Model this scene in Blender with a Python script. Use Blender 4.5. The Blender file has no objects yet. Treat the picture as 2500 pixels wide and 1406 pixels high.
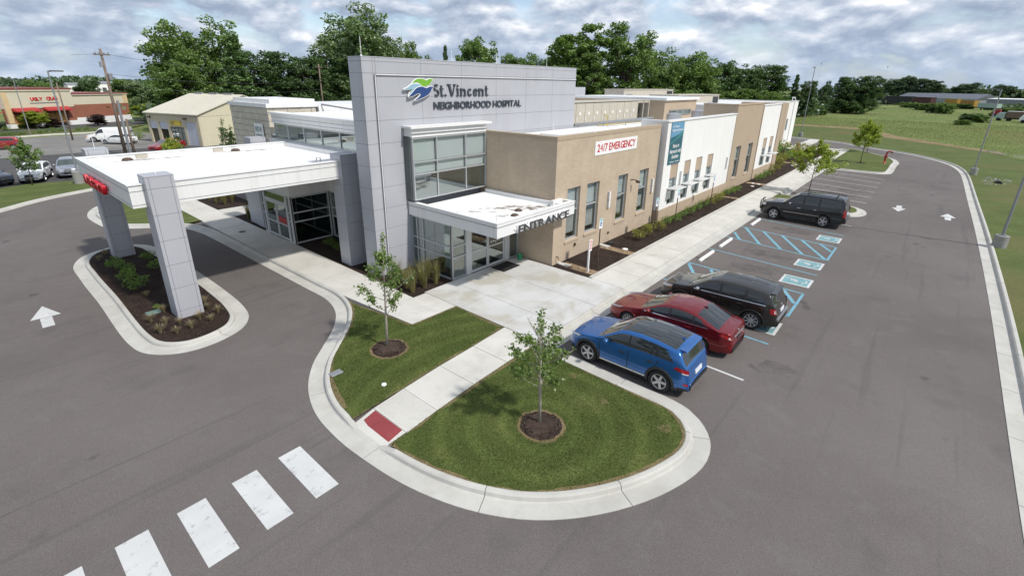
import bpy, bmesh, math, random
import numpy as np
from mathutils import Vector, Matrix, Euler

scene = bpy.context.scene
R = math.radians
random.seed(7)
rng = np.random.default_rng(11)

# ------------------------------------------------------------------ camera
cam_d = bpy.data.cameras.new('camera')
cam = bpy.data.objects.new('camera', cam_d)
scene.collection.objects.link(cam)
cam_d.sensor_width = 36.0
cam_d.lens = 18.0 / 1.07561405
cam_d.shift_x = 7.42 / 2500.0
cam_d.shift_y = -79.8 / 2500.0
cam_d.clip_end = 6000.0
cam_d.clip_start = 0.1
cam.location = (0, 0, 9.0)
cam.rotation_mode = 'XYZ'
CAM_M = (Matrix.Translation((0, 0, 9.0)) @ Matrix.Rotation(-0.85839871, 4, 'Z')
                    @ Matrix.Rotation(1.2261277, 4, 'X') @ Matrix.Rotation(0.01243519, 4, 'Z'))
cam.matrix_world = CAM_M
scene.camera = cam

# ------------------------------------------------------------------ world / sky
SUN_EL = R(50)
SUN_DIR = Vector((0.10, -0.995, 0)).normalized() * math.cos(SUN_EL) + Vector((0, 0, math.sin(SUN_EL)))
world = bpy.data.worlds.new('World'); scene.world = world; world.use_nodes = True
wt = world.node_tree; wn = wt.nodes; wl = wt.links
for n in list(wn): wn.remove(n)
out = wn.new('ShaderNodeOutputWorld'); bg = wn.new('ShaderNodeBackground')
sky = wn.new('ShaderNodeTexSky'); sky.sky_type = 'NISHITA'; sky.sun_disc = False
sky.sun_elevation = SUN_EL
sky.sun_rotation = math.atan2(SUN_DIR.x, SUN_DIR.y)
sky.air_density = 1.0; sky.dust_density = 1.2; sky.ozone_density = 1.0
tc = wn.new('ShaderNodeTexCoord')
def wmath(op, a=None, b=None):
    n = wn.new('ShaderNodeMath'); n.operation = op
    for i, v in enumerate((a, b)):
        if v is None: continue
        if isinstance(v, (int, float)): n.inputs[i].default_value = v
        else: wl.new(v, n.inputs[i])
    return n.outputs[0]
sep = wn.new('ShaderNodeSeparateXYZ'); wl.new(tc.outputs['Generated'], sep.inputs[0])
mp = wn.new('ShaderNodeMapping'); mp.inputs['Scale'].default_value = (1.0, 1.0, 2.3); mp.inputs['Location'].default_value = (0.3, 1.7, 0.4)
wl.new(tc.outputs['Generated'], mp.inputs['Vector'])
comb = mp
def wnoise(scale, detail, rough, dist=0.0, vec=None):
    n = wn.new('ShaderNodeTexNoise'); n.inputs['Scale'].default_value = scale
    n.inputs['Detail'].default_value = detail; n.inputs['Roughness'].default_value = rough
    n.inputs['Distortion'].default_value = dist
    wl.new(vec or comb.outputs[0], n.inputs['Vector']); return n.outputs['Fac']
def wramp(fac, *stops):
    n = wn.new('ShaderNodeValToRGB'); e = n.color_ramp.elements
    while len(e) < len(stops): e.new(0.5)
    for i, (p, c) in enumerate(stops):
        e[i].position = p; e[i].color = (c[0], c[1], c[2], 1)
    wl.new(fac, n.inputs[0]); return n.outputs[0]
mp2 = wn.new('ShaderNodeMapping'); mp2.inputs['Scale'].default_value = (1.0, 1.0, 2.3); mp2.inputs['Location'].default_value = (0.3, 1.7, 0.437)
wl.new(tc.outputs['Generated'], mp2.inputs['Vector'])
big = wnoise(2.6, 4.0, 0.5, 0.1)
d1 = wnoise(8.2, 10.0, 0.54, 0.15); d2 = wnoise(8.2, 10.0, 0.54, 0.15, mp2.outputs[0])
dens = wmath('ADD', wmath('MULTIPLY', d1, 0.70), wmath('MULTIPLY', big, 0.30))
cover = wramp(dens, (0.41, (0.42, 0.42, 0.42)), (0.485, (1, 1, 1)))
lit = wmath('ADD', wmath('MULTIPLY', wmath('SUBTRACT', d1, d2), 3.0), wmath('ADD', wmath('MULTIPLY', wmath('SUBTRACT', 0.5, big), 0.9), 0.47))
shade = wramp(lit, (0.12, (1.75, 2.15, 2.85)), (0.40, (2.35, 2.75, 3.45)), (0.60, (3.15, 3.5, 4.1)), (0.82, (4.3, 4.5, 4.9)), (1.0, (5.6, 5.65, 5.8)))
mixc = wn.new('ShaderNodeMix'); mixc.data_type = 'RGBA'
wl.new(cover, mixc.inputs['Factor']); wl.new(sky.outputs[0], mixc.inputs[6]); wl.new(shade, mixc.inputs[7])
# hazy band low on the horizon
hz = wramp(sep.outputs['Z'], (0.0, (1, 1, 1)), (0.10, (0, 0, 0)))
mixh = wn.new('ShaderNodeMix'); mixh.data_type = 'RGBA'
wl.new(wmath('MULTIPLY', hz, 0.55), mixh.inputs['Factor']); wl.new(mixc.outputs[2], mixh.inputs[6])
mixh.inputs[7].default_value = (2.3, 2.95, 3.85, 1)
wl.new(mixh.outputs[2], bg.inputs['Color']); bg.inputs['Strength'].default_value = 0.14
wl.new(bg.outputs[0], out.inputs['Surface'])

sun_d = bpy.data.lights.new('sun', 'SUN'); sun_d.energy = 2.7; sun_d.angle = R(3.0)
sun_d.color = (1.0, 0.955, 0.89)
sun = bpy.data.objects.new('sun', sun_d); scene.collection.objects.link(sun)
sun.rotation_euler = (-SUN_DIR).to_track_quat('-Z', 'Y').to_euler()
sun.location = (0, -20, 40)

scene.view_settings.view_transform = 'Standard'
scene.view_settings.look = 'None'
scene.view_settings.gamma = 1.0
scene.view_settings.exposure = 0.50
scene.view_settings.use_curve_mapping = False
scene.render.engine = 'CYCLES'
scene.cycles.max_bounces = 6
scene.cycles.transparent_max_bounces = 8
scene.cycles.use_denoising = True

# ------------------------------------------------------------------ helpers
COL = scene.collection
WO = {}          # origin of each object in its root's frame
M_CAM = CAM_M.inverted()
def from_left(pts):
    """each point's rank counted from the left of the view"""
    def key(p): v = M_CAM @ Vector((p[0], p[1], 0.2)); return v.x/-v.z
    od = sorted(range(len(pts)), key=lambda i: key(pts[i])); return {i: r for r, i in enumerate(od)}
def link(o, parent=None, origin=(0, 0, 0)):
    COL.objects.link(o)
    origin = Vector(origin)
    if parent is not None:
        o.parent = parent
        o.location = origin - WO[parent.name]
    else:
        o.location = origin
    WO[o.name] = origin
    return o
def tag(o, label=None, cat=None, group=None, kind=None):
    if label: o['label'] = label
    if cat: o['category'] = cat
    if group: o['group'] = group
    if kind: o['kind'] = kind
    return o
def empty(name, loc, parent=None, rz=0.0, local=False):
    """an Empty at a thing's base; local=True: its parts are written in its own frame"""
    o = bpy.data.objects.new(name, None); o.empty_display_size = 0.3
    link(o, parent, loc)
    if rz: o.rotation_euler[2] = rz
    if local: WO[o.name] = Vector((0, 0, 0))
    return o
class MB:
    def __init__(s): s.v = []; s.f = []; s.m = []
    def add(s, vs, fs, mi=0):
        b = len(s.v); s.v += [tuple(v) for v in vs]
        s.f += [tuple(b + i for i in f) for f in fs]; s.m += [mi] * len(fs); return s
    def box(s, x0, x1, y0, y1, z0, z1, mi=0):
        return s.add([(x0,y0,z0),(x1,y0,z0),(x1,y1,z0),(x0,y1,z0),(x0,y0,z1),(x1,y0,z1),(x1,y1,z1),(x0,y1,z1)],
                     [(0,3,2,1),(4,5,6,7),(0,1,5,4),(1,2,6,5),(2,3,7,6),(3,0,4,7)], mi)
    def bevbox(s, x0, x1, y0, y1, z0, z1, b=0.01, mi=0):
        """box with its top edges chamfered"""
        vs = [(x0,y0,z0),(x1,y0,z0),(x1,y1,z0),(x0,y1,z0),(x0,y0,z1-b),(x1,y0,z1-b),(x1,y1,z1-b),(x0,y1,z1-b),
              (x0+b,y0+b,z1),(x1-b,y0+b,z1),(x1-b,y1-b,z1),(x0+b,y1-b,z1)]
        fs = [(0,3,2,1),(8,9,10,11),(0,1,5,4),(1,2,6,5),(2,3,7,6),(3,0,4,7),(4,5,9,8),(5,6,10,9),(6,7,11,10),(7,4,8,11)]
        return s.add(vs, fs, mi)
    def prism(s, poly, z0, z1, mi=0):
        """extrude a ccw xy polygon"""
        n = len(poly)
        return s.add([(x,y,z0) for x,y in poly] + [(x,y,z1) for x,y in poly],
                     [tuple(range(n-1,-1,-1)), tuple(range(n,2*n))] + [(i,(i+1)%n,n+(i+1)%n,n+i) for i in range(n)], mi)
    def tube(s, pts, rad, seg=8, mi=0, cap=True):
        pts = [Vector(p) for p in pts]
        if not hasattr(rad, '__len__'): rad = [rad] * len(pts)
        vs = []; n = len(pts)
        for i, p in enumerate(pts):
            d = (pts[min(i+1,n-1)] - pts[max(i-1,0)]).normalized()
            a = d.orthogonal().normalized() if i == 0 else (a - d * a.dot(d)).normalized()
            b = d.cross(a)
            for k in range(seg):
                t = 2*math.pi*k/seg
                vs.append(p + (a*math.cos(t) + b*math.sin(t)) * rad[i])
        fs = [(i*seg+k, i*seg+(k+1)%seg, (i+1)*seg+(k+1)%seg, (i+1)*seg+k) for i in range(n-1) for k in range(seg)]
        if cap: fs += [tuple(range(seg-1,-1,-1)), tuple((n-1)*seg+k for k in range(seg))]
        return s.add(vs, fs, mi)
    def lathe(s, prof, c=(0,0,0), seg=20, axis='z', mi=0, cap=True):
        vs = []
        for r_, h in prof:
            for k in range(seg):
                t = 2*math.pi*k/seg; a, b = r_*math.cos(t), r_*math.sin(t)
                q = (a,b,h) if axis == 'z' else (a,h,b) if axis == 'y' else (h,a,b)
                vs.append((c[0]+q[0], c[1]+q[1], c[2]+q[2]))
        n = len(prof)
        fs = [(i*seg+k, i*seg+(k+1)%seg, (i+1)*seg+(k+1)%seg, (i+1)*seg+k) for i in range(n-1) for k in range(seg)]
        if cap: fs += [tuple(range(seg)), tuple((n-1)*seg+k for k in range(seg))]
        return s.add(vs, fs, mi)
    def sheet(s, poly, z, mi=0):
        return s.add([(x,y,z) for x,y in poly], [tuple(range(len(poly)))], mi)
    def build(s, name, mat, parent=None, smooth=False, origin=None):
        v = np.array(s.v, dtype=float)
        if origin is None:
            lo, hi = v.min(0), v.max(0); origin = ((lo[0]+hi[0])/2, (lo[1]+hi[1])/2, lo[2])
        me = bpy.data.meshes.new(name)
        me.from_pydata((v - np.array(origin)).tolist(), [], s.f)
        mats = mat if isinstance(mat, (list, tuple)) else [mat]
        for m in mats: me.materials.append(m)
        if len(mats) > 1: me.polygons.foreach_set('material_index', s.m)
        if smooth: me.polygons.foreach_set('use_smooth', [True]*len(me.polygons))
        me.update()
        return link(bpy.data.objects.new(name, me), parent, origin)
def inst(name, mesh, parent, origin, rz=0.0, sc=None, mat=None):
    o = link(bpy.data.objects.new(name, mesh), parent, origin)
    if rz: o.rotation_euler[2] = rz
    if sc is not None: o.scale = sc if hasattr(sc, '__len__') else (sc, sc, sc)
    if mat is not None:
        o.material_slots[0].link = 'OBJECT'; o.material_slots[0].material = mat
    return o
def struct(o): o['kind'] = 'structure'; return o
def copy_tree(o, parent=None, loc=None):
    c = o.copy(); COL.objects.link(c)
    if parent is not None: c.parent = parent
    if loc is not None: c.location = loc
    WO[c.name] = Vector((0, 0, 0))
    for ch in list(o.children): copy_tree(ch, c)
    return c

# ------------------------------------------------------------------ materials
def newmat(name):
    m = bpy.data.materials.new(name); m.use_nodes = True
    t = m.node_tree; b = t.nodes['Principled BSDF']; return m, t, b
def nnode(t, typ, **kw):
    n = t.nodes.new(typ)
    for k, v in kw.items():
        if k in n.inputs: n.inputs[k].default_value = v
        else: setattr(n, k, v)
    return n
def noise(t, scale, detail=4.0, rough=0.55, vec=None, dist=0.0):
    n = nnode(t, 'ShaderNodeTexNoise', Scale=scale, Detail=detail, Roughness=rough, Distortion=dist)
    if vec is None:
        g = t.nodes.new('ShaderNodeNewGeometry'); vec = g.outputs['Position']
    t.links.new(vec, n.inputs['Vector']); return n.outputs['Fac']
def ramp(t, fac, stops, interp='LINEAR'):
    n = t.nodes.new('ShaderNodeValToRGB'); e = n.color_ramp.elements; n.color_ramp.interpolation = interp
    while len(e) < len(stops): e.new(0.5)
    for i, (p, c) in enumerate(stops):
        if not hasattr(c, '__len__'): c = (c, c, c)
        e[i].position = p; e[i].color = (c[0], c[1], c[2], 1)
    t.links.new(fac, n.inputs[0]); return n.outputs[0]
def mix(t, fac, a, b, mode='MIX'):
    n = t.nodes.new('ShaderNodeMix'); n.data_type = 'RGBA'; n.blend_type = mode
    for inp, v in ((n.inputs['Factor'], fac), (n.inputs[6], a), (n.inputs[7], b)):
        if isinstance(v, (int, float)): inp.default_value = v
        elif hasattr(v, '__len__'): inp.default_value = (v[0], v[1], v[2], 1)
        else: t.links.new(v, inp)
    return n.outputs[2]
def bump(t, b, h, strength=0.3, dist=0.02):
    n = nnode(t, 'ShaderNodeBump', Strength=strength, Distance=dist)
    t.links.new(h, n.inputs['Height']); t.links.new(n.outputs[0], b.inputs['Normal'])
def mul(c, k): return (c[0]*k, c[1]*k, c[2]*k)
def M_flat(name, col, rough=0.5, metal=0.0, var=0.06, scale=1.2, fine=40.0, bmp=0.0, coat=0.0, spec=None):
    """paint, metal, plastic, stucco: one colour with slight mottling and grime"""
    m, t, b = newmat(name)
    f = noise(t, scale, 5.0, 0.6)
    c = ramp(t, f, [(0.3, mul(col, 1-var)), (0.7, mul(col, 1+var))])
    t.links.new(c, b.inputs['Base Color'])
    b.inputs['Roughness'].default_value = rough; b.inputs['Metallic'].default_value = metal
    if coat: b.inputs['Coat Weight'].default_value = coat; b.inputs['Coat Roughness'].default_value = 0.04
    if spec is not None: b.inputs['Specular IOR Level'].default_value = spec
    if bmp: bump(t, b, noise(t, fine, 3.0), bmp, 0.01)
    return m
def weather(m, amt=0.12, col=(0.42, 0.39, 0.34)):
    t = m.node_tree; b = t.nodes['Principled BSDF']; src = b.inputs['Base Color'].links[0].from_socket
    g = t.nodes.new('ShaderNodeNewGeometry'); mp = nnode(t, 'ShaderNodeMapping'); mp.inputs['Scale'].default_value = (2.6, 2.6, 0.16)
    t.links.new(g.outputs['Position'], mp.inputs['Vector'])
    f = noise(t, 1.0, 5.0, 0.7, mp.outputs[0])
    t.links.new(mix(t, ramp(t, f, [(0.50, 0.0), (0.78, amt*3)]), src, col), b.inputs['Base Color']); return m
def M_ground(name, stops, scale, fine, fine_amt=0.35, rough=0.9, bmp=0.5, bdist=0.02, extra=None, stretch=None):
    m, t, b = newmat(name)
    g = t.nodes.new('ShaderNodeNewGeometry'); vec = g.outputs['Position']
    if stretch:
        mp = nnode(t, 'ShaderNodeMapping'); mp.inputs['Scale'].default_value = stretch
        t.links.new(vec, mp.inputs['Vector']); vec = mp.outputs[0]
    f = noise(t, scale, 6.0, 0.62, vec)
    c = ramp(t, f, stops)
    f2 = noise(t, fine, 3.0, 0.7)
    k = ramp(t, f2, [(0.25, 1-fine_amt), (0.75, 1+fine_amt)])
    c = mix(t, 1.0, c, k, 'MULTIPLY')
    if extra: c = extra(t, c)
    t.links.new(c, b.inputs['Base Color']); b.inputs['Roughness'].default_value = rough
    b.inputs['Specular IOR Level'].default_value = 0.25
    if bmp: bump(t, b, f2, bmp, bdist)
    return m
MT = {}
def asphalt_extra(t, c):
    def sn(scale3, sc, det, lo, hi, amt, col, c, dist=0.0):
        g = t.nodes.new('ShaderNodeNewGeometry'); mp = nnode(t, 'ShaderNodeMapping'); mp.inputs['Scale'].default_value = scale3
        t.links.new(g.outputs['Position'], mp.inputs['Vector'])
        f = noise(t, sc, det, 0.65, mp.outputs[0], dist)
        return mix(t, ramp(t, f, [(lo, 0.0), (hi, amt)]), c, col)
    c = sn((1,1,1), 0.9, 7.0, 0.55, 0.70, 0.40, (0.160, 0.148, 0.142), c, 0.6)        # dusty pale scuffs
    c = sn((1,1,1), 0.33, 3.0, 0.58, 0.72, 0.45, (0.078, 0.073, 0.073), c)             # older darker areas
    c = sn((0.035,0.9,1), 1.0, 3.0, 0.55, 0.66, 0.26, (0.140, 0.129, 0.123), c, 0.2)   # tyre-polished bands
    c = sn((0.06,1.6,1), 1.3, 2.0, 0.60, 0.68, 0.35, (0.085, 0.080, 0.079), c, 0.2)    # dark bands
    c = sn((1,1,1), 0.55, 2.0, 0.685, 0.72, 0.55, (0.05, 0.048, 0.048), c)              # oil drips
    g = t.nodes.new('ShaderNodeNewGeometry')
    v = nnode(t, 'ShaderNodeTexVoronoi', Scale=140.0); t.links.new(g.outputs['Position'], v.inputs['Vector'])
    return mix(t, 1.0, c, ramp(t, v.outputs['Color'], [(0.1, 0.74), (0.75, 1.2), (0.97, 1.7)]), 'MULTIPLY')   # aggregate
MT['asphalt'] = M_ground('asphalt', [(0.25, (0.100, 0.088, 0.083)), (0.5, (0.130, 0.115, 0.108)), (0.75, (0.156, 0.140, 0.132))], 0.10, 55.0, 0.28, 0.85, 0.45, 0.008, asphalt_extra)
MT['asphalt_dark'] = M_ground('asphalt_dark', [(0.3, (0.055, 0.055, 0.058)), (0.7, (0.095, 0.092, 0.09))], 0.2, 30.0, 0.25, 0.88, 0.4, 0.008, asphalt_extra)
MT['lot_pale'] = M_ground('lot_pale', [(0.3, (0.16, 0.155, 0.145)), (0.7, (0.26, 0.25, 0.235))], 0.15, 20.0, 0.18, 0.9, 0.3, 0.01)
def conc_extra(t, c):
    f = noise(t, 0.8, 5.0, 0.65, dist=0.4)
    c = mix(t, ramp(t, f, [(0.52, 0.0), (0.75, 0.55)]), c, (0.36, 0.34, 0.295))
    f = noise(t, 7.0, 4.0, 0.7)
    return mix(t, ramp(t, f, [(0.62, 0.0), (0.8, 0.35)]), c, (0.33, 0.32, 0.29))
MT['concrete'] = M_ground('concrete', [(0.3, (0.50, 0.485, 0.44)), (0.7, (0.60, 0.585, 0.54))], 0.5, 60.0, 0.10, 0.85, 0.25, 0.006, conc_extra)
def plaza_extra(t, c):
    c = conc_extra(t, c)
    f = noise(t, 0.45, 4.0, 0.6, dist=0.8)
    return mix(t, ramp(t, f, [(0.50, 0.0), (0.64, 0.75)]), c, (0.40, 0.375, 0.31))
MT['concrete_plaza'] = M_ground('concrete_plaza', [(0.3, (0.47, 0.47, 0.455)), (0.7, (0.58, 0.58, 0.565))], 0.5, 60.0, 0.10, 0.85, 0.25, 0.006, plaza_extra)
MT['kerb'] = M_ground('kerb_concrete', [(0.3, (0.42, 0.41, 0.375)), (0.7, (0.53, 0.52, 0.48))], 0.9, 70.0, 0.14, 0.88, 0.3, 0.006, conc_extra)
def lawn_extra(t, c):
    f = noise(t, 0.9, 4.0, 0.6)
    c = mix(t, ramp(t, f, [(0.58, 0.0), (0.74, 0.50)]), c, (0.17, 0.165, 0.055))
    return mow(t, c)
def mow(t, c):
    """mowing passes: rings round the lawn tree, the blades laid over one way and the other"""
    g = t.nodes.new('ShaderNodeNewGeometry'); d = nnode(t, 'ShaderNodeVectorMath', operation='DISTANCE'); d.inputs[1].default_value = (8.8, 6.4, 0.13)
    t.links.new(g.outputs['Position'], d.inputs[0])
    m1 = nnode(t, 'ShaderNodeMath', operation='MULTIPLY_ADD'); t.links.new(d.outputs['Value'], m1.inputs[0]); m1.inputs[1].default_value = 7.2
    t.links.new(noise(t, 0.6, 2.0), m1.inputs[2]); m2 = nnode(t, 'ShaderNodeMath', operation='SINE'); t.links.new(m1.outputs[0], m2.inputs[0])
    return mix(t, 1.0, c, ramp(t, m2.outputs[0], [(0.0, 0.90), (0.8, 1.10)]), 'MULTIPLY')
MT['lawn'] = M_ground('lawn', [(0.3, (0.072, 0.096, 0.024)), (0.55, (0.100, 0.125, 0.034)), (0.75, (0.130, 0.150, 0.048))], 0.45, 26.0, 0.45, 0.95, 0.9, 0.03, lawn_extra)
def verge_extra(t, c):
    f = noise(t, 0.10, 4.0, 0.6)
    return mix(t, ramp(t, f, [(0.50, 0.0), (0.66, 0.65)]), c, (0.145, 0.118, 0.052))
MT['verge'] = M_ground('verge', [(0.3, (0.070, 0.096, 0.024)), (0.7, (0.106, 0.135, 0.040))], 0.3, 9.0, 0.35, 0.95, 0.8, 0.05, verge_extra)
def meadow_extra(t, c):
    f = noise(t, 0.022, 4.0, 0.55)
    return mix(t, ramp(t, f, [(0.54, 0.0), (0.64, 0.55)]), c, (0.185, 0.155, 0.068))
MT['meadow'] = M_ground('meadow', [(0.3, (0.105, 0.142, 0.038)), (0.52, (0.148, 0.185, 0.055)), (0.75, (0.195, 0.220, 0.080))], 0.07, 1.3, 0.13, 0.95, 0.0, 0.1, meadow_extra)
MT['drygrass'] = M_ground('drygrass', [(0.3, (0.17, 0.125, 0.058)), (0.7, (0.29, 0.225, 0.125))], 0.25, 6.0, 0.4, 0.95, 0.8, 0.06)
MT['thin_grass'] = M_ground('thin_grass', [(0.3, (0.125, 0.12, 0.045)), (0.7, (0.19, 0.165, 0.08))], 3.0, 30.0, 0.4, 0.95, 0.9, 0.03)
MT['deadgrass'] = M_ground('deadgrass', [(0.3, (0.155, 0.115, 0.055)), (0.7, (0.28, 0.215, 0.12))], 2.2, 30.0, 0.4, 0.95, 0.9, 0.03)
MT['mulch'] = M_ground('mulch', [(0.3, (0.020, 0.012, 0.009)), (0.7, (0.052, 0.033, 0.025))], 1.5, 26.0, 0.65, 0.95, 1.0, 0.06)
MT['mulch_worn'] = M_ground('mulch_worn', [(0.3, (0.045, 0.030, 0.023)), (0.7, (0.095, 0.064, 0.05))], 3.0, 30.0, 0.6, 0.95, 1.0, 0.05)
MT['old_concrete'] = M_ground('old_concrete', [(0.3, (0.24, 0.24, 0.225)), (0.7, (0.33, 0.325, 0.30))], 1.2, 40.0, 0.15, 0.9, 0.3, 0.006)
MT['gravel'] = M_ground('gravel', [(0.3, (0.20, 0.13, 0.07)), (0.55, (0.42, 0.31, 0.20)), (0.75, (0.62, 0.55, 0.45))], 9.0, 22.0, 0.5, 0.9, 1.0, 0.05)
def paint_worn(name, col, wear=0.5, rough=0.75, gap=(0.12, 0.11, 0.105)):
    m, t, b = newmat(name)
    f = noise(t, 3.5, 8.0, 0.75)
    c = ramp(t, noise(t, 1.0, 4.0), [(0.3, mul(col, 0.88)), (0.7, mul(col, 1.04))])
    c = mix(t, ramp(t, f, [(1-wear, 0.0), (1-wear+0.16, 0.8)]), c, gap)
    t.links.new(c, b.inputs['Base Color']); b.inputs['Roughness'].default_value = rough
    bump(t, b, noise(t, 55.0, 3.0, 0.7), 0.3, 0.006)
    return m
MT['paint_white'] = paint_worn('paint_white', (0.56, 0.565, 0.555), 0.44)
MT['paint_blue'] = paint_worn('paint_blue', (0.16, 0.37, 0.46), 0.48)
MT['paint_teal'] = paint_worn('paint_teal', (0.17, 0.34, 0.37), 0.46)
MT['grey_panel'] = M_flat('grey_panel', (0.405, 0.412, 0.445), 0.38, 0.0, 0.035, 0.6, spec=0.5)
MT['joint'] = M_flat('joint', (0.13, 0.13, 0.14), 0.8)
MT['reveal'] = M_flat('reveal', (0.70, 0.70, 0.72), 0.35)
MT['white_panel'] = M_flat('white_panel', (0.75, 0.75, 0.74), 0.4, 0.0, 0.025, 0.5)
MT['white_stucco'] = M_flat('white_stucco', (0.76, 0.755, 0.73), 0.85, 0.0, 0.025, 0.4, 60.0, 0.25)
MT['tan_stucco'] = M_flat('tan_stucco', (0.40, 0.315, 0.225), 0.85, 0.0, 0.04, 0.6, 50.0, 0.25)
MT['tan_block'] = M_flat('tan_block', (0.44, 0.345, 0.25), 0.85, 0.0, 0.06, 0.8, 30.0, 0.3)
def roof_extra(t, c):
    f = noise(t, 0.7, 5.0, 0.6, dist=0.5)
    return mix(t, ramp(t, f, [(0.60, 0.0), (0.78, 0.28)]), c, (0.52, 0.47, 0.38))
MT['roof_membrane'] = M_ground('roof_membrane', [(0.3, (0.76, 0.76, 0.745)), (0.7, (0.83, 0.83, 0.82))], 0.4, 8.0, 0.02, 0.7, 0.1, 0.01, roof_extra)
def M_soft(name, col, amt=0.8, scale=1.6, lo=0.40, hi=0.62):
    """thin film with a ragged, fading edge"""
    m, t, b = newmat(name); n = t.nodes; b.inputs['Base Color'].default_value = (*col, 1); b.inputs['Roughness'].default_value = 0.8
    o = [x for x in n if x.type == 'OUTPUT_MATERIAL'][0]; tr = n.new('ShaderNodeBsdfTransparent'); ms = n.new('ShaderNodeMixShader')
    t.links.new(ramp(t, noise(t, scale, 6.0, 0.65, dist=0.4), [(lo, 0.0), (hi, amt)]), ms.inputs[0]); t.links.new(tr.outputs[0], ms.inputs[1]); t.links.new(b.outputs[0], ms.inputs[2]); t.links.new(ms.outputs[0], o.inputs['Surface'])
    return m
MT['stain'] = M_soft('stain', (0.20, 0.145, 0.095), 0.7, 2.2)
MT['oil'] = M_soft('oil', (0.060, 0.056, 0.055), 0.30, 1.4, 0.36, 0.70)
for k_, a_ in (('white_panel',.10),('white_stucco',.09),('grey_panel',.06),('tan_stucco',.09)): weather(MT[k_], a_, (0.40,0.37,0.32) if 'white' in k_ else (0.24,0.22,0.20))
def M_brick(name, c1, c2, mortar, bw=0.30, bh=0.10, msz=0.010):
    m, t, b = newmat(name)
    g = t.nodes.new('ShaderNodeNewGeometry'); s = t.nodes.new('ShaderNodeSeparateXYZ')
    t.links.new(g.outputs['Position'], s.inputs[0])
    a = nnode(t, 'ShaderNodeMath', operation='ADD'); t.links.new(s.outputs['X'], a.inputs[0]); t.links.new(s.outputs['Y'], a.inputs[1])
    cb = t.nodes.new('ShaderNodeCombineXYZ'); t.links.new(a.outputs[0], cb.inputs[0]); t.links.new(s.outputs['Z'], cb.inputs[1])
    br = nnode(t, 'ShaderNodeTexBrick', Scale=1.0)
    br.inputs['Color1'].default_value = (*c1, 1); br.inputs['Color2'].default_value = (*c2, 1); br.inputs['Mortar'].default_value = (*mortar, 1)
    br.inputs['Mortar Size'].default_value = msz; br.inputs['Brick Width'].default_value = bw; br.inputs['Row Height'].default_value = bh
    br.inputs['Mortar Smooth'].default_value = 0.2; br.inputs['Bias'].default_value = 0.0
    t.links.new(cb.outputs[0], br.inputs['Vector'])
    k = ramp(t, noise(t, 0.9, 5.0), [(0.3, 0.92), (0.7, 1.06)])
    c = mix(t, 1.0, br.outputs['Color'], k, 'MULTIPLY')
    t.links.new(c, b.inputs['Base Color']); b.inputs['Roughness'].default_value = 0.85
    bump(t, b, br.outputs['Fac'], -0.35, 0.012)
    return weather(m, 0.07, (0.22,0.17,0.125))
MT['brick_tan'] = M_brick('brick_tan', (0.455, 0.365, 0.265), (0.495, 0.400, 0.298), (0.41, 0.33, 0.245))
MT['brick_red'] = M_brick('brick_red', (0.26, 0.085, 0.05), (0.32, 0.11, 0.065), (0.30, 0.15, 0.10), 0.25, 0.09, 0.01)
MT['stone'] = M_ground('stone', [(0.3, (0.46, 0.42, 0.345)), (0.55, (0.58, 0.535, 0.45)), (0.75, (0.68, 0.635, 0.545))], 0.9, 9.0, 0.22, 0.9, 0.8, 0.05)
MT['mortar'] = M_flat('mortar', (0.22, 0.19, 0.155), 0.9)
MT['frame'] = M_flat('frame', (0.46, 0.47, 0.48), 0.35, 0.4, 0.03)
MT['frame_white'] = M_flat('frame_white', (0.58, 0.59, 0.59), 0.35, 0.0, 0.03)
MT['blind'] = M_flat('blind', (0.50, 0.52, 0.52), 0.9, 0.0, 0.02)
MT['interior'] = M_flat('interior', (0.13, 0.145, 0.14), 0.9, 0.0, 0.2, 0.8)
MT['interior_floor'] = M_flat('interior_floor', (0.09, 0.085, 0.08), 0.6, 0.0, 0.1)
def M_glass(name, tint, refl=0.10, rough=0.01):
    m, t, b = newmat(name); n = t.nodes; n.remove(b)
    o = [x for x in n if x.type == 'OUTPUT_MATERIAL'][0]
    tr = n.new('ShaderNodeBsdfTransparent'); tr.inputs[0].default_value = (*tint, 1)
    gl = n.new('ShaderNodeBsdfGlossy'); gl.inputs['Roughness'].default_value = rough; gl.inputs['Color'].default_value = (0.90, 1.0, 0.99, 1)
    lw = n.new('ShaderNodeLayerWeight'); lw.inputs['Blend'].default_value = 0.35
    f = ramp(t, lw.outputs['Fresnel'], [(0.0, refl), (1.0, 1.0)])
    gb = n.new('ShaderNodeNewGeometry'); inv = nnode(t, 'ShaderNodeMath', operation='SUBTRACT'); inv.inputs[0].default_value = 1.0; t.links.new(gb.outputs['Backfacing'], inv.inputs[1])
    mm = nnode(t, 'ShaderNodeMath', operation='MULTIPLY'); t.links.new(f, mm.inputs[0]); t.links.new(inv.outputs[0], mm.inputs[1]); f = mm.outputs[0]
    t.links.new(mix(t, gb.outputs['Backfacing'], tint, (1.0, 1.0, 1.0)), tr.inputs[0])
    ms = n.new('ShaderNodeMixShader'); t.links.new(f, ms.inputs[0]); t.links.new(tr.outputs[0], ms.inputs[1]); t.links.new(gl.outputs[0], ms.inputs[2])
    t.links.new(ms.outputs[0], o.inputs['Surface'])
    return m
MT['glass'] = M_glass('glass', (0.46, 0.60, 0.60), 0.30)
MT['glass_clear'] = M_glass('glass_clear', (0.88, 0.93, 0.93), 0.14)
MT['glass_dark'] = M_glass('glass_dark', (0.24, 0.32, 0.33), 0.14)
MT['black'] = M_flat('black_plastic', (0.018, 0.018, 0.019), 0.55)
MT['darkgrey'] = M_flat('darkgrey', (0.07, 0.075, 0.08), 0.6)
MT['steel'] = M_flat('steel', (0.42, 0.43, 0.45), 0.4, 0.6)
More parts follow.
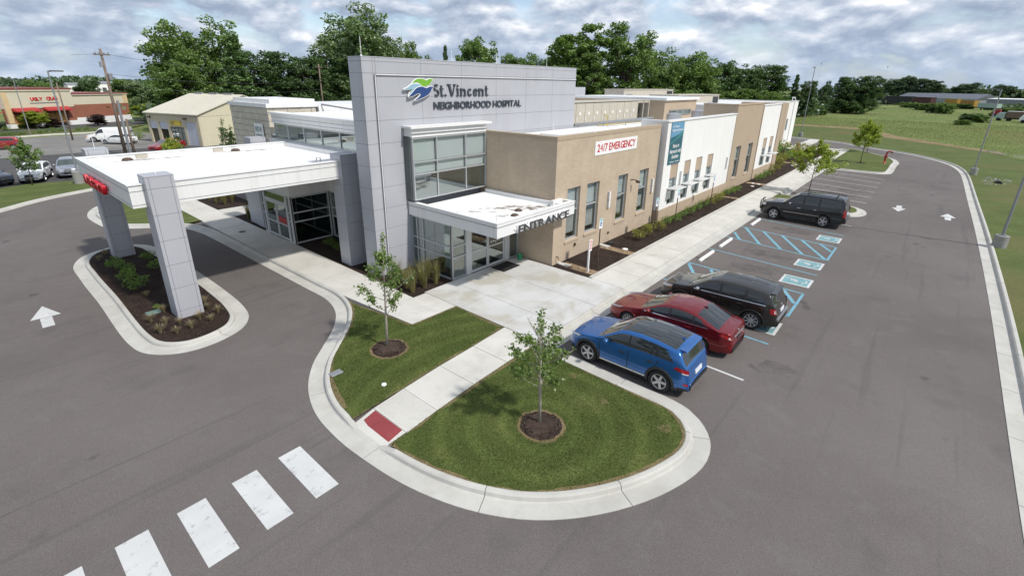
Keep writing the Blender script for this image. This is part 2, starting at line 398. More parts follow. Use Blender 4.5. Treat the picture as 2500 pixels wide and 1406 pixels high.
MT['galv'] = M_flat('galvanised', (0.25, 0.26, 0.275), 0.5, 0.2)
MT['rust'] = M_flat('rust', (0.085, 0.055, 0.04), 0.8, 0.0, 0.3, 20.0)
MT['red_sign'] = M_flat('red_sign', (0.52, 0.012, 0.028), 0.35)
MT['letter_dark'] = M_flat('letter_dark', (0.045, 0.055, 0.072), 0.5)
MT['letter_entrance'] = M_flat('letter_entrance', (0.055, 0.055, 0.06), 0.5)
MT['red_paint'] = M_flat('red_paint', (0.42, 0.025, 0.02), 0.45, 0.0, 0.1, 8.0)
MT['tactile'] = M_ground('tactile', [(0.3, (0.22, 0.045, 0.05)), (0.7, (0.30, 0.065, 0.068))], 1.5, 40.0, 0.25, 0.85, 0.5, 0.01)
MT['hvac'] = M_flat('hvac', (0.44, 0.405, 0.335), 0.6, 0.0, 0.05)
MT['white'] = M_flat('white_paint', (0.80, 0.80, 0.79), 0.5, 0.0, 0.02)
MT['cream'] = M_flat('cream', (0.66, 0.60, 0.44), 0.7, 0.0, 0.04)
MT['cream_wall'] = M_flat('cream_wall', (0.53, 0.475, 0.34), 0.7, 0.0, 0.04)
MT['cream_roof'] = M_flat('cream_roof', (0.60, 0.56, 0.45), 0.5, 0.0, 0.04)
MT['wood_pole'] = M_ground('wood_pole', [(0.3, (0.14, 0.105, 0.08)), (0.7, (0.25, 0.20, 0.16))], 1.0, 12.0, 0.3, 0.9, 0.5, 0.02)
MT['bark'] = M_ground('bark', [(0.3, (0.10, 0.08, 0.065)), (0.7, (0.19, 0.16, 0.135))], 4.0, 30.0, 0.35, 0.9, 0.6, 0.02)
MT['bark_pale'] = M_ground('bark_pale', [(0.3, (0.30, 0.265, 0.22)), (0.7, (0.45, 0.405, 0.345))], 6.0, 40.0, 0.25, 0.9, 0.5, 0.01)
def M_leaf(name, c1, c2, c3, trans=0.35, clump=0.35, extra=None):
    """leaves: a colour per leaf (random per island) and per clump"""
    m, t, b = newmat(name); n = t.nodes; n.remove(b)
    o = [x for x in n if x.type == 'OUTPUT_MATERIAL'][0]
    g = n.new('ShaderNodeNewGeometry')
    c = ramp(t, g.outputs['Random Per Island'], [(0.0, c1), (0.55, c2), (1.0, c3)])
    k = ramp(t, noise(t, clump, 3.0, 0.6), [(0.3, 0.72), (0.7, 1.22)])
    c = mix(t, 1.0, c, k, 'MULTIPLY')
    if extra: c = extra(t, c)
    d = n.new('ShaderNodeBsdfDiffuse'); tl = n.new('ShaderNodeBsdfTranslucent'); gl = n.new('ShaderNodeBsdfGlossy')
    gl.inputs['Roughness'].default_value = 0.45; gl.inputs['Color'].default_value = (0.8, 0.85, 0.8, 1)
    t.links.new(c, d.inputs[0]); t.links.new(mix(t, 1.0, c, (1.15, 1.25, 0.55), 'MULTIPLY'), tl.inputs[0])
    m1 = n.new('ShaderNodeMixShader'); m1.inputs[0].default_value = trans
    m2 = n.new('ShaderNodeMixShader'); m2.inputs[0].default_value = 0.04
    t.links.new(d.outputs[0], m1.inputs[1]); t.links.new(tl.outputs[0], m1.inputs[2])
    t.links.new(m1.outputs[0], m2.inputs[1]); t.links.new(gl.outputs[0], m2.inputs[2])
    t.links.new(m2.outputs[0], o.inputs['Surface'])
    return m
MT['leaf_mid'] = M_leaf('leaf_mid', (0.095, 0.157, 0.042), (0.147, 0.231, 0.064), (0.231, 0.330, 0.095))
MT['leaf_dark'] = M_leaf('leaf_dark', (0.056, 0.101, 0.035), (0.086, 0.147, 0.051), (0.131, 0.204, 0.072), 0.25)
MT['leaf_far'] = M_leaf('leaf_far', (0.068, 0.113, 0.061), (0.097, 0.150, 0.077), (0.134, 0.191, 0.097), 0.25, 0.1)  # lighter leaf colour, with the fade of distance haze painted in
MT['leaf_silver'] = M_leaf('leaf_silver', (0.110, 0.173, 0.071), (0.173, 0.253, 0.106), (0.283, 0.354, 0.181), 0.3)
MT['leaf_pine'] = M_leaf('leaf_pine', (0.074, 0.131, 0.047), (0.121, 0.205, 0.069), (0.185, 0.277, 0.095), 0.2)
MT['leaf_young'] = M_leaf('leaf_young', (0.104, 0.164, 0.037), (0.146, 0.224, 0.051), (0.232, 0.310, 0.085), 0.4, 1.2)
MT['leaf_lime'] = M_leaf('leaf_lime', (0.205, 0.269, 0.035), (0.300, 0.372, 0.048), (0.428, 0.475, 0.079), 0.45, 1.0)
MT['leaf_gold'] = M_leaf('leaf_gold', (0.143, 0.154, 0.022), (0.242, 0.242, 0.039), (0.330, 0.319, 0.066), 0.35, 2.0)
MT['leaf_shrub'] = M_leaf('leaf_shrub', (0.091, 0.172, 0.030), (0.151, 0.253, 0.045), (0.243, 0.344, 0.070), 0.35, 2.0)
MT['leaf_purple'] = M_leaf('leaf_purple', (0.050, 0.030, 0.028), (0.070, 0.042, 0.036), (0.085, 0.055, 0.050), 0.2, 1.0)
MT['blade'] = M_leaf('blade', (0.068, 0.108, 0.024), (0.102, 0.148, 0.035), (0.158, 0.196, 0.062), 0.3, 0.7, mow)
MT['reed'] = M_leaf('reed', (0.13, 0.14, 0.045), (0.21, 0.20, 0.075), (0.36, 0.28, 0.14), 0.3, 2.0)
MT['strawgrass'] = M_leaf('strawgrass', (0.20, 0.155, 0.09), (0.30, 0.245, 0.155), (0.42, 0.36, 0.25), 0.3, 2.0)
MT['tuft'] = M_leaf('tuft', (0.125, 0.160, 0.045), (0.155, 0.190, 0.058), (0.200, 0.222, 0.080), 0.5, 0.05)
# ================================================================== GROUND
def smooth_path(pts, step=0.25, closed=False):
    P = [Vector((p[0], p[1])) for p in pts]; n = len(P); outp = []
    rngi = range(n if closed else n-1)
    for i in rngi:
        p0 = P[(i-1) % n] if closed or i > 0 else P[0]*2-P[1]
        p1 = P[i]; p2 = P[(i+1) % n]
        p3 = P[(i+2) % n] if closed or i+2 < n else P[-1]*2-P[-2]
        L = (p2-p1).length; k = max(1, int(L/step))
        d01 = max((p1-p0).length, 1e-4)**0.5; d12 = max(L, 1e-4)**0.5; d23 = max((p3-p2).length, 1e-4)**0.5
        m1 = (p1-p0)/d01 - (p2-p0)/(d01+d12) + (p2-p1)/d12
        m2 = (p2-p1)/d12 - (p3-p1)/(d12+d23) + (p3-p2)/d23
        m1 *= d12; m2 *= d12
        for j in range(k):
            t = j/k; t2 = t*t; t3 = t2*t
            outp.append(p1*(2*t3-3*t2+1) + m1*(t3-2*t2+t) + p2*(-2*t3+3*t2) + m2*(t3-t2))
    if not closed: outp.append(P[-1])
    return outp
def offsets(path, closed=False):
    n = len(path); N = []
    for i in range(n):
        a = path[(i-1) % n] if closed or i > 0 else path[i]
        b = path[(i+1) % n] if closed or i < n-1 else path[i]
        d = (b-a).normalized(); N.append(Vector((-d.y, d.x)))
    return N
KPROF = [(0.0, -0.06), (0.0, 0.016), (0.43, 0.006), (0.47, 0.020), (0.495, 0.115), (0.535, 0.148), (0.62, 0.150), (0.65, 0.138), (0.655, -0.06)]
def kerb(name, pts, closed=False, seglen=3.0, prof=KPROF, hfun=None, step=0.25, back=0.655):
    path = smooth_path(pts, step, closed); N = offsets(path, closed)
    root = empty(name, (path[0].x, path[0].y, 0)); struct(root)
    n = len(path); per = max(2, int(seglen/step)); i = 0; total = n if closed else n-1
    while i < total:
        j = min(i+per, total)
        if total - j < per//2: j = total
        m = MB(); rows = []
        for k in range(i, j+1):
            p = path[k % n]; nn = N[k % n]
            if k in (i, j):      # a sawn joint between two pours
                q = path[(k+1) % n] if k == i else path[k-1]
                p = p + (q-p).normalized()*0.009
            h = hfun(p.x, p.y) if hfun else 1.0
            rows.append([(p.x+nn.x*o, p.y+nn.y*o, (z if z <= 0.016 else 0.016+(z-0.016)*h)) for o, z in prof])
        c = len(prof); vs = [v for r_ in rows for v in r_]
        fs = [(a*c+b, (a+1)*c+b, (a+1)*c+b+1, a*c+b+1) for a in range(len(rows)-1) for b in range(c-1)]
        fs += [tuple(range(c)), tuple((len(rows)-1)*c+b for b in range(c-1, -1, -1))]
        m.add(vs, fs); m.build('kerb_segment', MT['kerb'], root)
        i = j
    return path, [Vector((p.x+q.x*back, p.y+q.y*back)) for p, q in zip(path, N)]

ground = struct(MB().sheet([(-2500,-2500),(2500,-2500),(2500,2500),(-2500,2500)], -0.06).build('ground', MT['meadow']))
rk = [(-40,-3.45),(-10,-3.45),(12,-3.42),(28.5,-3.6),(43,-3.6),(56,-3.48),(72.4,-3.32),(75.4,-3.2),(78.5,-2.92),(82.7,-2.17),(87.3,-0.4),(91.8,2.4),(95.7,6.6),(98.6,9.4),(101.0,11.2),(103.4,14.6),(105.2,18.5),(106.8,24),(107,34)]
apoly = [(p.x, p.y) for p in smooth_path(rk, 1.0)] + [(107,60),(15,60),(7.2,53.6),(3.7,51.4),(1.1,48.9),(-6,43.5),(-40,30)]
struct(MB().sheet(apoly, 0.0).build('asphalt_drive', MT['asphalt']))
struct(MB().sheet([(-30,60.2),(-4,56.5),(1.8,59.4),(3.5,60.3),(7.9,59.2),(14,61.5),(30,64),(30,84),(-30,84)], -0.02).build('car_lot', MT['asphalt_dark']))
struct(MB().sheet([(-30,83),(26,83),(26,100),(22,112),(5,108.5),(-30,104)], -0.014).build('car_lot_pale', MT['lot_pale']))
struct(MB().sheet([(-40,117),(6,119.5),(14,123),(30,130),(45,139),(60,150),(60,160),(30,145),(14,134),(6,128.5),(-40,124)], -0.03).build('street', MT['asphalt_dark']))
verge = [(110,-80),(40,-80),(-40,-80)] + [(p.x, p.y-0.66) for p in smooth_path(rk[:10], 1.0)] + [(88.0,-1.1),(92.4,1.8),(96.3,6.0),(99.2,8.9),(101.6,10.8),(104.0,14.3),(105.9,18.3),(107.5,24),(107.7,60),(143,60),(141,26.7),(139.5,13.5),(121,7.0),(106.5,-5.4),(101,-8.3),(95,-10.5),(84,-18),(72,-40)]
struct(MB().sheet(verge, 0.05).build('mown_verge', MT['verge']))
dry = [(141,27),(143.5,34),(147,33),(146,20),(144,12),(125,5.0),(112,-3.6),(106,-8.3),(101,-8.6),(106.5,-5.2),(121,7.2),(139,13.6)]
struct(MB().sheet(dry, 0.06).build('dry_grass_strip', MT['drygrass']))

kerb('kerb', rk, seglen=3.0, prof=[(-o, z) for o, z in KPROF], back=-0.655, step=0.5)
isl = [(2.59,31.66),(2.45,29.0),(2.46,25.2),(2.43,20.2),(2.6,19.15),(3.0,18.5),(3.66,18.06),(4.55,18.0),(5.6,18.42),(6.2,19.25),(6.46,20.5),(6.56,23.0),(6.53,26.2),(6.30,31.0),(6.15,32.4),(5.6,33.45),(4.5,33.82),(3.3,33.2)]
_, isl_in = kerb('island_kerb', isl, closed=True)
struct(MB().sheet([(p.x,p.y) for p in isl_in], 0.125).build('island_mulch_bed', MT['mulch']))
def ramp_h(x, y):
    if x < 7 and 8.6 < y < 10.6: return 0.06 + 0.94*max(0, min(1, (abs(y-9.62)-0.72)/0.28))
    return 1.0
main = [(7.2,47.6),(5.7,45.6),(5.0,43.2),(5.0,40.6),(5.3,38.7),(6.4,37.3),(7.6,36.3),(8.5,35.1),(8.9,33.2),(9.0,31),(9.09,24.6),(9.14,20.5),(9.14,18.4),(8.74,17.0),(7.97,15.85),(7.0,14.87),(6.23,14.1),(5.54,13.1),(5.15,12.2),(4.94,11.37),(4.86,10.5),(4.85,9.8),(4.92,8.8),(5.03,7.9),(5.2,7.1),(5.48,6.23),(5.82,5.5),(6.19,4.91),(6.62,4.4),(7.18,3.89),(7.84,3.42),(8.48,3.06),(9.21,2.75),(10.06,2.51),(10.7,2.46),(11.3,2.58),(11.75,2.82),(12.15,3.2),(12.4,3.6),(12.52,4.1),(12.53,5.0),(12.55,6.5),(12.58,7.9)]
mo, mi_ = kerb('lawn_kerb', main, hfun=ramp_h)
KP2 = [(0.0,-0.06),(0.0,0.016),(0.52,0.008),(0.56,0.02),(0.585,0.11),(0.62,0.132),(0.70,0.132),(0.70,-0.06)]
fac = [(12.55,8.54),(16,8.54),(24,8.54),(42.0,8.55)]
kerb('walk_kerb', fac, prof=KP2, step=0.5)
nose = [(42.05,8.55),(42.2,7.6),(42.35,4.4),(42.8,3.1),(43.6,2.6),(44.6,2.5),(45.8,2.8),(46.7,3.6),(47.2,4.6),(47.6,7.6),(47.7,8.55)]
_, nose_in = kerb('end_island_kerb', nose)
kerb('walk_kerb', [(47.75,8.55),(56,8.55),(67.0,8.6)], prof=KP2, step=0.5)
fi = [(67.4,8.6),(67.3,5),(67.5,3.5),(68.3,2.75),(70,2.58),(76,2.6),(79.5,2.55),(81.5,2.8),(83.6,3.3),(86,4.4),(89.3,6.2),(91.8,7.8),(92.9,9.0),(92.6,10.3),(90.5,11.0),(88.3,10.9)]
_, fi_in = kerb('far_island_kerb', fi)
kerb('lot_kerb', [(-8,42.2),(-3,45.5),(1.1,48.7),(3.7,51.25),(7.06,53.2),(12,55.6)], prof=[(0,-.06),(0,.016),(.12,.01),(.16,.12),(.2,.15),(.5,.15),(.5,-.06)])

LZ = 0.132
def lawn(name, poly, z=LZ): return struct(MB().sheet(poly, z).build(name, MT['lawn']))
i17 = min(range(len(mi_)), key=lambda k: (mi_[k]-Vector((9.57,17.19))).length)
i104 = min(range(len(mi_)), key=lambda k: (mi_[k]-Vector((5.45,10.42))).length)
i88 = min(range(len(mi_)), key=lambda k: (mi_[k]-Vector((5.50,8.80))).length)
lawn1 = [(p.x,p.y) for p in mi_[i17:i104+1]] + [(7.3,10.56),(8.9,10.68),(10.55,10.76),(12.3,10.86),(12.38,13.6),(10.09,13.67),(9.75,15.9)]
lawn2 = [(p.x,p.y) for p in mi_[i88:]] + [(11.95,8.6),(11.9,9.17),(10.58,9.15),(8.95,9.09),(7.32,8.98)]
i47 = 0
i36 = min(range(len(mi_)), key=lambda k: (mi_[k]-Vector((9.45,35.9))).length)
lawn3 = [(p.x,p.y) for p in mi_[0:i36+1]] + [(9.8,36.0),(9.75,40.0),(9.7,48)]
lawn('lawn', lawn1); lawn('lawn', lawn2); lawn('lawn', lawn3)
lawn('lawn', [(p.x,p.y) for p in nose_in] + [(47.0,9.3),(42.7,9.3)])
lawn('lawn', [(p.x,p.y) for p in fi_in] + [(86.2,9.5),(72.0,9.2),(68.1,9.2)])
lawn('lot_lawn', [(-8,42.7),(-3,46),(0.9,49.1),(3.5,51.65),(6.9,53.6),(12,56.1),(14,61),(7.9,59.0),(3.5,60.1),(1.8,59.2),(-4,56.3),(-12,54)], 0.10)

# sidewalks: one slab per pour, joints open between them
def slabs(name, cells, mat, z=0.135, gap=0.008):
    root = empty(name, (cells[0][0][0], cells[0][0][1], 0)); struct(root)
    for c in cells:
        cx = sum(p[0] for p in c)/len(c); cy = sum(p[1] for p in c)/len(c)
        q = []
        for x, y in c:
            d = math.hypot(x-cx, y-cy); k = max(0.0, 1-1.4*gap/d); q.append((cx+(x-cx)*k, cy+(y-cy)*k))
        MB().prism(q, -0.05, z + random.uniform(-0.002, 0.002)).build('slab', mat, root)
    return root
def rect(x0, x1, y0, y1): return [(x0,y0),(x1,y0),(x1,y1),(x0,y1)]
xs = [12.38,14.05,16.4,18.9]; ys = [9.24,11.0,13.38,15.72]
slabs('plaza_paving', [rect(xs[i],xs[i+1],ys[j],ys[j+1]) for i in range(3) for j in range(3)], MT['concrete_plaza'])
ew = slabs('entrance_walk', [[(6.15,8.86),(7.31,8.98),(7.31,10.55),(6.15,10.42)],[(7.31,8.98),(8.93,9.09),(8.90,10.68),(7.31,10.55)],[(8.93,9.09),(10.57,9.15),(10.54,10.75),(8.90,10.68)],[(10.57,9.15),(12.36,9.2),(12.36,10.86),(10.54,10.75)]], MT['concrete'])
side = [[(10.09,13.67),(12.37,13.62),(12.37,15.60),(9.92,15.62)],[(9.92,15.62),(11.68,15.62),(11.70,18.4),(9.72,18.4)]]
yy = 18.4
while yy < 35.3:
    side.append(rect(9.73,11.70,yy,min(yy+2.05,35.5))); yy += 2.05
side += [rect(9.8,11.6,35.5,38.1), rect(9.8,11.6,38.1,42), rect(9.8,11.6,42,47), rect(11.6,14.2,35.5,38.1)]
slabs('drive_sidewalk', side, MT['concrete'])
fw = []; x = 18.9
while x < 90:
    x1 = min(x+1.75, 90.2); fw.append(rect(x, x1, 9.24, 10.98)); x = x1
slabs('front_sidewalk', fw, MT['concrete'])
slabs('front_sidewalk_edge', [rect(18.9+i*3.0, min(18.9+(i+1)*3.0, 84), 10.99, 11.14) for i in range(22)], MT['kerb'], 0.20)
slabs('far_walk', [rect(84.2,90.2,11.0,13.0), rect(84.8,89.5,13.0,15.0), rect(84.8,92,15.0,17.1), rect(90.3,104,15.2,17.0)], MT['concrete'])
def rz_(x): return 0.022 + 0.113*max(0.0, min(1.0, (x-5.50)/0.65))
m = MB(); P_ = [(5.46,8.83),(6.142,8.87),(6.142,10.41),(5.43,10.37)]
m.add([(x,y,-.05) for x,y in P_]+[(x,y,rz_(x)) for x,y in P_], [(3,2,1,0),(4,5,6,7),(0,1,5,4),(1,2,6,5),(2,3,7,6),(3,0,4,7)]); m.build('ramp_slab', MT['concrete'], ew)
# painted-red tactile plate and the grooved ramp behind it
tp = empty('tactile_plate', (5.85,9.65,0.05)); tag(tp, 'dark red tactile warning plate set in the sidewalk ramp at the kerb', 'tactile plate')
P_ = [(5.66,9.02),(6.13,9.05),(6.13,10.30),(5.66,10.26)]; m = MB(); m.add([(x,y,rz_(x)+.001) for x,y in P_]+[(x,y,rz_(x)+.007) for x,y in P_], [(3,2,1,0),(4,5,6,7),(0,1,5,4),(1,2,6,5),(2,3,7,6),(3,0,4,7)]); m.build('plate', MT['tactile'], tp)
m = MB()
for i in range(5):
    for j in range(12):
        zq = rz_(5.72+i*0.088); m.lathe([(0.018,zq+.006),(0.012,zq+.013)], (5.72+i*0.088, 9.09+j*0.1, 0), 6)
m.build('dome', MT['tactile'], tp); tp.children[-1]['kind'] = 'stuff'
m = MB()
for i in range(17): m.box(6.24+i*0.062, 6.275+i*0.062, 8.93+i*0.006, 10.42+i*0.006, 0.132, 0.143)
rr = m.build('ramp_ridges', MT['concrete']); tag(rr, kind='structure')

# mulch beds
def bed(poly, z=0.128, mat='mulch'): return struct(MB().sheet(poly, z).build('mulch_bed', MT[mat]))
bed([(11.72,15.64),(14.15,15.73),(14.15,18.72),(11.72,18.72)]); bed([(11.72,18.72),(14.15,18.72),(14.15,26.4),(11.72,26.4)])
bed([(11.72,30.3),(14.3,30.3),(14.3,35.4),(11.66,35.4)]); bed([(11.66,38.2),(14.3,38.2),(14.3,43),(11.7,43)])
bed([(18.95,11.14),(68,11.14),(84.1,11.14),(84.1,13.2),(84.7,17.2),(61.6,17.2),(61.6,13.2),(18.95,13.5)], 0.125)
def blob(cx, cy, r, n=26, jit=0.06, seed=0):
    q = random.Random(seed); return [(cx+r*(1+q.uniform(-jit,jit))*math.cos(2*math.pi*k/n), cy+r*(1+q.uniform(-jit,jit))*math.sin(2*math.pi*k/n)) for k in range(n)]
ring1 = blob(8.42,12.84,0.60,30,0.05,1); ring2 = blob(8.80,6.36,0.58,30,0.05,2)
for k, (rg, cx, cy) in enumerate(((ring1,8.42,12.84),(ring2,8.80,6.36))):
    struct(MB().sheet([(cx+(x-cx)*1.16, cy+(y-cy)*1.16) for x,y in rg], LZ+0.004).build('worn_grass_ring', MT['deadgrass']))
    m = MB(); n = len(rg)
    m.add([(x,y,LZ+0.008) for x,y in rg] + [(cx+(x-cx)*0.4, cy+(y-cy)*0.4, LZ+0.07) for x,y in rg] + [(cx,cy,LZ+0.08)],
          [(i,(i+1)%n,n+(i+1)%n,n+i) for i in range(n)] + [(n+i,n+(i+1)%n,2*n) for i in range(n)])
    struct(m.build('mulch_ring', MT['mulch_worn'], smooth=True))
for cx, cy in ((75.2,6.24),(88.8,6.9),(44.8,7.0)): struct(MB().sheet(blob(cx,cy,0.6,20,0.06,3), LZ+0.005).build('mulch_ring', MT['mulch']))
# worn brown edge of the lawns along kerb and walks
def worn_edge(pts, wmin, wmax, side, seed):
    q = random.Random(seed); path = smooth_path(pts, 0.12); N = offsets(path); m = MB(); vs = []; w = (wmin+wmax)/2
    for p, nn in zip(path, N):
        w = min(wmax, max(wmin, w+q.uniform(-0.04,0.04)))
        for o in (0.0, w): vs.append((p.x+nn.x*o*side, p.y+nn.y*o*side, LZ+0.004))
    m.add(vs, [(2*i,2*i+2,2*i+3,2*i+1) for i in range(len(path)-1)])
    return tag(m.build('worn_lawn_edge', MT['deadgrass']), kind='structure')
worn_edge([(p.x,p.y) for p in mi_[i17:i104:3]], 0.02, 0.17, 1, 1)
worn_edge([(p.x,p.y) for p in mi_[i88::3]], 0.01, 0.10, 1, 2)
worn_edge([(5.5,10.44),(7.3,10.58),(8.9,10.70),(10.55,10.78),(12.2,10.88)], 0.0, 0.10, 1, 3)
worn_edge([(5.6,8.80),(7.32,8.96),(8.95,9.07),(10.58,9.13),(11.8,9.15)], 0.01, 0.13, -1, 4)
worn_edge([(12.33,10.9),(12.36,13.55)], 0.02, 0.16, 1, 5); worn_edge([(12.3,13.60),(10.15,13.65)], 0.02, 0.12, 1, 6); worn_edge([(10.07,13.7),(9.7,16.4),(9.55,17.0)], 0.05, 0.28, 1, 7)
for k, (cx, cy, r_) in enumerate(((11.4,7.0,.12),(10.9,5.6,.13),(11.0,3.75,.16))): struct(MB().sheet(blob(cx,cy,r_,18,0.45,20+k), LZ+0.004).build('bare_patch', MT['thin_grass']))
# grass blades over the near lawns
from mathutils.geometry import tessellate_polygon
def pts_in_poly(poly, n, rs):
    P = np.array(poly); lo, hi = P.min(0), P.max(0); outp = []
    while sum(len(o) for o in outp) < n:
        q = rs.uniform(lo, hi, (n*2, 2)); ins = np.zeros(len(q), bool); j = len(P)-1
        for i in range(len(P)):
            c = ((P[i,1] > q[:,1]) != (P[j,1] > q[:,1])) & (q[:,0] < (P[j,0]-P[i,0])*(q[:,1]-P[i,1])/(P[j,1]-P[i,1]+1e-12)+P[i,0]); ins ^= c; j = i
        outp.append(q[ins])
    return np.concatenate(outp)[:n]
def tri_mesh(name, V, mat, parent=None, nper=3, origin=(0,0,0)):
    """V: (n, nper, 3) separate little faces"""
    n = len(V); me = bpy.data.meshes.new(name); V = V - np.array(origin)
    me.vertices.add(n*nper); me.vertices.foreach_set('co', V.reshape(-1).astype(np.float32))
    me.loops.add(n*nper); me.loops.foreach_set('vertex_index', np.arange(n*nper, dtype=np.int32))
    me.polygons.add(n); me.polygons.foreach_set('loop_start', np.arange(0, n*nper, nper, dtype=np.int32))
    me.materials.append(mat); me.update(calc_edges=True)
    return me
def blades(poly, n, h0, h1, w, mat, name, label, z=LZ, seed=1, keep=None, lean=0.5):
    rs = np.random.default_rng(seed); q = pts_in_poly(poly, n, rs)
    if keep is not None: q = q[keep(q)]
    n = len(q); a = rs.uniform(0, 2*np.pi, n); h = rs.uniform(h0, h1, n); b = rs.uniform(0, 2*np.pi, n); l = rs.uniform(0, lean, n)*h
    base = np.column_stack([q, np.full(n, z)]); d = np.column_stack([np.cos(a)*w/2, np.sin(a)*w/2, np.zeros(n)])
    tip = base + np.column_stack([np.cos(b)*l, np.sin(b)*l, h])
    o = q.mean(0); me = tri_mesh(name, np.stack([base-d, base+d, tip], 1), mat, origin=(o[0], o[1], z))
    ob = link(bpy.data.objects.new(name, me), None, (o[0], o[1], z))
    return tag(ob, label, 'grass', kind='stuff')
def off_rings(q):
    k = np.ones(len(q), bool)
    for cx, cy, r_ in ((8.42,12.84,.64),(8.80,6.36,.62)): k &= (q[:,0]-cx)**2+(q[:,1]-cy)**2 > r_*r_
    return k
blades(lawn1, 62000, 0.015, 0.042, 0.012, MT['blade'], 'grass', 'short mown grass between the drive kerb and the entrance walk', seed=3, keep=off_rings)
blades(lawn2, 68000, 0.015, 0.042, 0.012, MT['blade'], 'grass', 'short mown grass on the pointed lawn beside the blue car', seed=4, keep=off_rings)
# taller meadow beyond the mown verge
mead = [(101,-9),(106.5,-5.4),(121,7.0),(139.5,13.5),(141,27),(143,60),(330,75),(330,-40),(240,-32),(150,-30),(105,-22)]
blades(mead, 50000, 0.10, 0.30, 0.05, MT['tuft'], 'meadow_grass', 'tall meadow grass in the open field behind the parking lot', z=-0.06, seed=5, lean=0.9)
blades([(101,-9),(106.5,-5.4),(121,7.0),(139.5,13.5),(141,27),(143,40),(190,40),(190,-20),(120,-24)], 45000, 0.08, 0.25, 0.04, MT['tuft'], 'meadow_grass', 'nearer meadow grass along the edge of the mown verge', z=-0.06, seed=6, lean=0.9)

# ------------------------------------------------------------------ painted markings
def mark(name, polys, mat, label, cat='marking', z=0.005, group=None):
    m = MB()
    for p in polys: m.sheet(p, z)
    return tag(m.build(name, mat), label, cat, group)
def stripe(a, b, w):
    a, b = Vector(a), Vector(b); d = (b-a).normalized(); n = Vector((-d.y, d.x))*w/2
    return [tuple(a-n), tuple(b-n), tuple(b+n), tuple(a+n)]
for i, x in enumerate((3.5, 2.40, 1.27, 0.17, -0.92)):
    nm = ('nearest the lawn kerb', 'second from the lawn kerb', 'third from the lawn kerb', 'fourth from the lawn kerb', 'cut by the bottom edge of the picture')[i]
    mark('crosswalk_bar', [[(x,8.78),(x+.57,8.78),(x+.56,10.68),(x-.01,10.68)]], MT['paint_white'], 'white painted crosswalk bar, the one ' + nm, group='crosswalk bars')
def arrow(name, tip, tail, label, hw=0.46, hl=1.45, sw=0.18):
    tip, tail = Vector(tip), Vector(tail); d = (tip-tail).normalized(); n = Vector((-d.y, d.x)); L = (tip-tail).length
    c = tip-d*hl; g = tip-d*(hl*0.94)
    mark(name, [[tuple(tip), tuple(c+n*hw), tuple(c-n*hw)], [tuple(c+n*sw-d*0.04), tuple(tail+n*sw), tuple(tail-n*sw), tuple(c-n*sw-d*0.04)]], MT['paint_white'], label, group='painted arrows')
arrow('lane_arrow', (0.83,26.6), (0.75,24.05), 'white painted arrow on the drive left of the canopy island')
arrow('lane_arrow', (47.3,0.75), (49.85,0.8), 'white lane arrow pointing toward the camera past the black car')
arrow('lane_arrow', (49.15,-2.2), (46.6,-2.2), 'white lane arrow pointing away beside the right kerb')
bl = MT['paint_blue']
def line(a, b, label, mat=bl, w=0.10): mark('parking_line', [stripe(a, b, w)], mat, label, 'parking line', group='parking lines')
line((37.35,8.5), (36.6,2.9), 'blue parking line beside the black car')
line((27.96,8.5), (27.37,2.85), 'blue parking line between the two empty accessible bays')
line((18.4,8.5), (18.17,2.86), 'blue parking line between the red car and the dark grey car')
line((15.3,8.5), (15.09,2.85), 'white parking line between the blue car and the red car', MT['paint_white'])
for i, (a, b) in enumerate((((65.3,8.4),(63.8,2.9)),((62.4,8.4),(60.85,2.95)),((59.3,8.4),(57.85,2.95)),((56.2,8.45),(54.8,2.93)),((53.1,8.45),(51.9,2.93)),((49.9,8.45),(49.0,2.93)))):
    line(a, b, 'white line of the empty far parking bays, ' + ('farthest, by the grass island','second farthest','third farthest','third nearest','second nearest','nearest, just behind the black car')[i], MT['paint_white'])
line((40.0,5.5), (39.65,2.87), 'white parking line showing behind the tail of the black car', MT['paint_white'])
def hatch(rec, lines, label):
    """an access aisle: outline and diagonals painted as one marking"""
    P = [stripe(rec[i], rec[i+1], 0.11) for i in range(len(rec)-1)]
    m = MB()
    for p in P: m.sheet(p, 0.005)
    for a, b in lines: m.sheet(stripe(a, b, 0.17), 0.009)
    tag(m.build('access_aisle', bl), label, 'parking line', 'access aisles')
hatch([(34.22,8.5),(33.41,2.88),(30.35,2.88),(31.14,8.52)], [((34.1,8.2),(30.86,6.48)),((34.05,7.1),(30.75,5.3)),((33.9,5.95),(30.6,4.15)),((33.7,4.8),(30.45,3.0)),((33.5,3.75),(32.2,2.95)),((32.5,8.45),(31.05,7.7))], 'blue hatched access aisle between empty accessible bays')
hatch([(24.78,8.52),(24.28,2.88),(21.2,2.88),(21.6,8.5)], [((24.6,8.4),(21.55,6.6)),((24.5,7.2),(21.45,5.4)),((24.4,5.9),(21.35,4.1)),((24.25,4.6),(21.3,3.0)),((24.2,3.7),(22.8,2.95))], 'blue hatched access aisle behind the dark grey car')
def bar(p, q, w): return stripe(p, q, w)
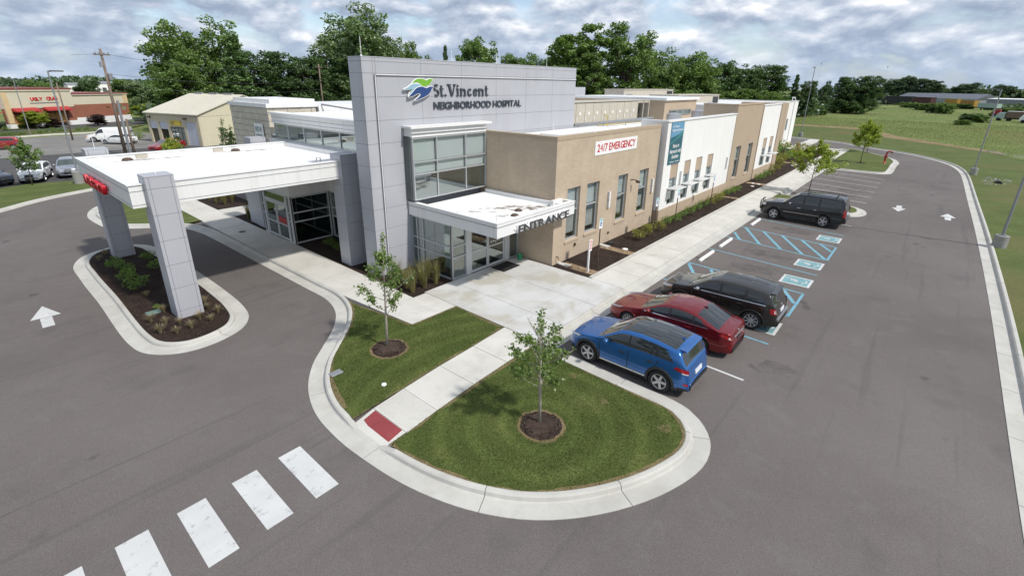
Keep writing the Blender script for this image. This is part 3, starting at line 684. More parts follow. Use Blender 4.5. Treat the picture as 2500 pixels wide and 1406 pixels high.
def wheelchair(x0, x1, y0, y1, label):
    """white square, blue-green field, white seated figure; figure's head toward +Y"""
    r = empty('accessible_symbol', ((x0+x1)/2,(y0+y1)/2,0)); tag(r, label, 'marking', 'painted accessible symbols')
    MB().sheet(rect(x0,x1,y0,y1), 0.005).build('border', MT['paint_white'], r)
    b = 0.11; MB().sheet(rect(x0+b,x1-b,y0+b,y1-b), 0.009).build('field', MT['paint_teal'], r)
    cx, cy = (x0+x1)/2, (y0+y1)/2; k = (y1-y0)/1.3; m = MB()
    f = lambda x, y: (cx+x*k, cy+y*k)
    m.sheet([f(0.16+0.06*math.cos(t*math.pi/6), 0.44+0.06*math.sin(t*math.pi/6)) for t in range(12)], 0.013)
    for a, c, w in (((0.16,0.36),(0.13,0.0),.08),((0.15,0.22),(-0.10,0.20),.06),((0.13,0.0),(-0.15,-0.02),.08),((-0.15,-0.02),(-0.25,-0.30),.07),((-0.25,-0.30),(-0.34,-0.27),.06)):
        m.sheet(stripe(f(*a), f(*c), w*k), 0.013)
    n = 18; A = [math.radians(80+ i*240/n) for i in range(n+1)]
    for i in range(n):
        m.sheet([f(0.06+rr_*math.cos(t), -0.16+rr_*math.sin(t)) for rr_, t in ((0.25,A[i]),(0.31,A[i]),(0.31,A[i+1]),(0.25,A[i+1]))][::1], 0.013)
    m.build('figure', MT['paint_white'], r)
wheelchair(34.4,35.75,2.88,4.13, 'blue and white accessible symbol in the bay beside the black car')
wheelchair(28.3,29.6,2.86,4.13, 'blue and white accessible symbol in the far empty bay')
wheelchair(25.2,26.48,2.83,4.14, 'blue and white accessible symbol in the near empty bay')
wheelchair(19.02,20.33,2.86,4.1, 'blue and white accessible symbol partly under the dark grey car')
# concrete wheel stops
for i, (x0, x1, lb) in enumerate(((34.85,37.0,'white concrete wheel stop just left of the black car'),(28.5,30.65,'white concrete wheel stop in the far empty accessible bay'),(25.25,27.4,'white concrete wheel stop in the near empty accessible bay'))):
    m = MB(); y = 8.08; pr = [(-.08,.006),(.08,.006),(.075,.09),(.05,.125),(-.05,.125),(-.075,.09)]
    n = len(pr); m.add([(x0,y+a,b) for a,b in pr]+[(x1,y+a,b) for a,b in pr], [(j,(j+1)%n,n+(j+1)%n,n+j) for j in range(n)]+[tuple(range(n-1,-1,-1)),tuple(range(n,2*n))])
    tag(m.build('wheel_stop', MT['white']), lb, 'wheel stop', 'wheel stops')
# gravel drains crossing the planting bed
def pebbles(name, poly, n, label, z=0.13, s0=0.02, s1=0.045, seed=3, mat='gravel'):
    rs = np.random.default_rng(seed); q = pts_in_poly(poly, n, rs); m = MB()
    for x, y in q:
        s = rs.uniform(s0, s1); a = rs.uniform(0, 3); m.add([(x+s*math.cos(a+k*2.1)*rs.uniform(.7,1.2), y+s*math.sin(a+k*2.1)*rs.uniform(.7,1.2), z) for k in range(3)]+[(x,y,z+s*0.9)], [(0,1,3),(1,2,3),(2,0,3)])
    return tag(m.build(name, MT[mat]), label, 'stones', kind='stuff')
for i, (x0, x1, y0, y1, n) in enumerate(((19.35,19.95,11.16,13.2,420),(23.3,23.9,11.16,13.2,380),(42.3,42.8,11.16,13.0,160),(50.4,51.2,11.16,12.9,200),(68.2,69,11.3,13.6,120))):
    struct(MB().sheet(rect(x0,x1,y0,y1), 0.130).build('gravel_strip', MT['gravel']))
    pebbles('gravel_stones', rect(x0,x1,y0,y1), n, 'brown gravel stones of the drain strip, ' + ('nearest to the entrance','second from the entrance','third from the entrance','fourth from the entrance','farthest from the entrance')[i], seed=30+i)
for i, (x0, y0) in enumerate(((19.3,12.72),(23.5,12.8))):
    m = MB(); m.add([(x0,y0,.13),(x0+.42,y0,.13),(x0+.34,13.42,.13),(x0+.08,13.42,.13),(x0,y0,.17),(x0+.42,y0,.17),(x0+.34,13.42,.20),(x0+.08,13.42,.20)],[(0,3,2,1),(4,5,6,7),(0,1,5,4),(1,2,6,5),(2,3,7,6),(3,0,4,7)])
    tag(m.build('splash_block', MT['kerb']), 'pale concrete splash block at the brick wall, ' + ('nearer the entrance','farther from the entrance')[i], 'splash block')

def crack(pts, w, label, seed, z=0.004):
    q = random.Random(seed); P = smooth_path(pts, 0.5); N = offsets(P); m = MB(); vs = []
    for p, nn in zip(P, N):
        j = q.uniform(-.008,.008); ww = w*q.uniform(.5,1.3)/2; vs += [(p.x+nn.x*(j-ww), p.y+nn.y*(j-ww), z), (p.x+nn.x*(j+ww), p.y+nn.y*(j+ww), z)]
    m.add(vs, [(2*i,2*i+2,2*i+3,2*i+1) for i in range(len(P)-1)]); o = m.build('pavement_seam', MT['seam']); struct(o)
MT['seam'] = M_flat('seam', (0.088,0.080,0.078), 0.9, 0, .15, 3.0)
crack([(-12,13.6),(0,13.4),(4.6,13.3)], .02, '', 2); crack([(7.8,30),(7.7,25),(7.5,20.5)], .02, '', 8)

for i, (cx, cy, rx, ry) in enumerate(((23.0,5.4,.7,1.3),(26.1,5.6,.6,1.2),(29.2,5.5,.6,1.3),(35.6,5.6,.6,1.2),(51.5,5.0,1.2,1.6),(54.8,4.6,1.8,1.2),(16.6,2.2,.5,.6))):
    b_ = blob(0,0,1.0,28,0.22,60+i); struct(MB().sheet([(cx+x*rx, cy+y*ry) for x, y in b_], 0.003).build('oil_stain', MT['oil']))
# ================================================================== HOSPITAL
hosp = tag(empty('hospital_building', (19, 16, 0)), 'low hospital of grey metal, tan brick and white walls with two white canopies', 'building')
def fb(m, pl, c, u0, u1, d0, d1, z0, z1, mi=0):
    if pl == 'Y': m.box(u0, u1, c+d0, c+d1, z0, z1, mi)
    else: m.box(c+d0, c+d1, u0, u1, z0, z1, mi)
def wall(name, pl, c, u0, u1, z0, z1, th, ops, mat, parent=hosp):
    """wall with real openings; its outer face at c"""
    m = MB(); us = sorted({u0, u1} | {v for o in ops for v in o[:2]})
    for a, b in zip(us, us[1:]):
        zz_ = z0
        for o in sorted([o for o in ops if o[0] <= a+1e-6 and o[1] >= b-1e-6], key=lambda o: o[2]):
            if o[2] > zz_: fb(m, pl, c, a, b, 0, th, zz_, o[2])
            zz_ = o[3]
        if zz_ < z1: fb(m, pl, c, a, b, 0, th, zz_, z1)
    return m.build(name, mat, parent)
def glazing(pl, c, us, zs, parent=hosp, w=0.06, dep=0.10, fmat=None, gmat=None, blinds=(), room=1.4, skip=(), roomcol='interior', name='window'):
    """frame (part) with one pane per cell, blinds behind the given rows and a dark room behind"""
    m = MB(); n_u = len(us)
    for i, u in enumerate(us):
        a = u if i == 0 else u-w if i == n_u-1 else u-w/2
        fb(m, pl, c, a, a+w, 0, dep, zs[0], zs[-1])
    for j, z in enumerate(zs):
        a = z if j == 0 else z-w if j == len(zs)-1 else z-w/2
        for i in range(n_u-1):
            l = us[i]+(w if i == 0 else w/2); r_ = us[i+1]-(w if i == n_u-2 else w/2)
            fb(m, pl, c, l, r_, 0.004, dep-0.004, a, a+w)
    fr = m.build(name, fmat or MT['frame'], parent)
    for i in range(n_u-1):
        for j in range(len(zs)-1):
            if (i, j) in skip: continue
            l = us[i]+w/2; r_ = us[i+1]-w/2; b = zs[j]+w/2; t = zs[j+1]-w/2
            p = MB(); fb(p, pl, c, l, r_, dep*0.5, dep*0.5+0.012, b, t); p.build('pane', MT['glass_clear'] if j in blinds else gmat or MT['glass'], fr)
            if j in blinds:
                p = MB(); fb(p, pl, c, l, r_, dep+0.06, dep+0.07, b, t); p.build('blind', MT['blind'], fr)
    if room:
        p = MB(); d0, d1 = dep+0.09, dep+room; u0, u1, z0, z1 = us[0], us[-1], zs[0], zs[-1]
        fb(p, pl, c, u0, u1, d1, d1+0.05, z0, z1); fb(p, pl, c, u0-0.05, u0, d0, d1, z0, z1); fb(p, pl, c, u1, u1+0.05, d0, d1, z0, z1)
        fb(p, pl, c, u0, u1, d0, d1, z1, z1+0.05); fb(p, pl, c, u0, u1, d0, d1, z0-0.05, z0)
        p.build('room', MT[roomcol], fr)
    return fr
def panels(root, pl, c, us, zs, th=0.03, gap=0.006, skip=lambda a,b,z0,z1: False, mat=None):
    for a, b in zip(us, us[1:]):
        for z0, z1 in zip(zs, zs[1:]):
            if skip(a, b, z0, z1): continue
            m = MB(); fb(m, pl, c, a+gap, b-gap, -th, 0, z0+gap, z1-gap); m.build('metal_panel', mat or MT['grey_panel'], root)

# ---- tall sign wall
ZT = [0.0,0.42,1.42,2.42,3.42,4.42,5.42,6.41,7.41,8.40,9.37,9.85,10.0]
tower = MB().box(12.09, 28.2, 18.73, 19.66, 0, 9.99).build('sign_wall', MT['joint'], hosp)
panels(tower, 'Y', 18.73, [12.06,12.60,12.74,15.21,17.8,20.4,23.0,25.61,28.2], ZT)
panels(tower, 'X', 12.09, [18.74,19.68], ZT)
panels(tower, 'X', 28.24, [18.74,19.68], ZT[6:])
m = MB(); m.box(12.05,28.22,18.69,19.69,10.0,10.04); m.build('coping', MT['grey_panel'], tower)
m = MB(); m.box(12.655,12.69,18.655,18.698,0.1,9.33); m.box(12.655,28.2,18.655,18.698,9.30,9.335); m.build('reveal_strip', MT['reveal'], tower)
m = MB(); m.box(12.62,12.652,18.672,18.698,0.1,9.29); m.box(12.69,28.2,18.672,18.698,9.262,9.298); m.build('reveal_painted_shade', MT['joint'], tower)  # raised dark strips beside the reveal, the groove's shade put into their colour

# ---- upper window bay over the entrance
ub = MB().box(14.02,19.0,18.12,18.69,6.62,7.02).build('bay_fascia', MT['white_panel'], hosp)
MB().box(13.90,19.30,17.98,18.685,7.02,7.12).build('coping', MT['white_panel'], ub)
m = MB(); m.box(14.0,19.0,18.06,18.10,6.78,6.80); m.build('fascia_joint', MT['joint'], ub)  # thin dark strip marking the horizontal joint of the bay fascia
glazing('Y', 18.10, [14.02,15.5,17.45,18.97], [3.66,4.88,5.46,6.60], blinds=(1,2), w=0.06, dep=0.10, room=0.5)
glazing('X', 14.02, [18.215,18.66], [3.66,4.88,5.46,6.60], blinds=(1,2), w=0.05, dep=0.08, room=0)

# ---- entrance vestibule
vest_f = MB().box(14.16,18.98,15.78,18.66,0.02,0.137).build('vestibule_floor', MT['interior_floor'], hosp)
glazing('X', 14.13, [15.76,17.80,18.25,18.68], [0.14,1.24,1.78,2.86], w=0.06, dep=0.10, room=0, gmat=MT['glass'])
glazing('Y', 15.74, [14.13,15.10], [0.14,1.24,1.78,2.86], w=0.07, dep=0.11, room=0)
door = MB()
for a, b in ((15.10,15.38),(17.86,18.22)): door.box(a, b, 15.74, 15.86, 0.14, 2.86)
door.box(15.38,17.86,15.74,15.86,2.40,2.86)
df = door.build('door_frame', MT['frame_white'], hosp)
for a, b in ((15.40,16.60),(16.63,17.84)):
    m = MB(); y = 15.765
    for (u0,u1,z0,z1) in ((a,a+.07,.15,2.39),(b-.07,b,.15,2.39),(a+.07,b-.07,.15,.27),(a+.07,b-.07,2.29,2.39),(a+.07,b-.07,1.18,1.25)): m.box(u0,u1,y,y+.045,z0,z1)
    d_ = m.build('sliding_door', MT['frame_white'], hosp)
    MB().box(a+.07,b-.07,y+.02,y+.03,.27,1.18).build('pane', MT['glass'], d_); MB().box(a+.07,b-.07,y+.02,y+.03,1.25,2.29).build('pane', MT['glass'], d_)
    if a > 16:
        q = random.Random(4); m = MB()
        for k in range(5): m.lathe([(0.045,0),(0.045,0.004)], (a+.25+k*.15, y+.012, 1.42+0.03*math.sin(k*2.2)), 8, 'y')
        m.build('door_lettering', MT['white'], d_)
glazing('Y', 15.74, [18.22,18.98], [0.14,1.9,2.86], w=0.07, dep=0.10, room=0)
m = MB(); m.box(14.3,18.9,18.60,18.64,0.137,2.9); m.build('vestibule_back', MT['interior'], hosp)
m = MB(); m.box(16.2,18.3,17.2,17.9,0.137,0.9); m.build('reception_desk', MT['interior_floor'], hosp)
m = MB(); m.box(14.55,14.63,16.3,16.7,0.5,2.6); m.build('hanging_notice', MT['white'], hosp)
can = MB()
can.box(14.02,14.20,12.98,18.66,2.90,3.52); can.box(14.02,19.78,12.78,12.96,2.90,3.52); can.box(19.62,19.78,12.96,13.44,2.90,3.52)
can.box(14.20,19.0,12.96,15.735,2.94,3.30); can.box(14.20,18.99,15.735,18.09,2.9,3.30); can.box(19.0,19.62,12.96,13.44,2.94,3.30)
cn = can.build('entrance_canopy', MT['white_panel'], hosp)
m = MB(); m.box(14.20,18.99,12.96,18.09,3.302,3.37); m.box(19.0,19.62,12.965,13.44,3.302,3.37); m.build('roof_membrane', MT['roof_membrane'], cn)
m = MB(); m.box(14.0,14.24,12.76,18.66,3.52,3.56); m.box(14.24,19.80,12.76,12.99,3.52,3.56); m.box(19.58,19.80,12.99,13.44,3.52,3.56); m.box(18.80,18.985,13.0,18.05,3.37,3.55); m.box(18.6,19.4,13.25,13.44,3.37,3.66); m.build('coping', MT['white_panel'], cn)
m = MB(); m.box(14.005,14.018,12.8,18.6,3.36,3.375); m.box(14.02,19.78,12.765,12.778,3.36,3.375); m.build('fascia_joint', MT['darkgrey'], cn)  # panel joint of the canopy fascia, a thin dark grey strip
for i, (x, y) in enumerate(((16.05,13.55),(16.85,14.0))):
    m = MB(); m.lathe([(0.19,3.372),(0.19,3.40),(0.14,3.45),(0.05,3.47)], (x,y,0), 14); m.build('roof_drain', MT['rust'], cn)
q = random.Random(5); m = MB()
def streak(m, x0, y0, x1, y1, w, z, n=12, seed=1):
    r_ = random.Random(seed); L = []; Rr = []
    d = Vector((x1-x0,y1-y0)).normalized(); nn = Vector((-d.y,d.x))
    for k in range(n+1):
        t = k/n; px = x0+(x1-x0)*t; py = y0+(y1-y0)*t; ww = w*math.sin(math.pi*min(0.95,max(0.05,t)))*r_.uniform(0.4,1.0)
        L.append((px+nn.x*ww+r_.uniform(-.03,.03), py+nn.y*ww, z)); Rr.append((px-nn.x*ww, py-nn.y*ww+r_.uniform(-.03,.03), z))
    v = L+Rr; m.add(v, [(k,k+1,n+2+k,n+1+k) for k in range(n)])
streak(m, 14.7,16.1,16.3,14.3,0.16,3.372,seed=3); streak(m, 15.8,15.6,18.7,13.5,0.55,3.374,seed=4); streak(m, 16.6,14.3,18.7,13.4,0.40,3.377,seed=6); streak(m, 15.2,14.2,16.6,13.3,0.3,3.379,seed=7)
m.build('water_stain', MT['stain'], cn)

# ---- tan brick block
W1 = [(20.07,21.3),(21.95,23.25),(25.35,26.55),(28.1,29.38)]
b1 = wall('brick_wall', 'Y', 13.45, 19.0, 30.55, 0, 6.48, 0.3, [(a,b,1.18,4.0) for a,b in W1], MT['brick_tan'])
b1s = wall('brick_wall', 'X', 19.0, 13.752, 18.66, 0, 6.48, 0.3, [], MT['brick_tan'])
m = MB(); m.box(18.98,30.6,13.43,13.80,6.48,6.66); m.box(18.98,19.35,13.80,18.64,6.48,6.66); m.build('coping', MT['tan_stucco'], hosp)
for a, b in W1:
    g_ = glazing('Y', 13.57, [a,b], [1.19,2.78,3.99], blinds=(1,), w=0.07)
    MB().box(a-.06,b+.06,13.40,13.60,1.05,1.178).build('sill', MT['tan_block'], g_)
    m = MB(); m.box(a-.002,a+.04,13.46,13.57,1.19,3.98); m.build('side_trim', MT['tan_block'], g_)
for x in (24.33, 30.0):
    s_ = MB().box(x-.09,x+.09,13.33,13.449,2.28,3.24).build('wall_sconce', MT['frame_white'], hosp)
    MB().box(x-.06,x+.06,13.318,13.33,2.34,3.18).build('lens', MT['white'], s_); MB().box(x-.10,x+.10,13.325,13.449,2.72,2.80).build('band', MT['frame'], s_)
m = MB(); m.tube([(26.95,13.44,3.55),(26.95,13.2,3.6),(27.15,13.05,3.5)],0.03); m.lathe([(0.08,0),(0.07,0.22)],(27.15,12.95,3.45),10,'y'); m.build('security_camera', MT['rust'], hosp)
m = MB(); m.box(20.95,21.07,13.36,13.449,0.75,0.9); m.tube([(19.35,13.44,0.55),(19.35,13.33,0.55),(19.35,13.30,0.40)],0.03); m.build('hose_tap', MT['rust'], hosp)
m = MB(); m.box(24.55,24.72,13.40,13.449,0.62,0.74); m.build('outlet_box', MT['rust'], hosp)
# ---- white block
W2 = [(32.02,33.3),(34.46,35.62),(36.7,37.92),(39.1,40.36)]
wall('white_wall', 'Y', 13.1, 30.8, 44.74, 0.95, 6.80, 0.3, [(a,b,1.05,3.94) for a,b in W2], MT['white_stucco'])
wall('white_wall', 'X', 30.8, 13.402, 15.0, 0.95, 6.80, 0.3, [], MT['white_stucco'])
m = MB(); m.box(30.74,44.74,13.04,13.45,6.80,6.90); m.box(30.74,31.14,13.45,15.0,6.80,6.90); m.build('coping', MT['white_panel'], hosp)
bs = empty('block_base', (37.8,13.1,0), hosp); x = 30.76
while x < 44.7:
    x1 = min(x+1.2, 44.74); MB().box(x+.006, x1-.006, 13.06, 13.4, 0, 0.945).build('block', MT['tan_block'], bs); x = x1
MB().box(30.765,31.0,13.41,13.9,0,0.944).build('block', MT['tan_block'], bs)
def shelf_window(a, b, z0, zt, zs, y=13.1):
    g_ = glazing('Y', y+0.10, [a,b], [z0,2.05,zs], blinds=(1,), w=0.06)
    MB().box(a+.002,b-.002,y+0.07,y+0.3,zs,zt-.002).build('infill_panel', MT['tan_stucco'], g_)
    m = MB(); m.bevbox(a-.22,b+.10,y-0.75,y-0.02,2.30,2.36,0.01); m.build('sunshade', MT['white_panel'], g_)
    m = MB()
    for k in range(5): m.box(a-.18,b+.06,y-0.70+k*.14,y-0.66+k*.14,2.362,2.375)
    m.build('sunshade_fin', MT['frame'], g_)
for a, b in W2: shelf_window(a, b, 1.06, 3.94, 2.95)
for x in (33.85, 43.9):
    s_ = MB().box(x-.09,x+.09,12.98,13.099,2.3,3.3).build('wall_sconce', MT['frame_white'], hosp); MB().box(x-.06,x+.06,12.966,12.98,2.36,3.24).build('lens', MT['white'], s_)
# ---- second tan block, second white block, tan pier
W3 = [(46.1,47.5),(49.76,51.22)]
wall('tan_wall', 'Y', 13.08, 44.8, 52.75, 0, 7.5, 0.3, [(a,b,1.1,3.96) for a,b in W3], MT['tan_stucco'])
wall('tan_wall', 'X', 44.8, 13.39, 16.0, 5.9, 7.5, 0.3, [], MT['tan_stucco'])
m = MB(); m.box(44.76,52.8,13.04,13.45,7.5,7.62); m.box(44.76,45.16,13.45,16.05,7.5,7.62); m.build('coping', MT['tan_stucco'], hosp)
for a, b in W3:
    g_ = glazing('Y', 13.20, [a,b], [1.11,2.78,3.95], blinds=(1,), w=0.07); MB().box(a-.06,b+.06,13.03,13.22,0.98,1.098).build('sill', MT['tan_block'], g_)
W4 = [(55.1,56.45),(57.7,59.0)]
wall('white_wall', 'Y', 13.12, 52.9, 60.0, 1.07, 7.3, 0.3, [(a,b,1.16,4.05) for a,b in W4], MT['white_stucco'])
MB().box(52.9,60.0,13.10,13.5,0,1.065).build('block_base', MT['tan_block'], hosp)
for a, b in W4: shelf_window(a, b, 1.17, 4.05, 3.0, 13.12)
MB().box(60.02,61.6,13.04,17.3,0,7.42).build('tan_pier', MT['tan_stucco'], hosp)
m = MB(); m.tube([(52.84,13.06,7.4),(52.84,13.06,0.3),(52.84,12.95,0.15)],0.05); m.build('downspout', MT['tan_block'], hosp)
m = MB(); m.box(52.86,60.0,13.06,13.5,7.3,7.4); m.build('coping', MT['white_panel'], hosp)
# ---- far white block
wall('white_wall', 'Y', 17.2, 61.6, 89.0, 0.9, 7.0, 0.3, [], MT['white_stucco']); MB().box(61.6,89.04,17.17,17.6,0,0.895).build('block_base', MT['tan_block'], hosp)
MB().box(61.6,89.05,17.15,17.6,7.0,7.1).build('coping', MT['white_panel'], hosp)
MB().box(81.0,82.6,17.12,17.19,0.9,6.9).build('tan_strip', MT['tan_stucco'], hosp)
m = MB(); m.tube([(86,17.12,7.0),(86,17.12,0.3)],0.06); m.tube([(84.0,17.1,6.9),(84.0,17.1,7.6),(84.6,17.3,7.6),(86.4,17.3,7.6),(86.4,17.1,7.0)],0.06); m.build('roof_ladder', MT['white_panel'], hosp)
m = MB(); m.box(83.2,83.9,17.12,17.19,3.0,4.6); m.build('notice', MT['galv'], hosp)
MB().box(88.7,89.0,17.5,40,0,7.0).build('white_wall', MT['white_stucco'], hosp)
# ---- roof
rf = MB(); rf.box(19.3,44.8,13.75,19.0,5.85,5.95); rf.box(28.3,44.8,19.0,44,5.852,5.952); rf.box(44.8,61.6,13.42,44,5.85,5.95); rf.box(61.6,88.7,17.5,44,5.85,5.95); rf.box(14.3,28.3,19.7,39.5,5.6,5.7)
roof = rf.build('roof', MT['roof_membrane'], hosp)
MB().box(28.3,89,44,44.3,0,6.8).build('rear_wall', MT['white_stucco'], hosp)
m = MB(); m.box(19.34,30.8,17.4,18.6,5.95,6.25); m.box(22.5,26,15.5,17.2,5.95,6.35); m.build('roof_curb', MT['white_panel'], roof)
core = MB().box(44.0,51.7,19.3,29.2,5.95,7.75).build('roof_core', MT['tan_stucco'], hosp)
MB().box(43.8,51.95,19.1,29.4,7.75,7.98).build('roof_edge', MT['white_panel'], core)
g_ = glazing('Y', 19.23, [45.1,46.4,47.7,49.0,50.3], [6.36,6.86], w=0.06, dep=0.06, room=0, fmat=MT['galv'])
m = MB(); m.box(53,60,16.5,30,5.95,7.2); m.build('roof_parapet_wall', MT['white_panel'], hosp)
m = MB(); m.box(62,86,20,34,5.95,6.9); m.build('roof_parapet_wall', MT['white_panel'], hosp)
# lightning rods
for x, y, z, h in ((12.2,18.85,10.04,.75),(17.9,19.5,10.04,.55),(21.3,19.5,10.04,.6),(26.0,19.5,10.04,.75),(22.6,13.62,6.66,.3),(25.5,18.4,6.25,.5),(14.2,14.0,3.56,.35),(18.2,20.2,5.72,.3)):
    m = MB(); m.tube([(x,y,z),(x,y,z+h)],0.012,5); m.lathe([(0.05,z),(0.03,z+.05)],(x,y,0),6); m.build('lightning_rod', MT['white'], hosp)
m = MB(); m.tube([(14.45,13.2,3.37),(14.45,13.2,3.85)],0.015,5); m.tube([(14.45,13.2,3.8),(14.6,13.35,3.72),(14.62,13.4,3.4)],0.008,5); m.build('lightning_rod', MT['white'], cn)

# ---- ambulance canopy
CX0, CX1, CY0, CY1 = 3.75, 13.98, 21.2, 30.8
can = MB()
can.box(CX0,CX1,CY0,CY0+.25,4.6,5.42); can.box(CX0,CX1,CY1-.25,CY1,4.6,5.42); can.box(CX0,CX0+.25,CY0+.25,CY1-.25,4.6,5.42); can.box(CX1-.25,CX1,CY0+.25,CY1-.25,4.6,5.42)
can.box(CX0+.25,CX1-.25,CY0+.25,CY1-.25,4.62,5.12)
cn2 = can.build('drop_off_canopy', MT['white_panel'], hosp)
m = MB(); m.box(CX0+.25,CX1-.25,CY0+.25,CY1-.25,5.122,5.19); m.build('roof_membrane', MT['roof_membrane'], cn2)
for k in range(4): m = MB(); m.box(CX0+.26,CX1-.26,CY0+1.9+k*1.9,CY0+1.98+k*1.9,5.19,5.196); m.build('membrane_seam', MT['roof_membrane'], cn2)
m = MB(); m.box(CX0-.04,CX1,CY0-.04,CY0+.29,5.42,5.46); m.box(CX0-.04,CX1,CY1-.29,CY1+.04,5.42,5.46); m.box(CX0-.04,CX0+.29,CY0+.29,CY1-.29,5.42,5.46); m.build('coping', MT['white_panel'], cn2)
m = MB(); m.box(CX0-.012,CX0-.002,CY0,CY1,5.20,5.215); m.box(CX0,CX1,CY0-.012,CY0-.002,5.20,5.215); m.box(CX0-.012,CX0-.002,CY0,CY1,4.70,4.712); m.box(CX0,CX1,CY0-.012,CY0-.002,4.70,4.712); m.build('fascia_joint', MT['galv'], cn2)  # horizontal panel joints of the canopy fascia as thin grey strips
for x, y in ((5.6,30.1),(10.7,30.2)):
    m = MB(); m.lathe([(0.24,5.19),(0.24,5.24),(0.17,5.31),(0.05,5.33)],(x,y,0),14); m.build('roof_drain', MT['rust'], cn2)
m = MB(); streak(m, 4.6,30.0,8.0,29.7,0.55,5.199,seed=8); streak(m, 9.6,30.1,12.6,29.6,0.5,5.199,seed=9); m.build('water_stain', MT['stain'], cn2)
for x, y in ((6.3,30.45),(9.9,30.45)):
    m = MB(); m.box(x-.25,x+.25,y,y+.12,5.2,5.38); m.build('overflow_scupper', MT['hvac'], cn2)
m = MB(); m.tube([(4.3,21.6,5.2),(4.3,21.6,5.75)],0.012,5); m.tube([(9.6,21.7,5.2),(9.6,21.7,5.75)],0.012,5); m.build('lightning_rod', MT['white'], cn2)
m = MB(); m.tube([(11.3,22.0,5.2),(11.3,22.0,5.6),(11.5,22.0,5.55),(11.52,22.05,5.25)],0.025,6); m.build('roof_conduit', MT['galv'], cn2)
ZC = [0.10,0.44,1.40,2.36,3.33,4.31,5.29,5.72]
def column(x0, y0, w=0.9, d=0.92):
    r_ = MB().box(x0+.02,x0+w-.02,y0+.02,y0+d-.02,0,5.71).build('canopy_column', MT['joint'], hosp)
    g = 0.006
    for z0, z1 in zip(ZC, ZC[1:]):
        for a, b, yi in ((0,.11,0),(.11,w-.11,0.0),(w-.11,w,0)):
            MB().box(x0+a+g*(a>0), x0+b-g*(b<w), y0+yi, y0+d, z0+g, z1-g).build('metal_panel', MT['grey_panel'], r_)
    MB().box(x0-.01,x0+w+.01,y0-.01,y0+d+.01,5.72,5.75).build('cap', MT['grey_panel'], r_)
    return r_
for x, y in ((4.2,20.78),(4.2,31.02),(11.95,20.98),(11.95,31.1)): column(x, y)
m = MB()
for x, y in ((4.66,21.2),(4.66,31.45)): m.tube([(x,y,5.75),(x,y,6.3)],0.012,5)
m.build('lightning_rod', MT['white'], hosp)
# ---- wing under and behind the canopy
MB().box(11.72,14.08,26.42,30.34,2.9,4.58).build('vestibule_head', MT['white_panel'], hosp)
MB().box(13.99,14.4,19.70,26.40,2.95,5.45).build('wing_wall', MT['white_panel'], hosp)
MB().box(13.99,14.4,26.40,33.3,2.95,5.45).build('wing_wall', MT['white_panel'], hosp)
MB().box(12.0,14.4,30.36,33.3,0,2.949).build('metal_wall', MT['grey_panel'], hosp)
cl = MB().box(14.0,14.5,19.72,32.5,6.48,7.05).build('clerestory_fascia', MT['white_panel'], hosp)
MB().box(13.86,14.6,19.72,32.55,7.05,7.15).build('coping', MT['white_panel'], cl)
m = MB(); m.box(13.985,13.999,19.75,32.5,6.84,6.855); m.box(13.985,13.999,19.75,32.5,6.62,6.632); m.build('fascia_joint', MT['galv'], cl)  # grey strips for the joints between clerestory fascia panels
glazing('X', 14.06, [19.75,20.6,22.5,24.5,26.5,28.55,30.6,32.4], [5.46,6.47], w=0.09, dep=0.10, room=3.0, gmat=MT['glass'], roomcol='interior')
MB().box(14.5,28.3,19.72,32.5,6.98,7.04).build('wing_roof', MT['roof_membrane'], hosp)
MB().box(14.5,28.0,32.3,32.5,5.7,7.0).build('wing_wall', MT['white_panel'], hosp)
glazing('Y', 26.42, [11.72,14.06], [0.14,1.42,1.95,2.88], w=0.07, dep=0.1, room=0, gmat=MT['glass_dark'], fmat=MT['frame_white'])
glazing('X', 14.08, [21.9,24.2,26.34], [0.14,1.42,1.95,2.93], w=0.07, dep=0.1, room=3.0, gmat=MT['glass_dark'], fmat=MT['frame_white'])
glazing('X', 11.70, [26.6,26.95], [0.14,1.42,1.95,2.88], w=0.06, dep=0.1, room=0, gmat=MT['glass_dark'], fmat=MT['frame_white'])
glazing('X', 11.70, [29.95,30.32], [0.14,1.42,1.95,2.88], w=0.06, dep=0.1, room=0, gmat=MT['glass_dark'], fmat=MT['frame_white'])
m = MB(); m.box(11.68,11.82,26.42,26.6,0.1,2.9); m.box(11.69,11.82,26.95,27.10,0.1,2.9); m.box(11.69,11.82,29.8,29.95,0.1,2.9); m.box(11.70,11.82,27.10,29.8,2.28,2.45); m.box(11.70,11.82,27.10,29.8,2.82,2.9); m.build('door_frame', MT['frame_white'], hosp)
MB().box(11.75,11.76,27.12,29.78,2.46,2.81).build('transom_pane', MT['glass_dark'], hosp)
for a, b in ((27.12,28.42),(28.48,29.78)):
    m = MB(); x = 11.73
    for (u0,u1,z0,z1) in ((a,a+.08,.15,2.27),(b-.08,b,.15,2.27),(a+.08,b-.08,.15,.27),(a+.08,b-.08,2.19,2.27),(a+.08,b-.08,1.02,1.09)): m.box(x,x+.045,u0,u1,z0,z1)
    d_ = m.build('sliding_door', MT['frame_white'], hosp)
    MB().box(x+.02,x+.03,a+.08,b-.08,.27,1.02).build('pane', MT['glass_dark'], d_); MB().box(x+.02,x+.03,a+.08,b-.08,1.09,2.19).build('pane', MT['glass_dark'], d_)
    if a < 28: MB().box(x+.006,x+.014,a+.14,b-.14,1.12,1.50).build('red_notice', MT['red_paint'], d_)
m = MB(); m.box(11.85,14.0,26.6,30.3,0.10,0.137); m.build('vestibule_floor', MT['interior_floor'], hosp)
m = MB(); m.box(13.9,13.98,26.6,30.3,0.14,2.9); m.box(11.85,13.9,30.30,30.345,0.14,2.9); m.build('vestibule_back', MT['interior'], hosp)
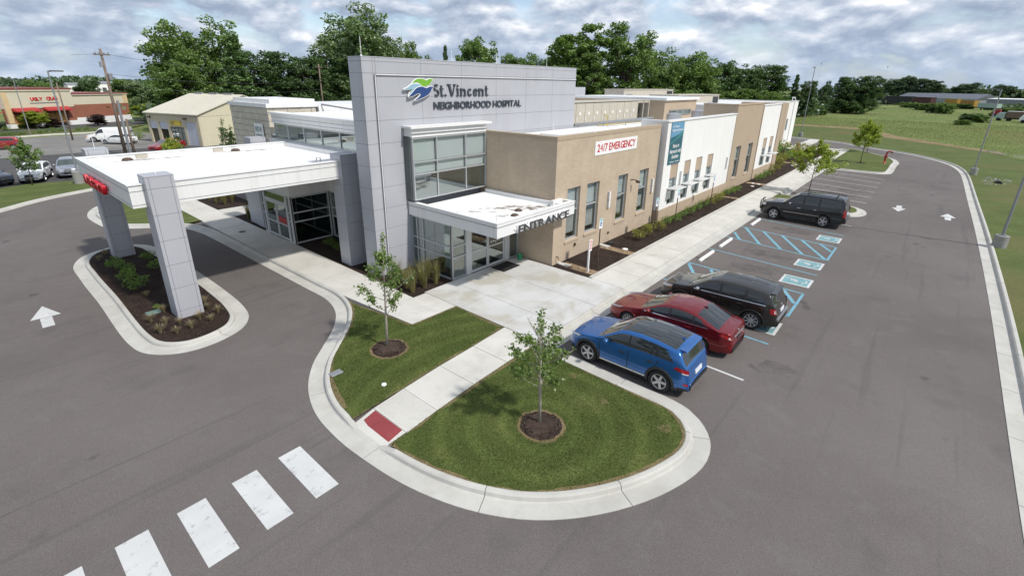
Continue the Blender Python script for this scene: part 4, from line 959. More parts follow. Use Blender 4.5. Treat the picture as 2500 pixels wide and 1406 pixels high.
# ---- stone block
st = MB().box(14.26,17.6,33.46,39.7,0,7.34).build('stone_wall', MT['mortar'], hosp)
q = random.Random(12); z = 0.0
while z < 7.3:
    h = min(q.choice((0.42,0.42,0.62)), 7.34-z)
    if h < 0.12: break
    for pl, c, u0, u1 in (('X',14.26,33.40,39.7),('Y',33.46,14.20,17.6)):
        u = u0
        while u < u1-0.02:
            w = min(q.uniform(0.7,1.9), u1-u)
            if u1-(u+w) < 0.3: w = u1-u
            m = MB(); dp = q.uniform(0.03,0.06); fb(m, pl, c, u+.012, u+w-.012, -dp, 0, z+.012, z+h-.012); m.build('stone_block', MT['stone'], st); u += w
    z += h
MB().box(14.12,17.7,33.32,39.8,7.34,7.60).build('coping', MT['white_panel'], st)
MB().box(14.5,17.65,33.6,39.6,7.60,7.86).build('coping', MT['white_panel'], st)
MB().box(17.7,28,33.2,39.6,0,7.45).build('roof_parapet_wall', MT['white_panel'], hosp)
m = MB(); m.tube([(17.9,33.15,7.5),(19.4,30.0,7.1)],0.06); m.build('roof_strut', MT['galv'], hosp)

# ------------------------------------------------------------------ lettering
def glyph(ch, size, ext, off=0.0):
    if ch == 'M':      # drawn by hand: the font's own M folds over itself when it is made bold
        c, w = 0.335, 0.085+2*off/size; P = [(0,0),(w,0),(w,.46),(c,.12),(2*c-w,.46),(2*c-w,0),(2*c,0),(2*c,.682),(2*c-w*1.05,.682),(c,.30),(w*1.05,.682),(0,.682)]
        n = len(P); me = bpy.data.meshes.new('g'); e = ext/2/size if ext else 0
        me.from_pydata([(x*size,y*size,ext/2) for x,y in P]+[(x*size,y*size,-ext/2) for x,y in P], [], [tuple(range(n)), tuple(range(2*n-1,n-1,-1))]+[(i,n+i,n+(i+1)%n,(i+1)%n) for i in range(n)])
        return me
    cu = bpy.data.curves.new('g', 'FONT'); cu.body = ch; cu.size = size; cu.extrude = ext/2; cu.offset = off; cu.resolution_u = 3
    o = bpy.data.objects.new('g', cu); me = bpy.data.meshes.new_from_object(o)
    bpy.data.objects.remove(o); bpy.data.curves.remove(cu); return me
def letters(text, pl, u0, u1, z0, c, h, ext, mat, root, off=0.0, flip=False, back=None, space=0.35):
    """each letter a mesh of its own, spaced to fill u0..u1; pl='Y' faces -Y, 'X' faces -X (reads toward -Y)"""
    items = []; x = 0.0
    for ch in text:
        if ch == ' ': x += space*h; items.append(None); continue
        me0 = glyph(ch, h/0.70, ext); xs_ = [v.co.x for v in me0.vertices]; bpy.data.meshes.remove(me0); me = glyph(ch, h/0.70, ext, off*h*(0.0 if ch in '4W' else 1.0)); pad = 0.02*h if ch == 'M' else -0.03*h if ch in 'GCOQ' else 0.0; x += pad; lo, hi = min(xs_), max(xs_)
        items.append((me, lo, x)); x += (hi-lo) + pad + 0.13*h
    tot = x-0.13*h; k = abs(u1-u0)/tot
    for it in items:
        if it is None: continue
        me, lo, xp = it
        for v in me.vertices:
            u = (v.co.x-lo+xp)*k; zv = v.co.y; d = v.co.z
            v.co = (u, -d, zv) if pl == 'Y' else (-d, -u, zv)
        me.materials.clear(); me.materials.append(mat)
        vs = np.array([v.co for v in me.vertices]); o0 = np.array([(vs[:,0].min()+vs[:,0].max())/2, (vs[:,1].min()+vs[:,1].max())/2, vs[:,2].min()])
        for v in me.vertices: v.co = Vector(v.co) - Vector(o0)
        base = Vector((u0, c, z0)) if pl == 'Y' else Vector((c, u0, z0))
        link(bpy.data.objects.new('letter', me), root, base + Vector(o0))
def sign(name, label, loc, cat='sign'): return tag(empty(name, loc), label, cat)
# entrance letters with pale returns
sg = sign('entrance_sign', 'dark raised letters reading ENTRANCE on the white canopy edge', (17.1,12.7,2.9))
letters('ENTRANCE', 'Y', 15.25, 19.08, 2.90, 12.62, 0.36, 0.03, MT['letter_entrance'], sg, 0.02)
letters('ENTRANCE', 'Y', 15.25, 19.08, 2.90, 12.695, 0.36, 0.11, MT['white'], sg, 0.026)
MB().box(15.1,19.1,12.74,12.776,3.05,3.13).build('raceway', MT['white'], sg)
# red canopy letters
sg = sign('emergency_letters', 'red raised letters along the left edge of the white canopy', (3.6,26.6,4.6))
letters('EMERGENCY', 'X', 28.4, 24.6, 4.60, 3.62, 0.38, 0.16, MT['red_sign'], sg, 0.014)
MB().box(3.69,3.735,24.75,28.45,4.72,4.80).build('raceway', MT['red_sign'], sg)
# main wall sign
sg = sign('hospital_sign', 'dark raised lettering with three bird shapes on the tall grey wall', (18.4,18.6,7.8))
letters('NEIGHBORHOOD HOSPITAL', 'Y', 15.88, 22.5, 7.80, 18.66, 0.34, 0.05, MT['letter_dark'], sg, 0.022)
def flatshape(name, poly, y, th, mat, root):
    n = len(poly); m = MB(); m.add([(x,y,z) for x,z in poly]+[(x,y-th,z) for x,z in poly], [tuple(range(n)), tuple(range(2*n-1,n-1,-1))]+[(i,n+i,n+(i+1)%n,(i+1)%n) for i in range(n)]); return m.build(name, mat, root)
# serif letters drawn as strokes: S t . V i n c e n t
def bar2(x0,z0,x1,z1,w0,w1=None):
    w1 = w1 or w0; return [(x0-w0/2,z0),(x0+w0/2,z0),(x1+w1/2,z1),(x1-w1/2,z1)]
def arcpoly(cx, cz, rx, rz, a0, a1, t, n=12, tt=None):
    A = [math.radians(a0+(a1-a0)*i/n) for i in range(n+1)]; f = lambda a: t*(0.45+0.55*abs(math.cos(a)))
    return [(cx+rx*math.cos(a), cz+rz*math.sin(a)) for a in A]+[(cx+(rx-f(a))*math.cos(a), cz+(rz-f(a))*math.sin(a)) for a in reversed(A)]
SX = 15.9; Z0 = 8.40; H = 0.56; XH = 0.36
def L_(polys, y=18.66, th=0.05):
    m = MB()
    for k, p in enumerate(polys):
        a = sum(p[i][0]*p[(i+1)%len(p)][1]-p[(i+1)%len(p)][0]*p[i][1] for i in range(len(p)))
        if a < 0: p = p[::-1]
        n = len(p); yy = y-0.0008*k; m.add([(x,yy+th/2,z) for x,z in p]+[(x,yy-th/2,z) for x,z in p], [tuple(range(n-1,-1,-1)), tuple(range(n,2*n))]+[(i,(i+1)%n,n+(i+1)%n,n+i) for i in range(n)])
    m.build('letter', MT['letter_dark'], sg)
def serif(x, z, w=0.17, t=0.035): return [(x-w/2,z),(x+w/2,z),(x+w/2,z+t),(x-w/2,z+t)]
x = SX
L_([arcpoly(x+.17,Z0+.41,.16,.15,40,265,.10), arcpoly(x+.19,Z0+.155,.17,.155,-140,90,.10)]); x += .42
L_([bar2(x+.08,Z0+.03,x+.08,Z0+.50,.09), [(x-.02,Z0+.33),(x+.22,Z0+.33),(x+.22,Z0+.37),(x-.02,Z0+.37)], arcpoly(x+.15,Z0+.09,.115,.09,180,330,.06)]); x += .30
L_([[(x+.05+.05*math.cos(t*math.pi/5), Z0+.05+.05*math.sin(t*math.pi/5)) for t in range(10)]]); x += .20
L_([bar2(x+.27,Z0,x+.09,Z0+H,.10,.14), bar2(x+.30,Z0,x+.47,Z0+H,.05,.055), serif(x+.08,Z0+H-.03,.26), serif(x+.47,Z0+H-.03,.2)]); x += .62
L_([bar2(x+.05,Z0,x+.05,Z0+XH,.10), serif(x+.05,Z0), serif(x+.03,Z0+XH-.03,.12), [(x+.05+.055*math.cos(t*math.pi/5), Z0+.48+.055*math.sin(t*math.pi/5)) for t in range(10)]]); x += .24
def n_(x): L_([bar2(x+.05,Z0,x+.05,Z0+XH,.10), serif(x+.05,Z0), serif(x+.03,Z0+XH-.03,.12), bar2(x+.31,Z0,x+.31,Z0+XH*.72,.10), serif(x+.31,Z0), arcpoly(x+.20,Z0+.22,.16,.14,0,165,.10)])
n_(x); x += .49
L_([arcpoly(x+.17,Z0+.18,.17,.185,45,320,.10)]); x += .41
L_([arcpoly(x+.17,Z0+.18,.17,.185,0,320,.10), [(x+.02,Z0+.18),(x+.33,Z0+.18),(x+.33,Z0+.215),(x+.02,Z0+.215)]]); x += .42
n_(x); x += .49
L_([bar2(x+.08,Z0+.03,x+.08,Z0+.50,.09), [(x-.02,Z0+.33),(x+.22,Z0+.33),(x+.22,Z0+.37),(x-.02,Z0+.37)], arcpoly(x+.15,Z0+.09,.115,.09,180,330,.06)])
# three birds, each a coloured face on a white backing
BX, BZ = 14.05, 8.22
def bird(pts, col, y):
    P = [(BX+a*1.78/350, BZ+(270-b)*1.0/270) for a, b in pts]
    p2 = smooth_path(P, 0.05, True); pp = [(v.x, v.y) for v in p2]
    cx = sum(p[0] for p in pp)/len(pp); cz = sum(p[1] for p in pp)/len(pp)
    nn = offsets(p2, True); area = sum(pp[i][0]*pp[(i+1)%len(pp)][1]-pp[(i+1)%len(pp)][0]*pp[i][1] for i in range(len(pp)))
    s_ = -1 if area > 0 else 1
    flatshape('white_edge', [(p.x+n.x*.032*s_, p.y+n.y*.032*s_) for p, n in zip(p2, nn)], y+.012, 0.06, MT['white'], sg)
    flatshape('bird', pp, y-.052, 0.012, col, sg)
LG = M_flat('logo_green', (0.17,0.40,0.035), 0.4); LB = M_flat('logo_lightblue', (0.27,0.44,0.54), 0.4); LN = M_flat('logo_navy', (0.025,0.06,0.19), 0.4)
bird([(98,78),(120,40),(170,10),(230,12),(270,28),(290,12),(318,8),(348,20),(325,32),(318,60),(285,85),(245,98),(205,100),(190,70),(150,48)], LG, 18.62)
bird([(5,135),(50,110),(90,78),(140,68),(190,82),(196,104),(150,122),(105,165),(50,220),(70,170),(95,140),(60,132)], LB, 18.60)
bird([(52,222),(95,170),(140,122),(200,102),(265,120),(290,104),(318,102),(346,110),(322,126),(305,165),(255,210),(190,240),(118,266),(165,225),(188,190),(160,180),(110,205)], LN, 18.58)
# wall banners
bn = sign('emergency_banner', 'white banner with red lettering on the tan brick wall', (24.85,13.4,5.43), 'banner')
MB().box(22.47,27.25,13.425,13.448,5.44,6.17).build('sheet', MT['white'], bn)
letters('24/7 EMERGENCY', 'Y', 22.70, 27.02, 5.62, 13.42, 0.40, 0.006, MT['red_sign'], bn, 0.026)
bn = sign('network_banner', 'tall blue and teal banner on the white wall at its corner', (32.35,13.05,4.0), 'banner')
MB().box(31.32,33.4,13.07,13.098,3.98,6.74).build('sheet', M_flat('banner_teal',(0.030,0.115,0.145),0.5), bn)
m = MB(); m.add([(31.32,13.066,5.75),(33.4,13.066,6.05),(33.4,13.066,6.74),(31.32,13.066,6.74)], [(0,1,2,3)]); m.build('blue_field', M_flat('banner_blue',(0.13,0.30,0.46),0.5), bn)
m = MB(); m.add([(31.32,13.062,5.45),(32.4,13.062,5.8),(33.4,13.062,6.2),(33.4,13.062,5.9),(31.32,13.062,5.3)], [(0,4,3,2,1)]); m.build('teal_band', M_flat('banner_mid',(0.045,0.20,0.22),0.5), bn)
for tx, a, b, z, h in (('St. Vincent',31.5,32.5,6.42,.14),('Neighborhood Hospital',31.5,33.2,6.18,.13),('Now in',31.85,32.85,5.08,.26),('Network with',31.45,33.28,4.72,.26),('Anthem',31.8,32.95,4.36,.26),('StVincent',31.6,32.3,4.1,.09),('Immediate',32.5,33.2,4.1,.08)):
    letters(tx, 'Y', a, b, z, 13.055, h, 0.004, MT['white'], bn, 0.02)
bn = sign('now_open_banner', 'white banner with green lettering hung on the stone wall', (14.1,35.0,5.2), 'banner')
MB().box(14.12,14.15,34.35,35.7,5.0,6.28).build('sheet', MT['white'], bn)
LGN = M_flat('banner_green', (0.03,0.16,0.08), 0.5)
letters('NOW', 'X', 35.55, 34.5, 5.72, 14.115, 0.36, 0.004, LGN, bn, 0.02); letters('OPEN', 'X', 35.55, 34.5, 5.2, 14.115, 0.36, 0.004, LGN, bn, 0.02)

# ------------------------------------------------------------------ roof plant
hv = tag(empty('rooftop_air_handler', (36,21.2,5.95)), 'long beige air handler on the roof beside the grey wall', 'air handler')
m = MB(); m.box(29.2,42.4,20.1,22.5,5.96,6.2); m.build('curb', MT['galv'], hv)
x = 29.3
for i in range(9):
    m = MB(); m.box(x+.01,x+1.18,20.05,22.5,6.2,7.72); m.build('casing_panel', MT['hvac'], hv)
    m = MB(); m.box(x+.08,x+.14,20.02,20.05,6.5,6.75); m.box(x+.45,x+.62,20.03,20.05,6.9,7.1); m.build('label_plate', MT['white'], hv); x += 1.2
m = MB(); m.box(40.1,40.2,20.05,22.5,6.2,7.78); m.box(41.2,41.3,20.05,20.15,6.2,7.78); m.box(42.3,42.4,20.05,22.5,6.2,7.78); m.box(40.2,42.3,20.05,22.5,7.6,7.78); m.box(40.2,42.3,21.9,22.5,6.2,7.6); m.build('fan_section', MT['hvac'], hv)
m = MB(); m.lathe([(0.45,0),(0.45,0.3)],(40.75,20.9,6.9),14,'y'); m.lathe([(0.45,0),(0.45,0.3)],(41.75,20.9,6.9),14,'y'); m.build('fan', MT['black'], hv)
m = MB(); m.box(29.25,42.45,20.0,22.55,7.78,7.82); m.build('lid', MT['hvac'], hv)
m = MB(); m.tube([(34.5,19.7,5.97),(34.5,19.7,6.75),(34.5,20.02,6.8)],0.035); m.tube([(33.0,19.6,6.1),(41,19.4,6.1)],0.03); m.build('gas_pipe', M_flat('yellow_pipe',(0.55,0.42,0.05),0.5), hv)
for i, (x0,x1,y0,y1,z1,lb) in enumerate(((62.5,79,33.5,36.5,8.45,'beige rooftop unit far back, in front of the trees'),(57,71,23.5,27,7.95,'beige rooftop unit behind the tan roof block'))):
    h2 = tag(empty('rooftop_unit', ((x0+x1)/2,(y0+y1)/2,5.96)), lb, 'rooftop unit')
    MB().box(x0,x1,y0,y1,5.96,z1).build('casing', MT['hvac'], h2); MB().box(x0-.1,x1+.1,y0-.1,y1+.1,z1,z1+.08).build('lid', MT['hvac'], h2)
    m = MB()
    for k in range(5): m.box(x0+.8,x0+2.6,y0-.02,y0-.005,6.9+k*.22,7.0+k*.22)
    m.build('louvre', MT['galv'], h2)
    m = MB(); m.box(x1-2.4,x1-.3,y0-.02,y0-.004,6.7,z1-.2); m.build('fan_opening', MT['black'], h2)
for i, (x, y, r_, z1) in enumerate(((41.6,17.3,0.62,6.75),(46.9,17.2,0.62,6.85))):
    h2 = tag(empty('roof_vent', (x,y,5.96)), 'round metal roof vent, ' + ('nearer to the brick block','farther, beside the tan block')[i], 'roof vent')
    m = MB(); m.lathe([(r_,5.96),(r_,z1),(r_*.9,z1+.03)],(x,y,0),20); m.build('drum', MT['steel'], h2); m = MB(); m.lathe([(r_*.8,z1+.03),(r_*.3,z1+.1)],(x,y,0),16); m.build('cowl', MT['steel'], h2)
h2 = tag(empty('roof_screen', (50,36,5.96)), 'grey metal screen on the roof behind the sign wall', 'roof screen')
MB().box(47.5,53.5,34,38,5.96,8.75).build('panel', MT['grey_panel'], h2)
h2 = tag(empty('roof_duct', (53.5,18.3,5.96)), 'curved pale duct on the roof beside the tan block', 'duct')
m = MB(); m.tube([(52.3,18.4,5.96),(52.3,18.4,6.9),(52.7,18.4,7.25),(53.5,18.4,7.3),(54.2,18.4,6.9),(54.3,18.4,5.96)],0.22,10); m.build('pipe', MT['steel'], h2, smooth=True)
h2 = tag(empty('safety_rail', (36,19.2,5.96)), 'low metal rail along the roof edge in front of the air handler', 'rail')
m = MB()
for x in (29.5,33,36.5,40): m.tube([(x,19.15,5.96),(x,19.15,6.42)],0.025,6)
m.build('post', MT['galv'], h2); MB().box(29,41.5,19.1,19.2,6.30,6.45).build('rail', MT['galv'], h2)

# ------------------------------------------------------------------ things at the entrance
tag(MB().bevbox(16.62,17.92,14.68,15.62,0.138,0.15,0.004).build('door_mat', M_ground('mat',[(0.3,(0.02,0.02,0.021)),(0.7,(0.035,0.034,0.034))],3.0,60.0,0.3,0.95,0.5,0.01)), 'black mat on the concrete in front of the sliding doors', 'door mat')
bk = tag(empty('bucket', (18.6,15.3,0.137)), 'green bucket on the concrete beside the entrance doors', 'bucket')
m = MB(); m.lathe([(0.12,0.137),(0.145,0.44),(0.15,0.445),(0.15,0.46),(0.135,0.46),(0.13,0.42)],(18.6,15.3,0),18); m.build('tub', M_flat('bucket_green',(0.01,0.25,0.09),0.4), bk, smooth=True)
m = MB(); m.lathe([(0.13,0.40),(0.05,0.43)],(18.6,15.3,0),14); m.build('filling', MT['white'], bk)
m = MB(); m.tube([(18.6+0.152*math.cos(t*math.pi/8),15.3-0.02-0.03*math.sin(t*math.pi/8),0.43-0.14*math.sin(t*math.pi/8)) for t in range(9)],0.006,5); m.build('handle', MT['steel'], bk)
GRN = M_flat('sign_teal',(0.25,0.52,0.55),0.4); SBL = M_flat('sign_blue',(0.05,0.16,0.42),0.4)
def post_sign(x, y, h, label):
    r_ = tag(empty('parking_sign', (x,y,0.13)), label, 'parking sign', 'accessible parking signs')
    m = MB(); m.box(x-.02,x+.02,y-.012,y+.02,0.1,h); m.box(x-.035,x+.035,y+.02,y+.028,0.1,h-.1); m.build('post', MT['rust'], r_)
    p = MB().box(x-.16,x+.16,y-.02,y-.014,h-.52,h).build('plate', MT['white'], r_)
    MB().box(x-.155,x+.155,y-.025,y-.021,h-.13,h-.01).build('green_band', GRN, p); MB().box(x-.09,x+.09,y-.025,y-.021,h-.40,h-.18).build('blue_symbol', SBL, p)
    m = MB(); m.box(x-.02,x+.01,y-.029,y-.0255,h-.37,h-.23); m.lathe([(0.045,-.0035),(0.045,0)],(x,y-.0255,h-.34),10,'y'); m.build('white_figure', MT['white'], p)
post_sign(20.57,11.66,2.70,'accessible parking sign on a brown post nearest the entrance')
post_sign(27.2,11.7,2.66,'accessible parking sign on a brown post at the end of the brick wall')
post_sign(30.5,11.73,2.66,'accessible parking sign on a brown post before the first white wall windows')
post_sign(37.2,11.74,2.72,'accessible parking sign on a brown post farthest from the entrance')
r_ = tag(empty('notice_sign', (19.55,11.62,0.13)), 'white post with a small white and red notice in the gravel', 'sign')
m = MB(); m.box(19.51,19.59,11.58,11.66,0.1,1.5); m.build('post', MT['white'], r_); pl_ = MB().box(19.42,19.68,11.55,11.575,1.25,1.85).build('plate', MT['white'], r_)
m = MB()
for k in range(4): m.box(19.46,19.64,11.545,11.5495,1.36+k*.11,1.41+k*.11)
m.box(19.50,19.60,11.545,11.5495,1.77,1.82); m.build('red_text', MT['red_sign'], pl_)
r_ = tag(empty('bed_light', (24.2,13.0,0.13)), 'small black floodlight on the mulch at the brick wall', 'floodlight')
m = MB(); m.bevbox(24.0,24.4,12.85,13.1,0.14,0.3,0.03); m.build('housing', MT['black'], r_); m = MB(); m.box(24.18,24.22,12.95,13.0,0.1,0.16); m.build('stake', MT['black'], r_)
for i, (x, y) in enumerate(((24.0,11.9),(49.0,11.9),(50.5,11.75),(50.6,12.3),(66.2,12.1),(67.1,11.9))):
    m = MB(); m.lathe([(0.16,0.13),(0.16,0.17),(0.10,0.19)],(x,y,0),12); tag(m.build('cleanout_cap', MT['white']), 'round white cap in the mulch, ' + ('beside the second gravel strip','nearest of three before the second tan wall','right of three by the second tan wall','left of three by the second tan wall','left one of the far pair','right one of the far pair')[i], 'pipe cap')
m = MB(); m.lathe([(0.085,LZ+.004),(0.075,LZ+.04),(0.04,LZ+.055)],(7.02,11.15,0),12); tag(m.build('lawn_cap', MT['white']), 'small white cap on the left lawn', 'pipe cap')
m = MB(); m.bevbox(6.15,6.55,12.7,12.95,LZ,LZ+.035,0.01); tag(m.build('valve_box', MT['galv']), 'grey valve box lid in the left lawn near the kerb', 'valve box')
m = MB(); m.bevbox(3.45,3.95,22.0,22.35,0.125,0.17,0.01); tag(m.build('valve_box', M_flat('box_green',(0.13,0.20,0.18),0.5)), 'green valve box lid in the canopy island', 'valve box')
m = MB(); m.lathe([(0.2,0.137),(0.2,0.141)],(10.6,31.2,0),14); tag(m.build('sidewalk_grate', MT['rust']), 'small round rusty cover in the sidewalk under the canopy', 'cover')
# ================================================================== VEHICLES
def M_carpaint(name, col, metal=0.35, rough=0.28):
    m, t, b = newmat(name)
    c = ramp(t, noise(t, 1.2, 3.0), [(0.3, mul(col, 0.95)), (0.7, mul(col, 1.05))])
    t.links.new(c, b.inputs['Base Color']); b.inputs['Metallic'].default_value = metal; b.inputs['Roughness'].default_value = rough
    b.inputs['Coat Weight'].default_value = 0.7; b.inputs['Coat Roughness'].default_value = 0.04
    return m
def M_carglass(name, tint=(0.022,0.026,0.028), rough=0.03):
    m, t, b = newmat(name); b.inputs['Base Color'].default_value = (*tint, 1); b.inputs['Roughness'].default_value = rough
    b.inputs['IOR'].default_value = 1.5; b.inputs['Coat Weight'].default_value = 0.6; b.inputs['Coat Roughness'].default_value = 0.02
    return m
CG = M_carglass('car_glass'); CGW = M_carglass('car_windshield', (0.06,0.075,0.07))
TYRE = M_flat('tyre', (0.016,0.016,0.017), 0.85); RIM = M_flat('alloy', (0.55,0.56,0.57), 0.28, 0.7); RIMD = M_flat('alloy_dark', (0.05,0.05,0.055), 0.4, 0.4)
LAMPR = M_flat('tail_lamp', (0.33,0.008,0.012), 0.12, 0.0, 0.02, coat=0.6); LAMPW = M_flat('head_lamp', (0.62,0.64,0.66), 0.1, 0.1, 0.03, coat=0.8); LAMPA = M_flat('amber_lamp', (0.6,0.2,0.03), 0.2)
CHROME = M_flat('chrome', (0.68,0.69,0.70), 0.12, 0.9, 0.02); PLATE = M_flat('plate', (0.62,0.64,0.66), 0.5)
def wheel_meshes(r, w, spokes, two_tone):
    """tyre and rim about the origin, axle along +Y, outer side at -Y"""
    t = MB(); prof = [(r*0.66,-w*.46),(r*0.90,-w*.5),(r*0.97,-w*.44),(r,-w*.30),(r,w*.30),(r*0.97,w*.44),(r*0.9,w*.5),(r*0.66,w*.46)]
    t.lathe(prof, (0,0,0), 28, 'y', cap=False)
    rm = MB(); rr = r*0.68
    rm.lathe([(rr,-w*.40),(rr*1.0,-w*.47),(rr*.93,-w*.47),(rr*.90,-w*.36),(rr*.90,-w*.2)], (0,0,0), 28, 'y', cap=False)
    for k in range(spokes):
        a = 2*math.pi*k/spokes; d = Vector((math.cos(a),0,math.sin(a))); n = Vector((-math.sin(a),0,math.cos(a)))
        w0, w1 = (rr*.17, rr*.13) if spokes <= 6 else (rr*.09, rr*.085)
        vs = []
        for y in (-w*.46, -w*.30):
            for s_, ww in ((0.10,w0),(0.92,w1)):
                for q in (-1, 1): vs.append(d*rr*s_ + n*ww*q + Vector((0,y+(0.05*w if s_<.5 else 0),0)))
        rm.add(vs, [(0,1,3,2),(4,6,7,5),(0,2,6,4),(1,5,7,3),(0,4,5,1),(2,3,7,6)])
    rm.lathe([(rr*.2,-w*.48),(rr*.22,-w*.40),(rr*.22,-w*.2)], (0,0,0), 12, 'y')
    bk = MB(); bk.lathe([(rr*.92,-w*.16),(rr*.92,0)], (0,0,0), 24, 'y'); bk.lathe([(rr*.6,-w*.22),(rr*.6,-w*.16)], (0,0,0), 16, 'y')
    return t, rm, bk
def car(name, label, loc, rz, p, group=None):
    """p: dimensions and outline; s runs from the nose (0) to the tail (L). local +x is forward"""
    L, W = p['L'], p['W']; root = tag(empty(name, loc, None, rz, local=True), label, 'car', group)
    pts = np.array(p['top']); paint = p['paint']; r = p['r']; ax = p['ax']; ra = r+p.get('gap', 0.055); sill = p.get('sill', 0.27)
    ss = list(np.arange(0, L, 0.035)) + [L] + list(np.arange(0, 0.2, 0.02)) + list(np.arange(L-0.35, L, 0.025)) + list(pts[:,0])
    for a in ax: ss += [a+ra*math.cos(t) for t in np.linspace(0, math.pi, 15)] + [a-ra-.002, a+ra+.002]
    S = np.array(sorted(set(np.round(np.clip(ss, 0, L), 4))))
    zt = np.interp(S, pts[:,0], pts[:,1])
    Sd = np.linspace(0, L, 400); zd = np.interp(Sd, pts[:,0], pts[:,1]); k = np.ones(9)/9; zs = np.convolve(np.pad(zd, 4, 'edge'), k, 'valid')
    def ztop(s): return float(np.interp(s, Sd, zs))
    fr, rr_ = p.get('front_round', 0.85), p.get('rear_round', 0.6); f0, r0 = p.get('fw', 0.70), p.get('rw', 0.80)
    def half(s):
        k = 1.0
        if s < fr: k = min(k, f0+(1-f0)*(1-(1-s/fr)**2.6))
        if s > L-rr_: k = min(k, r0+(1-r0)*(1-(1-(L-s)/rr_)**2.8))
        return W/2*k
    def belt(s): return float(np.interp(s, [0, L*.25, L], p['belt']))
    def section(s):
        wb = half(s); t_ = ztop(s); crown = 0.05 if t_ < p['belt'][1]+.15 else 0.075; zb = min(belt(s), t_-crown-0.012); zr = max(t_-crown, zb+0.01)
        wr = wb*0.965 - max(0, zr-zb)*p.get('tumble', 0.34)
        return wb, zb, zr, wr, t_
    def zbot(s):
        z = sill + (0.05 if s < 0.35 or s > L-.35 else 0)
        for a in ax:
            d = abs(s-a)
            if d < ra: z = max(z, r+math.sqrt(ra*ra-d*d)-0.004)
        return z
    def wlow(wb, zb, z):
        t = (z-0.2)/(zb-0.2)
        return wb*(1-0.075*max(0, 1-t/.55)**2) if t < .55 else wb*(1-0.04*((t-.55)/.45)**2.2)
    def side_y(s, z):
        wb, zb, zr, wr, t_ = section(s)
        if z <= zb: return wlow(wb, zb, z)
        f = min(1, (z-zb)/max(zr-zb, 1e-3)); return wb*0.96+(wr-wb*0.96)*f
    NL, NG, NR = 9, 7, 9; rows = []
    for s in S:
        wb, zb, zr, wr, t_ = section(s); z0 = min(zbot(s), zb-0.02); P = []
        for i in range(NL): z = z0+(zb-z0)*i/(NL-1); P.append((wlow(wb, zb, z), z))
        for i in range(1, NG+1):
            f = i/NG; bow = 0.02*math.sin(math.pi*f)*min(1, (zr-zb)/.3); P.append((wb*0.96+(wr-wb*0.96)*f+bow, zb+(zr-zb)*f))
        for i in range(1, NR+1):
            y = wr*(1-i/NR); P.append((y, zr+(t_-zr)*(1-(y/wr)**2.3)))
        rows.append(P)
    n = len(rows[0]); ns = len(S); base = 0
    V = [(L/2-s, sg*y, z) for sg in (1, -1) for s, P in zip(S, rows) for y, z in P]
    idx = lambda side, i, j: side*ns*n + i*n + j
    F = {}
    def put(cls, f): F.setdefault(cls, []).append(f)
    wa, we = p['win']; dsl = p.get('dslope', 0.25); pil = p['pillars']; cow, hdr, rh, rb = p['cowl'], p['header'], p['rhead'], p['rbase']
    for side in (0, 1):
        for i in range(ns-1):
            sm = (S[i]+S[i+1])/2; gh = section(sm); h = gh[2]-gh[1]
            for j in range(n-1):
                f = (idx(side,i,j), idx(side,i+1,j), idx(side,i+1,j+1), idx(side,i,j+1))
                if side == 1: f = f[::-1]
                cls = 'body'
                if j < NL-1:
                    if p.get('clad') and j < 1: cls = 'sill_cladding'
                elif j < NL+NG-1:
                    fr_ = (j-NL+1.5)/NG
                    if h > 0.16 and wa < sm < we-dsl*fr_ and j >= NL and j < NL+NG-2:
                        cls = 'w%d%d' % (side, sum(1 for q in pil if sm > q))
                        if any(abs(sm-q) < 0.045 for q in pil): cls = 'pillar'
                else:
                    jr = j-(NL+NG-1)
                    if jr >= 1:
                        if cow < sm < hdr: cls = 'windshield'
                        elif rh < sm < rb: cls = 'rear_window'
                        elif p.get('dark_roof') and hdr+.06 <= sm <= rh-.16: cls = 'roof_glass'
                put(cls, f)
    for i, rev in ((0, True), (ns-1, False)):
        for j in range(n-2):
            f = (idx(0,i,j), idx(0,i,j+1), idx(1,i,j+1), idx(1,i,j)); put('body', f[::-1] if rev else f)
    mats = {'body': paint, 'sill_cladding': MT['black'], 'pillar': MT['black'], 'windshield': CGW, 'rear_window': CG, 'roof_glass': p.get('roof_mat', CG)}
    V = np.array(V)
    for cls, fs in F.items():
        used = sorted({v for f in fs for v in f}); mp = {v: i for i, v in enumerate(used)}
        m = MB(); m.v = [tuple(V[v]) for v in used]; m.f = [tuple(mp[v] for v in f) for f in fs]; m.m = [0]*len(fs)
        nm = 'side_window' if cls[0] == 'w' and cls[1].isdigit() else cls
        m.build(nm, mats.get(cls, CG), root, smooth=True, origin=(0,0,0) if cls == 'body' else None)
    X = lambda s: L/2-s
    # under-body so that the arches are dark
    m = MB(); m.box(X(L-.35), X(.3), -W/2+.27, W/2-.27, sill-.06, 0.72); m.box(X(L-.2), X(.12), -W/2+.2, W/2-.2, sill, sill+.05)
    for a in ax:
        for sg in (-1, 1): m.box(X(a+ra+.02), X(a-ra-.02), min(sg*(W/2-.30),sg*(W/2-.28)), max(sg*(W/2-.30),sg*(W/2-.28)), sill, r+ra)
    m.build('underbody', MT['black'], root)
    # wheels
    tw = p.get('tw', 0.23); t, rm, bk = wheel_meshes(r, tw, p.get('spokes', 5), True)
    tm = rmm = bkm = None
